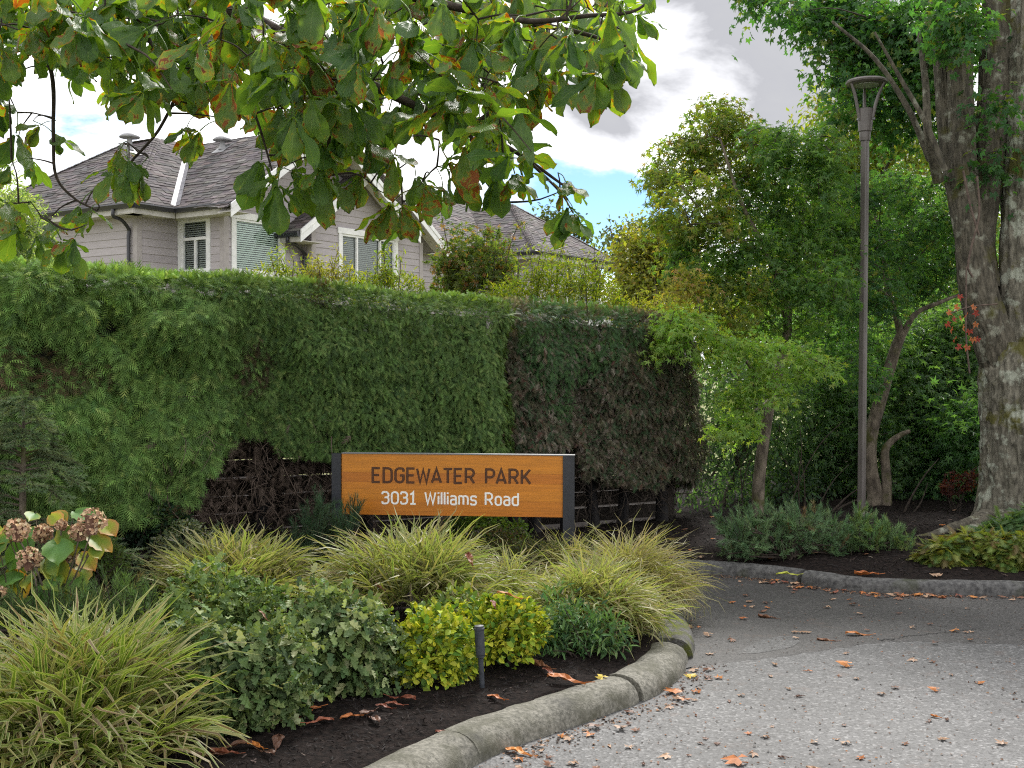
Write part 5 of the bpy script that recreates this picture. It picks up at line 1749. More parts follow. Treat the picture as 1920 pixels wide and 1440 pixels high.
twiggy('lime yellow bush tip beneath the green-blinded house window', [(515, 515, 26), (545, 535, 30), (480, 530, 22)], 900, 101, lime)
twiggy('golden bush with pale shoots below the gable between the two windows', [(610, 535, 34), (640, 515, 26), (575, 540, 28), (590, 520, 20)], 1300, 102, [(2, (0.22, 0.19, 0.05)), (2, (0.17, 0.17, 0.04)), (1, (0.12, 0.14, 0.03))], up_stems=9)
twiggy('yellow green bush under the three-light window of the house', [(690, 545, 40), (740, 535, 36), (720, 515, 24), (670, 555, 26), (770, 555, 35)], 1900, 103, lime, up_stems=9)
twiggy('rounded lacy maple bush with a bronze orange top beside the gable end', [(880, 510, 52), (840, 500, 36), (930, 490, 40), (870, 455, 32), (920, 455, 26), (850, 540, 40), (940, 530, 40)], 3000, 104, [(3, (0.085, 0.12, 0.035)), (2, (0.11, 0.13, 0.035)), (1, (0.20, 0.11, 0.05)), (1, (0.06, 0.10, 0.035))], .055, T_MAPLE, 4, 13.2)
twiggy('bright lime bush with upright shoots before the right wing of the house', [(1000, 550, 48), (960, 560, 40), (1040, 525, 40), (1010, 515, 30), (930, 565, 36)], 2400, 105, lime, up_stems=10)
twiggy('tall lime bush topping the brown hedge nearest the trees', [(1090, 555, 45), (1130, 560, 40), (1080, 520, 36), (1120, 525, 28), (1060, 565, 36), (1165, 575, 26)], 2200, 106, lime, up_stems=9)
twiggy('low golden bush above the far end of the brown hedge', [(1200, 585, 32), (1240, 580, 34), (1280, 590, 34), (1320, 595, 30)], 1500, 107, yo, up_stems=4, Y=13)
# pale weeping tree at the left edge
twiggy('pale green weeping tree at the left end of the house', [(25, 400, 48), (10, 450, 60), (60, 430, 36), (40, 490, 50), (75, 480, 30), (-10, 360, 50), (60, 385, 22)], 5200, 108,
       [(3, (0.30, 0.34, 0.20)), (3, (0.16, 0.21, 0.09)), (2, (0.09, 0.14, 0.05))], .065, T_SLIM, 0, 12.0, 'weeping_tree', 'tree')

# ------------------------------------------------------------------ plants of the bed
def bbase(px, py):
    p = gnd(px, py, .12); p[2] = bz(p[0], p[1]); return p


def carex(label, c, r, h, n, seed, pal, lean=(0.05, 1.15), mat='blade', w=.0065, group='variegated sedge clumps in the bed', wind=(0, 0), spread=.45):
    rs = np.random.RandomState(seed)
    c = np.array([c[0], c[1], bz(c[0], c[1])])
    t = thing('sedge_clump', label, 'ornamental grass', c, group)
    S = 6
    nt_ = 70; ta = rs.uniform(0, 2 * np.pi, nt_); tr_ = np.sqrt(rs.uniform(0, 1, nt_)) * r; tk = rs.randint(0, nt_, n); th_ = rs.uniform(.75, 1.2, nt_)
    off = rs.normal(size=(n, 2)) * .022
    bx = np.cos(ta[tk]) * tr_[tk] + off[:, 0]; by = np.sin(ta[tk]) * tr_[tk] + off[:, 1]
    rho = np.minimum(np.hypot(bx, by) / r, 1.1); rr = rho * r * spread
    az2 = np.arctan2(by + off[:, 1] * 9 + rs.normal(size=n) * r * .40, bx + off[:, 0] * 9 + rs.normal(size=n) * r * .40)
    base = c + np.stack([bx * .72, by * .72, np.maximum(0, .50 * h * (1 - rho ** 2)) - .01], -1)
    a0 = rs.uniform(lean[0], lean[0] + .35, n) + .42 * rho ** 1.5
    bend = rs.uniform(.15, 1.0, n) * lean[1] * (0.25 + .85 * rho) + rs.uniform(0, .2, n)
    L = h * rs.uniform(.4, 1.1, n) * th_[tk]
    k = np.arange(S) / (S - 1)
    ang = a0[:, None] + bend[:, None] * (k[None] ** 1.4) * 1.6
    brk = rs.uniform(size=n) < .10
    ang[brk, 4:] += rs.uniform(.7, 1.6, (brk.sum(), 1))
    step = (L / (S - 1))[:, None]
    hx = np.cumsum(np.concatenate([np.zeros((n, 1)), np.sin(ang[:, 1:]) * step], 1), 1)
    hz = np.cumsum(np.concatenate([np.zeros((n, 1)), np.cos(ang[:, 1:]) * step], 1), 1)
    hd = np.stack([np.cos(az2) + wind[0], np.sin(az2) + wind[1], np.zeros(n)], -1); hd = nrm(hd)
    mid = base[:, None] + hd[:, None] * hx[..., None] + HZ * hz[..., None]
    mid[..., 2] = np.maximum(mid[..., 2], .02 if True else 0)
    mid += (vnoise(np.repeat(np.arange(n)[:, None] * 7.7, S, 1).reshape(-1, 1) * np.array([1, 0, 0]) + np.tile(k, n)[:, None] * np.array([0, 2.2, 0]) + .3, 6).reshape(n, S) - .5)[..., None] * np.stack([-hd[:, 1], hd[:, 0], np.zeros(n)], -1)[:, None] * .30 * k[None, :, None]
    tw = rs.normal(size=n) * .7
    side = np.stack([-hd[:, 1], hd[:, 0], np.zeros(n)], -1) * np.cos(tw)[:, None] + HZ * np.sin(tw)[:, None]
    wd = w * rs.uniform(.7, 1.3, n)[:, None] * (np.array([.8, 1, 1, .9, .65, .08])[None])
    a = mid - side[:, None] * wd[..., None] * .5; b = mid + side[:, None] * wd[..., None] * .5
    v = np.stack([a, b], 2).reshape(-1, 3)
    o = (np.arange(n) * S * 2)[:, None, None] + (np.arange(S - 1) * 2)[None, :, None] + np.array([0, 1, 3, 2])[None, None]
    uv = np.tile(np.stack([np.repeat(k, 2), np.tile([0.0, 1.0], S)], -1), (n, 1))
    pc = pick(rs, n, pal); dead = brk | (rs.uniform(size=n) < .05); pc[dead] = pick(rs, dead.sum(), [(2, (.26, .19, .11)), (1, (.17, .11, .06)), (1, (.36, .29, .18))])
    col = np.repeat(pc, S * 2, axis=0)
    m = MB(); m.add(v, o.reshape(-1, 4), col, uv)
    m.build('blades', mat, t, kind='stuff')
    return t


cg = [(3.5, (0.145, 0.205, 0.034)), (3, (0.20, 0.25, 0.05)), (1.4, (0.30, 0.26, 0.10)), (1.1, (0.24, 0.155, 0.08)), (1.8, (0.085, 0.13, 0.025))]
ct = [(2.6, (0.18, 0.21, 0.06)), (3, (0.28, 0.25, 0.12)), (2.2, (0.12, 0.165, 0.045)), (1.8, (0.32, 0.24, 0.15))]
ctan = [(3, (0.30, 0.22, 0.12)), (2, (0.25, 0.20, 0.09)), (1.5, (0.15, 0.16, 0.05)), (1.5, (0.34, 0.24, 0.16))]
carex('big fresh yellow green sedge clump in the near left corner', (-1.66, 4.42), .50, .43, 2600, 201, cg, (0.1, 1.0), w=.0165)
carex('straw tipped sedge clump behind the front holly bushes', (-1.70, 7.15), .56, .35, 2100, 202, ct, (0.1, 1.0), w=.015)
carex('wide arching sedge clump directly below the sign panel', (-.60, 7.0), .58, .42, 2300, 203, [(3, (0.12, 0.17, 0.045)), (3, (0.19, 0.20, 0.065)), (2, (0.24, 0.21, 0.10)), (1, (0.30, 0.22, 0.12))], (0.1, 1.05), w=.0125)
carex('golden sedge clump spilling over the kerb at the corner', (.42, 6.62), .41, .34, 2600, 204, ct, (0.1, 1.25), w=.0105, wind=(.15, -.1))
carex('tan weeping sedge clump hanging over the kerb behind the golden one', (.74, 7.45), .32, .40, 2600, 205, ctan, (0.2, 1.5), w=.007, wind=(.2, 0))
carex('thin tan sedge tuft beside the foot of the right sign post', (.40, 7.9), .26, .30, 900, 206, ctan, (0.15, 1.2), w=.007)
carex('small straw sedge tuft between the two sign-side sedges', (-.02, 7.2), .3, .30, 800, 207, ct, (0.15, 1.2), w=.008)

holl = [(3, (0.085, 0.140, 0.052)), (3, (0.125, 0.185, 0.068)), (2, (0.20, 0.26, 0.10)), (1, (0.055, 0.092, 0.04)), (1.1, (0.31, 0.35, 0.18))]


def bush(name, label, cat, px, py, Y, sub, n, size, pal, tmpl, mat, seed, group=None, **kw):
    """sub: (px, py, r_px) lumps at depth Y"""
    rs = np.random.RandomState(seed + 500)
    cs = [blob(a, b, Y + rs.uniform(-.06, .06), r, 1.0) for a, b, r in sub]
    base = at(px, py, Y); base[2] = bz(base[0], base[1])
    return shrub(name, label, cat, base, cs, n, size, pal, tmpl, mat, seed, group, **kw)


bush('holly_bush', 'grey green holly bush standing nearest, right of the corner sedge', 'shrub', 455, 1390, 4.85, [(455, 1270, 105), (400, 1230, 70), (510, 1240, 75), (440, 1340, 75), (510, 1335, 65), (375, 1310, 55), (550, 1290, 45), (460, 1390, 40)], 3900, .062, holl, T_HOLLY, 'leaf_waxy', 301, droop=.25)
bush('holly_bush', 'dark holly bush between the nearest holly and the yellow shrub', 'shrub', 640, 1330, 5.35, [(640, 1200, 95), (600, 1160, 55), (690, 1170, 60), (640, 1270, 75), (590, 1270, 55), (700, 1260, 48), (640, 1310, 45)], 3300, .060, holl, T_HOLLY, 'leaf_waxy', 302, droop=.25)
bush('holly_bush', 'mid green holly bush behind the two front hollies', 'shrub', 390, 1240, 5.95, [(380, 1160, 80), (320, 1170, 55), (450, 1165, 60), (400, 1220, 60), (300, 1200, 40), (490, 1150, 36)], 2700, .058, [(3, (0.09, 0.15, 0.05)), (3, (0.13, 0.20, 0.065)), (1.5, (0.21, 0.28, 0.10))], T_HOLLY, 'leaf_waxy', 303, droop=.2)
euo = [(3, (0.33, 0.38, 0.03)), (3, (0.20, 0.29, 0.03)), (2, (0.44, 0.45, 0.05)), (2, (0.09, 0.18, 0.03))]
bush('euonymus_shrub', 'yellow leaved euonymus left of the path light', 'shrub', 805, 1290, 5.48, [(800, 1225, 68), (760, 1220, 45), (855, 1215, 48), (800, 1270, 50), (850, 1255, 36), (775, 1190, 32), (825, 1180, 26)], 2200, .040, euo, T_WIDE, 'leaf_waxy', 304, up=.9, droop=-.25, jit=.5)
bush('euonymus_shrub', 'yellow leaved euonymus right of the path light with red fallen leaf on top', 'shrub', 950, 1260, 5.85, [(945, 1190, 70), (900, 1180, 48), (1000, 1185, 42), (945, 1150, 40), (950, 1240, 48), (900, 1235, 36), (985, 1150, 26), (915, 1125, 14)], 2300, .040, euo, T_WIDE, 'leaf_waxy', 305, up=.9, droop=-.25, jit=.5)
bush('euonymus_shrub', 'small green leaved euonymus showing behind the two yellow ones', 'shrub', 850, 1200, 6.1, [(850, 1160, 40), (820, 1170, 30), (880, 1155, 30)], 500, .044, [(2, (0.10, 0.16, 0.03)), (1, (0.20, 0.24, 0.04))], T_WIDE, 'leaf_waxy', 306, up=.9, droop=-.2)
sk = [(3, (0.062, 0.135, 0.050)), (3, (0.09, 0.175, 0.062)), (1.5, (0.14, 0.22, 0.08)), (1, (0.036, 0.08, 0.034))]
bush('skimmia_shrub', 'low dark green narrow leaved shrub at the kerb under the golden sedge', 'shrub', 1090, 1245, 6.05, [(1080, 1195, 62), (1030, 1190, 42), (1130, 1195, 48), (1085, 1230, 42), (1050, 1150, 34), (1140, 1225, 32)], 1800, .052, sk, T_SLIM, 'leaf_waxy', 307, up=.7, droop=-.1, jit=.6)
bush('boxwood_shrub', 'small olive needle leaved shrub between the sedges before the sign post', 'shrub', 1000, 1080, 7.9, [(990, 1045, 38), (1040, 1040, 34), (950, 1055, 30), (1080, 1050, 26)], 1800, .026, [(3, (0.060, 0.085, 0.028)), (2, (0.085, 0.11, 0.035)), (1, (0.04, 0.06, 0.022))], T_SLIM, 'leaf', 308, up=.5, droop=-.3)
bush('boxwood_shrub', 'bright green low shrub showing under the sign panel', 'shrub', 910, 1010, 9.5, [(890, 985, 32), (930, 985, 32), (860, 990, 20), (970, 990, 22)], 1100, .042, [(3, (0.10, 0.17, 0.03)), (2, (0.14, 0.22, 0.035)), (1, (0.06, 0.11, 0.025))], T_OVAL, 'leaf', 309, up=.7, droop=-.1)
bush('barberry_shrub', 'bronze olive fine leaved shrub in front of the bright green one', 'shrub', 930, 1050, 8.7, [(920, 1025, 32), (960, 1020, 30), (890, 1030, 24), (985, 1035, 18)], 1500, .026, [(3, (0.085, 0.075, 0.030)), (2, (0.065, 0.080, 0.03)), (1, (0.12, 0.07, 0.04))], T_OVAL, 'leaf', 310, up=.5, droop=0)
bush('azalea_shrub', 'grey white variegated shrub in front of the bare hedge hollow', 'shrub', 350, 1060, 7.9, [(350, 1025, 40), (310, 1035, 32), (400, 1025, 36), (340, 1000, 22), (430, 1040, 24)], 1300, .036, [(2, (0.30, 0.32, 0.26)), (3, (0.10, 0.14, 0.07)), (2, (0.17, 0.20, 0.13))], T_OVAL, 'leaf', 311, up=.6, droop=0)
bush('boxwood_shrub', 'dark round leaved bush under the hedge beside the first bare trunk', 'shrub', 300, 1010, 8.3, [(270, 985, 40), (330, 985, 34), (230, 1000, 36), (440, 1020, 24)], 1200, .045, [(3, (0.022, 0.05, 0.025)), (1, (0.035, 0.075, 0.03))], T_WIDE, 'leaf', 312, up=.6, droop=.1)


def needle_shoots(m, rs, p0, p1, K, nl, pal, w=.0022, spread=(.45, .95), axis_m=None, r=.004):
    """bottle-brush shoots from p0 to p1 (N,3)"""
    n = len(p0)
    d = p1 - p0; L = np.linalg.norm(d, axis=1); d = nrm(d)
    a = nrm(np.cross(d, rs.normal(size=(n, 3)))); b = np.cross(d, a)
    t = rs.uniform(.08, 1.0, (n, K)); ph = rs.uniform(0, 2 * np.pi, (n, K)); sp = rs.uniform(*spread, (n, K)) * (1.1 - .55 * t)
    q = p0[:, None] + d[:, None] * (t * L[:, None])[..., None]
    e = a[:, None] * np.cos(ph)[..., None] + b[:, None] * np.sin(ph)[..., None]
    nd = d[:, None] * np.cos(sp)[..., None] + e * np.sin(sp)[..., None]
    s = np.cross(nd.reshape(-1, 3), rs.normal(size=(n * K, 3))); s = nrm(s)
    ln = nl * rs.uniform(.7, 1.2, n * K)
    q = q.reshape(-1, 3); nd = nd.reshape(-1, 3)
    v = np.stack([q - s * w * .5, q + s * w * .5, q + nd * ln[:, None]], 1).reshape(-1, 3)
    col = np.repeat(np.repeat(pick(rs, n, pal), K, axis=0) * rs.uniform(.85, 1.15, (n * K, 1)), 3, axis=0)
    m.add(v, np.arange(n * K * 3).reshape(-1, 3), np.clip(col, .002, .9))
    if axis_m is not None:
        for i in range(n): axis_m.tube([p0[i], p1[i]], [r, r * .5], 4, cap=False)


def pine(label, px, py, Y, sub, n, sl, nl, pal, seed, K=46, up=.7, name='mugo_pine', cat='dwarf pine', w=.0034):
    rs = np.random.RandomState(seed)
    base = at(px, py, Y); base[2] = bz(base[0], base[1])
    t = thing(name, label, cat, base)
    cs = [blob(a, b, Y + rs.uniform(-.1, .1), r, 1.0) for a, b, r in sub]
    pos, out, k = blob_points(rs, cs, n, (.35, 1.0))
    ok = pos[:, 2] > base[2] + .02; pos, out = pos[ok], out[ok]
    d = nrm(out * .55 + HZ * up + rs.normal(size=out.shape) * .35)
    m, ax = MB(), MB()
    l = sl * rs.uniform(.7, 1.3, len(pos))[:, None]
    needle_shoots(m, rs, pos - d * l * .6, pos + d * l * .4, K, nl, pal, w, axis_m=ax, r=.003)
    for i in range(0, len(pos), 6):
        ax.tube(spline([base + rs.normal(size=3) * .03, base * .5 + pos[i] * .5 + rs.normal(size=3) * .03, pos[i] - d[i] * l[i] * .6], 5), np.linspace(.010, .004, 5), 5, cap=False)
    m.build('needles', 'needle', t, kind='stuff'); ax.build('branches', 'twig', t)
    return t


pg = [(3, (0.085, 0.150, 0.055)), (2, (0.11, 0.185, 0.068)), (1, (0.06, 0.108, 0.044)), (.4, (0.15, 0.14, 0.05))]
pine('low dark green mugo pine behind the corner sedge on the left', 150, 1225, 5.9, [(60, 1150, 55), (130, 1150, 60), (210, 1140, 62), (270, 1150, 45), (20, 1180, 50), (170, 1185, 55), (240, 1180, 40), (100, 1200, 50), (-50, 1160, 55), (-130, 1150, 55), (-90, 1195, 50), (-180, 1180, 50)], 560, .15, .052, pg, 401)
pine('blue green mugo pine mound in front of the lamp post', 1480, 1060, 9.2, [(1400, 1000, 45), (1450, 990, 45), (1500, 985, 45), (1550, 1000, 42), (1450, 1030, 40), (1380, 1020, 34), (1520, 1030, 40), (1370, 985, 24), (1410, 1040, 26), (1560, 1035, 34)], 520, .13, .050, [(3, (0.12, 0.205, 0.10)), (2, (0.15, 0.24, 0.12)), (1, (0.085, 0.15, 0.08)), (.3, (0.17, 0.13, 0.07))], 402, K=60, up=.55, w=.0042)
pine('smaller mugo pine mound joined to the right of the larger one', 1640, 1050, 9.35, [(1620, 1000, 38), (1660, 1010, 34), (1640, 1035, 30), (1690, 1025, 22), (1615, 970, 18), (1600, 1030, 30)], 260, .13, .048, [(3, (0.115, 0.205, 0.085)), (2, (0.14, 0.235, 0.10)), (1, (0.17, 0.25, 0.07))], 403, K=60, up=.55, w=.0042)
pine('upright young pine with long candles at the left sign post', 610, 1040, 8.15, [(600, 950, 20), (590, 985, 26), (620, 1000, 30), (570, 1010, 26), (645, 985, 20), (660, 965, 14), (600, 1030, 30), (550, 1035, 22)], 130, .22, .050, [(3, (0.055, 0.105, 0.055)), (2, (0.08, 0.135, 0.08)), (1, (0.035, 0.075, 0.04))], 404, K=110, up=1.1, name='young_pine', w=.0026)
pine('rounded dwarf conifer in fresh green behind the hydrangea', 190, 1095, 6.9, [(190, 1055, 42), (160, 1065, 32), (215, 1060, 30), (190, 1030, 28)], 420, .06, .022, [(3, (0.085, 0.14, 0.032)), (2, (0.06, 0.11, 0.03)), (1, (0.12, 0.17, 0.04))], 405, K=44, up=.4, name='dwarf_conifer', cat='dwarf conifer', w=.003)
pine('feathery dark conifer sprigs beneath the olive shrub near the sign post', 880, 1060, 8.3, [(860, 1050, 26), (900, 1060, 26), (1105, 1040, 22)], 120, .09, .03, [(2, (0.045, 0.08, 0.03)), (1, (0.07, 0.10, 0.035))], 406, K=40, name='dwarf_conifer', cat='dwarf conifer', w=.003)

# spruce with layered drooping boughs at the left edge
rs = np.random.RandomState(410)
sb = at(40, 1040, 7.3); sb[2] = bz(sb[0], sb[1])
sp = thing('spruce_tree', 'young spruce with flat blue green boughs at the left edge under the hedge', 'conifer', sb)
m, ax = MB(), MB()
stem_top = at(45, 745, 7.35)
ax.tube([sb - HZ * .05, sb * .5 + stem_top * .5, stem_top], [.035, .022, .006], 8)
p0s, p1s = [], []
for i in range(64):
    f = rs.uniform(.10, .98); o_ = sb * (1 - f) + stem_top * f
    a = rs.uniform(math.pi * .75, math.pi * 2.35); Lb = (0.68 * (1 - f) + .12) * rs.uniform(.7, 1.1)
    d = np.array([math.cos(a), math.sin(a), rs.uniform(-.15, .12)])
    e = o_ + d * Lb
    P = spline([o_, (o_ + e) / 2 + HZ * .03, e - HZ * .05], 9); ax.tube(P, np.linspace(.008, .003, 9), 4, cap=False)
    for j in range(2, 9):
        p0s.append(P[j - 1]); p1s.append(P[j] + d * .02)
        for s_ in (-1, 1):
            sd_ = nrm(np.array([-d[1], d[0], 0]) * s_ + d * .8 + rs.normal(size=3) * .15)
            l = Lb * .42 * (1.15 - j / 9) + .05
            p0s.append(P[j]); p1s.append(P[j] + sd_ * l - HZ * .02)
needle_shoots(m, rs, np.array(p0s), np.array(p1s), 64, .026, [(3, (0.16, 0.225, 0.12)), (2, (0.19, 0.26, 0.13)), (1, (0.11, 0.17, 0.09))], .0052, (.7, 1.25), ax, .002)
m.build('needles', 'needle', sp, kind='stuff'); ax.build('branches', 'maple_bark', sp)

# spreading conifer with lace sprays at the right edge
rs = np.random.RandomState(420)
for lab, sub, Y, pal, nn in (('spreading yellow green conifer with flat lacy sprays at the right edge', [(1765, 1040, 36), (1815, 1024, 38), (1865, 1030, 40), (1910, 1030, 40), (1960, 1030, 40), (1735, 1052, 22), (1800, 1050, 28), (1880, 1055, 28)], 8.9, [(3, (0.16, 0.21, 0.045)), (2, (0.21, 0.23, 0.055)), (2, (0.09, 0.155, 0.04)), (1, (0.20, 0.15, 0.06))], 4200),
                             ('soft green spreading conifer at the foot of the big trunk', [(1890, 992, 32), (1940, 980, 40), (1850, 1004, 22), (1990, 985, 40)], 9.6, [(3, (0.085, 0.165, 0.065)), (2, (0.12, 0.20, 0.07))], 2000)):
    cs = [blob(a, b, Y + rs.uniform(-.2, .2), r, .75) for a, b, r in sub]
    b0 = np.mean([c[0] for c in cs], axis=0); b0[2] = bz(b0[0], b0[1])
    t = thing('spreading_conifer', lab, 'shrub', b0)
    pos, out, k = blob_points(rs, cs, nn, (.4, 1.0)); ok = pos[:, 2] > b0[2] - .04; pos, out = pos[ok], out[ok]
    tip = out * np.array([1, 1, .2]) + rs.normal(size=out.shape) * .35 - HZ * .25
    m = MB(); scatter(m, t_cedar(9, .25), pos, frames(tip, HZ + rs.normal(size=out.shape) * .3), .105 * rs.uniform(.7, 1.3, len(pos)), pick(rs, len(pos), pal)); m.build('foliage', 'leaf', t, kind='stuff')
    m = MB()
    for i in range(0, len(pos), 25): m.tube(spline([b0, b0 * .4 + pos[i] * .6, pos[i]], 5), np.linspace(.009, .003, 5), 4, cap=False)
    m.build('branches', 'twig', t)

# bare stems in the shade under the trees
rs = np.random.RandomState(430)
for lab, pts_ in (('thin grey bare sapling stems in the shade left of the lamp post', [[(1500, 965), (1497, 900), (1503, 850), (1500, 800)], [(1510, 965), (1507, 890), (1495, 840)], [(1535, 950), (1560, 905), (1592, 870)], [(1480, 950), (1510, 880), (1540, 830), (1580, 790)]]),
                  ('leaning bare grey stems on the mulch between the twin maple and the old trunk', [[(1690, 972), (1710, 930), (1735, 890), (1760, 860)], [(1700, 975), (1725, 945), (1740, 905)], [(1560, 960), (1590, 930), (1612, 915)], [(1570, 955), (1600, 940), (1620, 935)]]),
                  ('single pale sapling stem beside the slender maple trunk', [[(1394, 965), (1391, 920), (1388, 880), (1380, 830)], [(1391, 920), (1400, 880), (1410, 860)]])):
    b = at(pts_[0][0][0], pts_[0][0][1], 11.5)
    t = thing('sapling', lab, 'sapling', b)
    for P in pts_:
        m = MB(); Q = spline(px_limb(P, 11.5), 12); m.tube(Q, np.linspace(.013 if 'leaning' in lab else .007, .003, 12), 6); m.build('stem', 'twig', t, smooth=True)
# red japanese maple tuft low beside the big trunk
bush('red_shrub', 'dark red leaved shrublet against the foot of the old trunk', 'shrub', 1790, 945, 11.6, [(1790, 908, 20), (1815, 902, 16), (1772, 915, 12)], 240, .042, [(2, (0.085, 0.020, 0.016)), (2, (0.05, 0.018, 0.015)), (1, (0.12, 0.035, 0.022))], T_MAPLE, 'leaf', 313)

# ------------------------------------------------------------------ hydrangea
rs = np.random.RandomState(440)
hb = at(75, 1180, 6.1); hb[2] = bz(hb[0], hb[1])
hy = thing('hydrangea', 'hydrangea with faded pink brown flower heads and yellowing leaves at the left edge', 'shrub', hb)
YH = 6.1


def hyd_leaf(c1, c2, seed):
    r = np.random.RandomState(seed); nu, nv = 9, 7
    v, c, uv = [], [], []
    for i in range(nu):
        u = i / (nu - 1); w = math.sin(math.pi * min(1, u * .93 + .05)) ** .75 * .40 * (1 - .25 * (u > .8) * (u - .8) / .2)
        for j in range(nv):
            s = (j / (nv - 1) - .5) * 2
            ser = 1 + (.05 if abs(s) == 1 else 0) * (1 if i % 2 else -1)
            v.append((s * w * ser, u, abs(s) * .09 - .22 * u * u + .012 * math.sin(u * 22 + abs(s) * 3)))
            e = np.clip((max(abs(s), u * 1.02) - .55) / .45 + r.normal() * .12, 0, 1)
            c.append(np.array(c1) * (1 - e) + np.array(c2) * e); uv.append((u, j / (nv - 1)))
    f = [(i * nv + j, i * nv + j + 1, (i + 1) * nv + j + 1, (i + 1) * nv + j) for i in range(nu - 1) for j in range(nv - 1)]
    return mesh_of('hydrangea_leaf', [np.array(v)], [np.array(c)], [np.array(uv)], [(np.array(f), 0)], 'hydrangea', True)


HM = [hyd_leaf((.085, .20, .04), (.12, .23, .04), 1), hyd_leaf((.10, .18, .03), (.30, .28, .03), 2), hyd_leaf((.17, .26, .03), (.42, .24, .06), 3), hyd_leaf((.30, .36, .03), (.48, .22, .08), 4), hyd_leaf((.10, .22, .045), (.24, .28, .04), 5)]
heads = [(33, 994, 23), (80, 1001, 19), (172, 978, 27), (148, 998, 18), (54, 1048, 23), (124, 1036, 21), (-6, 1118, 20), (115, 985, 10), (-45, 1010, 22), (-70, 1060, 21), (-30, 1070, 18), (-100, 1020, 20)]
lv = [(140, 972, 26, 0), (118, 1002, 30, 1), (165, 1018, 26, 2), (190, 990, 24, 3), (110, 1030, 34, 0), (60, 1025, 34, 0), (20, 1020, 34, 4), (5, 1005, 30, 3), (85, 1062, 30, 1), (110, 1080, 30, 2), (70, 1085, 28, 1),
      (130, 1085, 28, 4), (20, 1085, 32, 3), (0, 1065, 30, 2), (40, 1075, 24, 1), (150, 1050, 24, 3), (95, 975, 20, 3), (105, 968, 16, 2), (65, 972, 18, 4), (10, 1130, 34, 1), (30, 1110, 30, 4), (-20, 1090, 34, 1),
      (75, 1110, 26, 0), (120, 1060, 26, 0), (-15, 1040, 30, 0), (-25, 1000, 30, 4), (175, 1035, 18, 1), (45, 1010, 26, 1), (10, 1160, 26, 1), (60, 1130, 26, 4), (160, 1000, 22, 4), (45, 1095, 28, 0), (95, 1095, 26, 4), (150, 1075, 24, 2), (-5, 1110, 30, 0), (110, 1110, 24, 1), (30, 1060, 28, 4), (100, 1050, 26, 4), (140, 1010, 26, 0), (70, 1000, 22, 4), (0, 1145, 30, 2), (-60, 1040, 30, 0), (-90, 1050, 30, 4), (-50, 1090, 32, 1), (-80, 1100, 30, 2), (-110, 1060, 28, 1), (-40, 1130, 30, 4), (-70, 1000, 24, 3), (-30, 1030, 28, 0), (-95, 1130, 30, 1)]
stems = MB()
for (px, py, r) in heads:
    c = at(px, py, YH + rs.uniform(-.15, .1)); R = r * YH / F
    n = 150; d = nrm(rs.normal(size=(n, 3)) + HZ * .3)
    m = MB(); tv = np.array([(-.5, 0, 0), (0, -.5, .12), (.5, 0, 0), (0, .5, .12)])
    pal = [(3, (0.47, 0.30, 0.185)), (2, (0.54, 0.37, 0.235)), (1.2, (0.34, 0.195, 0.125)), (.8, (0.58, 0.45, 0.29))]
    scatter(m, (tv, np.array([[0, 1, 2, 3]]), np.zeros((4, 2))), c + d * R * rs.uniform(.72, 1.02, (n, 1)) * np.array([1, 1, .92]), frames(rs.normal(size=(n, 3)), d + rs.normal(size=(n, 3)) * .45), rs.uniform(.018, .028, n), pick(rs, n, pal))
    m.tube([c - HZ * R * .9, c + HZ * R * .4], [R * .35, R * .5], 8, col=(.16, .085, .06))
    m.build('flower_head', 'flower', hy)
    stems.tube(spline([hb + rs.normal(size=3) * .04, hb * .4 + c * .6 + rs.normal(size=3) * .05, c - HZ * R * .6], 8), np.linspace(.007, .004, 8), 5, cap=False)
for (px, py, r, k) in lv:
    c = at(px, py - r * .45, YH + rs.uniform(-.1, .25)); L = r * 2.1 * YH / F
    o = bpy.data.objects.new('leaf', HM[k]); COL.objects.link(o); adopt(o, hy)
    tip = nrm(np.array([rs.normal() * .55 + (px - 75) / 130., -.7 + rs.normal() * .3, -.55 + rs.normal() * .3])[None])
    R3 = frames(tip, np.array([[rs.normal() * .3, -.55, .8]]))[0]
    o.matrix_world = Matrix.Translation(c) @ Matrix(R3.tolist()).to_4x4() @ Matrix.Scale(L, 4)
    o.location = c; o.rotation_euler = Matrix(R3.tolist()).to_euler(); o.scale = (L, L, L)
    stems.tube(spline([hb * .3 + c * .7 + rs.normal(size=3) * .02, c + np.array([0, .02, .01])], 3), [.004, .003, .003], 4, cap=False)
stems.build('stems', 'maple_bark', hy)

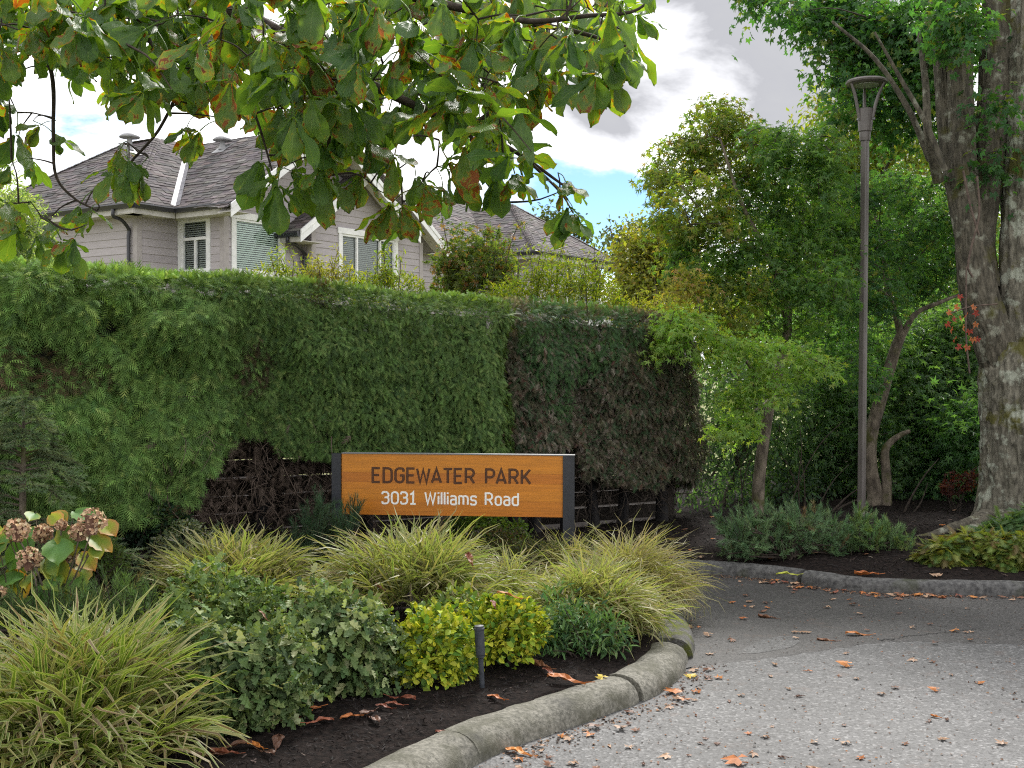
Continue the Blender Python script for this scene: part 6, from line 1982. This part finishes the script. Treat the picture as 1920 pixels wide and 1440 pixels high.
# ------------------------------------------------------------------ horse chestnut overhanging from the left
rs = np.random.RandomState(600)
TRB = np.array([-4.3, 5.6, 0.0]); TRB[2] = bz(-4.3, 5.6)
ch = thing('chestnut_tree', 'horse chestnut with big browning hand-shaped leaves overhanging the whole upper left', 'tree', TRB)
m = MB(); P = spline([TRB - HZ * .1, TRB + np.array([.03, .05, 1.5]), TRB + np.array([.1, .1, 3.2]), TRB + np.array([.05, .2, 6.0])], 30)
m.tube(P, np.linspace(.30, .14, 30), 24, wob=lambda i, a: (1 + .4 * math.exp(-i / 3.)) * (1 + .05 * np.sin(a * 7 + i * .2))); m.build('trunk', 'bark_dark', ch, smooth=True)
TL = TRB + np.array([.1, .1, 3.2])
CL = [([TL, *px_limb([(-350, -260, -.2), (0, -120), (220, -50), (420, 15), (520, 60), (640, 130), (760, 190), (880, 240), (975, 290), (1060, 350)], 6.0)], .062, .006),
      ([TL + HZ * .3, *px_limb([(-100, -300), (250, -180), (520, -90), (720, -20), (930, 30), (1080, 60), (1185, 90)], 5.6)], .05, .005),
      (px_limb([(0, -120), (40, 20), (95, 130), (100, 250), (105, 330), (140, 372), (182, 395)], 6.0), .015, .004),
      (px_limb([(520, 60), (590, 150), (660, 230), (720, 280), (750, 340), (755, 390)], 6.0), .013, .004),
      (px_limb([(220, -50), (270, 60), (330, 150), (300, 240), (235, 320), (270, 345)], 5.8), .013, .004),
      (px_limb([(420, 15), (430, 120), (480, 220), (510, 320)], 5.5), .012, .004),
      (px_limb([(640, 130), (620, 240), (610, 330)], 5.3), .016, .004),
      (px_limb([(880, 240), (930, 200), (1000, 120), (1030, 100)], 6.2), .014, .004),
      (px_limb([(880, 240), (900, 320), (940, 380)], 5.7), .012, .004),
      (px_limb([(930, 30), (1000, 40), (1100, 30), (1190, 20), (1235, -20)], 5.2), .016, .004),
      (px_limb([(1000, 310), (1050, 360), (1075, 400)], 5.9), .008, .003)]
LC = []
for k, (pts, r0, r1) in enumerate(CL):
    Q = spline(pts, 12 + 5 * len(pts)); LC.append(Q)
    m = MB(); m.tube(Q, np.linspace(r0, r1, len(Q)), 8, wob=lambda i, a: 1 + .08 * np.sin(a * 3 + i * .5)); m.build('branch', 'twig', ch, smooth=True)
LC = np.vstack(LC)


def leaflet(r, L, W, bend, fold, curl):
    nu, nv = 9, 5
    prof = np.array([.07, .20, .36, .54, .73, .90, 1.0, .80, .0])
    v, uv = [], []
    wob = r.normal(size=nu) * .003
    for i in range(nu):
        u = i / (nu - 1)
        for j in range(nv):
            s = (j / (nv - 1) - .5) * 2
            e = 1 + (r.uniform(-.035, .035) if abs(s) == 1 else 0)
            x = s * W * .5 * prof[i] * e
            y = u * L if i < nu - 1 or abs(s) < 2 else u * L
            if i == nu - 1: x = s * W * .03; y = L * (1.03 if s == 0 else 1.0)
            z = abs(s) * fold * W * prof[i] - bend * L * u * u + curl * abs(s) ** 2 * u * W + wob[i] + .006 * math.sin(u * 38 - abs(s) * 4) * (s != 0)
            v.append((x, y, z)); uv.append((u, j / (nv - 1)))
    f = [(i * nv + j, i * nv + j + 1, (i + 1) * nv + j + 1, (i + 1) * nv + j) for i in range(nu - 1) for j in range(nv - 1)]
    return np.array(v), np.array(f), np.array(uv)


def palmate(seed):
    """a hand of drooping leaflets; origin where the stalk ends, leaflets hang towards -z and spread, stalk rises"""
    r = np.random.RandomState(seed); V, C, U, Fs, n = [], [], [], [], 0
    k = r.choice([5, 5, 6, 7]); lr = r.uniform()
    for i in range(k):
        f = (i - (k - 1) / 2) / ((k - 1) / 2)
        az = f * math.radians(r.uniform(95, 140)) + r.normal() * .12
        L = .200 * (1 - .36 * abs(f) ** 1.3) * r.uniform(.9, 1.12)
        v, fc, uv = leaflet(r, L, L * r.uniform(.43, .53), r.uniform(.02, .22), r.uniform(.02, .10), r.uniform(-.15, .10))
        v[:, 1] += .012
        dr = math.radians(np.clip(r.normal(52, 20), 5, 88))            # droop below horizontal
        dirv = np.array([math.sin(az) * math.cos(dr), -math.cos(az) * math.cos(dr), -math.sin(dr)])
        up = np.array([math.sin(az) * math.sin(dr), -math.cos(az) * math.sin(dr), math.cos(dr)])
        x = np.cross(dirv, up); Rr = np.stack([x, dirv, up], -1)
        v = v @ Rr.T
        V.append(v); C.append(np.tile([r.uniform(), np.clip(lr * .55 + r.uniform() * .45, 0, .999), 0], (len(v), 1))); U.append(uv); Fs.append((fc + n, 0)); n += len(v)
    tb_ = MB(); tb_.tube(spline([(0, 0, 0), (0, .03, .05), (0, .09, .10)], 5), [.0035, .003, .0025, .0025, .003], 5)
    for v, c, u in zip(tb_.V, tb_.C, tb_.U):
        V.append(v); C.append(np.tile([.5, .3, 0], (len(v), 1))); U.append(u * 0 + .5)
    for f, _ in tb_.Fs: Fs.append((f + n, 0))
    return V, C, U, Fs


PAL = [palmate(700 + i) for i in range(16)]
PM = [mesh_of('palmate_leaf', *p, 'chestnut', True) for p in PAL]
BX = [-80, 0, 60, 110, 200, 260, 330, 400, 470, 530, 590, 650, 710, 760, 820, 870, 930, 980, 1015, 1045, 1080, 1130, 1190, 1205, 1235]
BYY = [330, 300, 180, 200, 250, 270, 265, 255, 280, 320, 340, 325, 330, 310, 330, 340, 350, 300, 200, 175, 190, 195, 165, 120, 20]


def hang_pos():
    while True:
        x = rs.uniform(-90, 1200); y = rs.uniform(-80, 330)
        lim = np.interp(x, BX, BYY) - 92
        if y > lim: continue
        if x > 1000 and y < 10 and rs.uniform() < .75: continue
        if 1010 < x < 1060 and y > 90: continue
        if y > lim - 40 and rs.uniform() < .15: continue
        if 0 < x < 45 and 120 < y < 220: continue
        return x, y


spots = []
cand = []
tries = 0
while len(cand) < 545 and tries < 60000:
    tries += 1
    x, y = hang_pos()
    if all((x - a) ** 2 + (y - b) ** 2 > 20 ** 2 for a, b in cand[-220:]): cand.append((x, y))
for (x, y) in cand: spots.append((x, y, rs.uniform(4.7, 7.6)))
# the separate hanging sprigs along the lower edge
for (x, y, Y) in [(30, 250, 6.2), (75, 235, 6.4), (100, 250, 6.1), (60, 300, 6.5), (20, 310, 5.9), (10, 380, 5.6), (-10, 330, 5.6), (30, 420, 5.6), (92, 420, 5.9), (150, 385, 6.0), (170, 395, 5.8), (140, 445, 5.4), (115, 450, 5.6), (70, 440, 5.7),
                  (222, 280, 5.9), (240, 300, 5.6), (215, 310, 5.7), (262, 320, 5.8), (240, 330, 5.5), (375, 245, 5.8), (350, 240, 6.0), (490, 300, 5.4), (515, 330, 5.3), (520, 345, 5.2), (545, 320, 5.6), (560, 330, 5.5),
                  (600, 315, 5.2), (620, 330, 5.4), (680, 320, 5.5), (740, 290, 5.3), (752, 385, 5.5), (735, 380, 5.7), (765, 395, 5.9), (780, 330, 5.8), (795, 350, 5.4), (830, 350, 5.8), (860, 330, 5.6), (900, 300, 5.5), (955, 290, 4.6),
                  (930, 320, 5.6), (965, 325, 5.5), (1000, 325, 5.7), (1060, 340, 5.4), (1065, 385, 5.3), (1075, 400, 5.4), (1055, 395, 5.5), (1090, 130, 5.1), (1120, 140, 5.0), (1150, 135, 5.1), (1165, 95, 5.0), (1100, 90, 5.2),
                  (1135, 85, 5.0), (1185, 70, 5.2), (1080, 70, 5.3), (1105, 150, 5.3), (1140, 60, 5.3), (1225, -30, 5.0), (1010, 130, 5.4), (1045, 130, 5.6), (560, 205, 5.2), (590, 225, 5.5), (620, 215, 5.8), (650, 235, 5.3), (670, 215, 5.6), (700, 235, 5.9), (640, 255, 5.7), (575, 250, 5.9), (690, 265, 5.4), (605, 270, 5.3), (540, 255, 5.6), (840, 300, 5.4), (870, 270, 5.2), (985, 290, 5.5)]:
    spots.append((x, y, Y))
rest = MB(); tw = MB()
order = np.argsort([s[2] for s in spots]); ends_ = []
for rank, i in enumerate(order):
    x, y, Y = spots[i]
    p = at(x, y, Y); sc = rs.uniform(.72, 1.18) * (1.0 if Y < 6.6 else .92)
    yaw = rs.normal() * .9; tilt = (rs.normal() * .38, rs.normal() * .36)
    k = rs.randint(len(PM))
    M = Matrix.Translation(p) @ Euler((tilt[0], tilt[1], yaw)).to_matrix().to_4x4() @ Matrix.Scale(sc, 4)
    if rank < 300:
        o = bpy.data.objects.new('leaf', PM[k]); COL.objects.link(o); adopt(o, ch)
        o.location = p; o.rotation_euler = (tilt[0], tilt[1], yaw); o.scale = (sc, sc, sc)
    else:
        V, C, U, Fs = PAL[k]; A = np.array(M); sh = rs.uniform()
        off = 0
        v = np.vstack(V) @ A[:3, :3].T + A[:3, 3]; c = np.vstack(C).copy(); c[:, 0] = (c[:, 0] + sh) % 1; c[:, 1] = (c[:, 1] + sh * 7.3) % 1
        rest.V.append(v); rest.C.append(c); rest.U.append(np.vstack(U))
        for f, mi in Fs: rest.Fs.append((f + rest.n, 0))
        rest.n += len(v)
    st = np.array(M @ Vector((0, .09, .10)))
    ends_.append(st)
grow(tw, LC, np.array(ends_), rs, .0042)
rest.build('foliage', 'chestnut', ch, smooth=True, kind='stuff')
tw.build('twigs', 'twig', ch, kind='stuff')
for (px, py, r) in ((289, 184, .034), (279, 200, .033), (288, 203, .024)):
    c = at(px, py, 5.0); m = MB()
    n = 130; d = nrm(rs.normal(size=(n, 3))); s = nrm(np.cross(d, rs.normal(size=(n, 3)))) * .0028
    v = np.stack([c + d * r * .9 - s, c + d * r * .9 + s, c + d * (r + .009)], 1).reshape(-1, 3)
    m.add(v, np.arange(n * 3).reshape(-1, 3), (.42, .34, .06))
    zz = np.linspace(-1, 1, 9); m.tube([c + HZ * r * z for z in zz], np.sqrt(np.maximum(.004, 1 - zz ** 2)) * r, 12, col=(.34, .25, .05))
    m.build('conker_burr', 'burr', ch)

# ------------------------------------------------------------------ fallen leaves
def curled(seed, kind):
    r = np.random.RandomState(seed); m = MB()
    if kind == 'leaflet':
        v, f, uv = leaflet(r, .16, .062, r.uniform(-.05, .15), r.uniform(-.05, .2), r.uniform(.0, .35))
        v[:, 1] -= .08; v[:, 2] += .008 + .005 * np.sin(v[:, 1] * 34 + r.uniform(0, 6)); v[:, 2] -= v[:, 2].min() - .002
        m.add(v, f, uv=uv)
        m.tube([(0, -.08, .012), (0, -.12, .018)], .0018, 4)
    else:
        tv, tf, uv = t_palm(5, 235, .40, r.uniform(-.35, .3))
        tv = tv * .055; tv[:, 2] += .006 * np.sin(tv[:, 0] * 90 + r.uniform(0, 6)) + .010 * r.uniform(size=len(tv)); tv[:, 2] -= tv[:, 2].min() - .002
        m.add(tv, tf, uv=uv)
        m.tube([(0, 0, .006), (0, -.03, .010)], .0012, 4)
    return m


FM = {}
for kind in ('leaflet', 'maple'):
    for i in range(4):
        mb = curled(800 + i * 3 + (50 if kind == 'maple' else 0), kind)
        for cname in ('brown', 'orange', 'red', 'yellow', 'green', 'tan'):
            FM[kind, i, cname] = (mb, cname)
FCACHE = {}


def fallen(kind, i, cname, p, rz, sc, label, group=None, tilt=(0, 0)):
    key = (kind, i, cname)
    if key not in FCACHE:
        mb = FM[key][0]
        FCACHE[key] = mesh_of('fallen_leaf', mb.V, mb.C, mb.U, mb.Fs, 'fallen_' + cname, False)
    o = bpy.data.objects.new('fallen_leaf', FCACHE[key]); COL.objects.link(o)
    o.location = tuple(p); o.rotation_euler = (tilt[0], tilt[1], rz); o.scale = (sc,) * 3
    tag(o, label, 'fallen leaf', group)
    return o


def on_bed(px, py, z=.12):
    p = gnd(px, py, z); p[2] = bz(p[0], p[1]) + .006; return p


rs = np.random.RandomState(900)
fallen('leaflet', 0, 'orange', on_bed(1062, 1277), 1.15, 1.2, 'long orange curled leaf lying on dark mulch beside the kerb')
fallen('leaflet', 1, 'brown', on_bed(1012, 1254), .7, 1.0, 'brown leaf on mulch below the dark green kerb shrub')
fallen('leaflet', 2, 'orange', on_bed(930, 1308), .9, .62, 'small orange leaf on mulch just right of the path light')
fallen('leaflet', 3, 'red', on_bed(834, 1362), 1.4, .5, 'small pinkish red leaf on mulch halfway down to the kerb')
fallen('maple', 1, 'yellow', on_bed(1130, 1266), .5, .9, 'small yellow leaf on mulch behind the kerb near the corner')
fallen('leaflet', 0, 'orange', np.array(at(955, 1121, 5.75)), 1.5, .8, 'orange brown leaf resting on top of the right euonymus', tilt=(.15, .1))
fallen('leaflet', 2, 'red', np.array(at(925, 1135, 5.72)), .3, .5, 'dark red leaf tucked in the top of the right euonymus', tilt=(.3, .2))
fallen('leaflet', 3, 'red', np.array(at(880, 1052, 6.75)), .4, .85, 'red leaf caught in the sedge below the sign', tilt=(.45, .2))
fallen('leaflet', 1, 'brown', np.array(at(712, 1104, 6.5)), 1.2, .5, 'brown leaf caught on the left side of the wide arching sedge', tilt=(.5, .3))
fallen('leaflet', 0, 'brown', np.array(at(492, 1156, 5.78)), 1.1, .5, 'brown curled leaf caught between the back holly and the straw sedge', tilt=(.5, .3))
fallen('leaflet', 2, 'green', on_bed(1476, 1068, .15), 1.4, .95, 'bright yellow green leaf on the far mulch just behind the kerb')
fallen('leaflet', 1, 'orange', on_bed(1625, 1064, .15), 1.5, 1.1, 'broad orange leaf on the far mulch in front of the pine mound')
fallen('leaflet', 0, 'orange', gnd(1608, 1193), 1.55, .9, 'orange leaf on the dark asphalt near the pale seam')
fallen('leaflet', 3, 'brown', gnd(1550, 1203), 1.2, .7, 'brown leaf on the dark asphalt left of the orange one')
fallen('leaflet', 2, 'orange', gnd(972, 1414), .9, .85, 'orange yellow leaf on the road against the near kerb')
fallen('maple', 0, 'orange', gnd(1384, 1432), .9, 1.5, 'orange leaf at the bottom edge of the road')
fallen('maple', 2, 'yellow', gnd(1296, 1271), .3, 1.0, 'yellow leaf on the road by the kerb corner')
fallen('maple', 3, 'orange', gnd(1266, 1300), 2.0, 1.3, 'orange red leaf on the road beside the kerb bend')
fallen('maple', 1, 'orange', gnd(1588, 1250), 1.0, 1.2, 'orange maple leaf alone on the pale road past the seam')
fallen('leaflet', 1, 'brown', gnd(1438, 1160), 1.0, .75, 'brown curled leaf in the middle of the driveway')
fallen('maple', 2, 'tan', on_bed(1757, 1068, .15), .3, 1.3, 'pale whitish leaf at the edge of the far mulch by the lacy conifer')
# hollow by the front hollies
for (px, py) in [(560, 1345), (575, 1340), (545, 1360), (500, 1420), (480, 1405), (520, 1400), (440, 1412), (420, 1425), (660, 1352), (690, 1345), (720, 1335), (740, 1330), (755, 1322), (600, 1360), (700, 1352), (1180, 1252), (1192, 1246), (1030, 1262), (390, 1430)]:
    fallen('leaflet', rs.randint(4), ['brown', 'orange', 'red'][rs.randint(3)], on_bed(px, py), rs.uniform(0, 6.28), rs.uniform(.5, .95), 'browned leaf lying on mulch at the foot of the front bushes', 'browned leaves under the front bushes')
n = 0
while n < 60:
    px, py = rs.uniform(960, 1930), rs.uniform(1215, 1445)
    p = gnd(px, py)
    if not inside(ROADPOLY, p[:1], p[1:2])[0] or edge_dist(p[:1], p[1:2])[0] < .05: continue
    if p[1] > 6.55: continue
    k = rs.uniform(); cl = 'tan' if k < .45 else 'brown' if k < .8 else 'orange'
    kd = 'maple' if rs.uniform() < .7 else 'leaflet'
    fallen(kd, rs.randint(4), cl, p + HZ * .001, rs.uniform(0, 6.28), rs.uniform(.35, .8) * (1 if kd == 'maple' else .55), 'small dry leaf scattered on the pale grey road', 'dry leaves scattered on the pale road'); n += 1
n = 0
while n < 45:
    px, py = rs.uniform(1250, 1930), rs.uniform(1085, 1210)
    p = gnd(px, py)
    if not inside(ROADPOLY, p[:1], p[1:2])[0] or p[1] < 6.75: continue
    k = rs.uniform(); cl = 'tan' if k < .4 else 'brown' if k < .8 else 'orange'
    fallen('maple', rs.randint(4), cl, p + HZ * .008, rs.uniform(0, 6.28), rs.uniform(.4, .95), 'small dry leaf scattered on the dark asphalt driveway', 'dry leaves scattered on the dark driveway'); n += 1
n = 0
while n < 45:
    s = rs.randint(25, 68); p2 = KERB_FAR[s] + rs.normal(size=2) * np.array([.10, .03]) + np.array([0, -.09])
    if not inside(ROADPOLY, p2[:1], p2[1:2])[0]: continue
    fallen('maple', rs.randint(4), ['orange', 'tan', 'brown', 'red'][rs.choice(4, p=[.35, .35, .2, .1])], np.array([p2[0], p2[1], .008]), rs.uniform(0, 6.28), rs.uniform(.5, 1.0), 'rusty leaf drifted into the gutter along the far kerb', 'rusty leaves drifted along the far kerb'); n += 1
n = 0
while n < 18:
    s = rs.randint(30, 89); p2 = KERB_NEAR[s] + rs.normal(size=2) * np.array([.06, .06]) + np.array([.10, -.02])
    if not inside(ROADPOLY, p2[:1], p2[1:2])[0] or edge_dist(p2[:1], p2[1:2])[0] < .02: continue
    fallen('maple', rs.randint(4), ['orange', 'tan', 'brown'][rs.randint(3)], np.array([p2[0], p2[1], .002]), rs.uniform(0, 6.28), rs.uniform(.4, .9), 'small leaf lying in the gutter of the near kerb', 'leaves in the gutter of the near kerb'); n += 1
n = 0
while n < 52:
    x, y = rs.uniform(.8, 4.4), rs.uniform(8.4, 11.6)
    if inside(ROADPOLY, [x], [y])[0] or edge_dist([x], [y])[0] < .18: continue
    fallen('maple', rs.randint(4), ['tan', 'brown', 'tan', 'orange'][rs.randint(4)], np.array([x, y, bz(x, y) + .006]), rs.uniform(0, 6.28), rs.uniform(.5, 1.0), 'small pale leaf lying on the dark mulch under the trees', 'pale leaves on the mulch under the trees'); n += 1
# crumbs of broken leaf and bark on the road
rs = np.random.RandomState(950)
m = MB(); N_ = 1100
px, py = rs.uniform(880, 1930, N_), 1085 + 360 * rs.uniform(0, 1, N_)
pts = np.array([gnd(a, b) for a, b in zip(px, py)])
ok = inside(ROADPOLY, pts[:, 0], pts[:, 1]) & (edge_dist(pts[:, 0], pts[:, 1]) > .02)
pts = pts[ok]; pts[:, 2] = np.where(pts[:, 1] > 6.5, .010, .003)
k = len(pts); tv = np.array([(-.5, -.6, 0), (.5, -.4, .25), (.35, .7, 0), (-.5, .5, .3)])
scatter(m, (tv, np.array([[0, 1, 2, 3]]), np.zeros((4, 2))), pts, frames(rs.normal(size=(k, 3)) * np.array([1, 1, .1]), HZ + rs.normal(size=(k, 3)) * .3), rs.uniform(.003, .011, k), pick(rs, k, [(3, (0.10, 0.055, 0.035)), (3, (0.20, 0.125, 0.085)), (1, (0.04, 0.03, 0.026)), (1, (0.26, 0.12, 0.05))]))
for path, nn, zz in ((KERB_NEAR[25:], 480, .002), (KERB_BACK[:24], 140, .003), (KERB_FAR[:70], 1100, .008)):
    ii = rs.randint(0, len(path), nn); pts = np.zeros((nn, 3)); pts[:, :2] = path[ii] + rs.normal(size=(nn, 2)) * .02
    pts[:, 0] += np.abs(rs.normal(size=nn)) * (.07 if path is not KERB_FAR[:70] else .02); pts[:, 1] -= np.abs(rs.normal(size=nn)) * .07; pts[:, 2] = zz
    pts = pts[inside(ROADPOLY, pts[:, 0], pts[:, 1])]; k = len(pts)
    scatter(m, (tv, np.array([[0, 1, 2, 3]]), np.zeros((4, 2))), pts, frames(rs.normal(size=(k, 3)) * np.array([1, 1, .1]), HZ + rs.normal(size=(k, 3)) * .3), rs.uniform(.004, .013, k), pick(rs, k, [(3, (0.09, 0.06, 0.045)), (3, (0.20, 0.12, 0.075)), (1, (0.04, 0.03, 0.025)), (1, (0.28, 0.15, 0.08))]))
o = m.build('leaf_crumbs', 'mulchchip', kind='stuff'); o['label'] = 'crumbs of broken leaves and bark on the road'
# wooden stake end under the sign
wb = at(832, 1003, 9.9); wb[2] = bz(wb[0], wb[1])
st = thing('wooden_stake', 'short weathered wooden stake seen under the sign panel', 'stake', wb)
m = MB(); m.box(wb + HZ * .09, .085, .05, .24); m.build('stake', 'maple_bark', st)
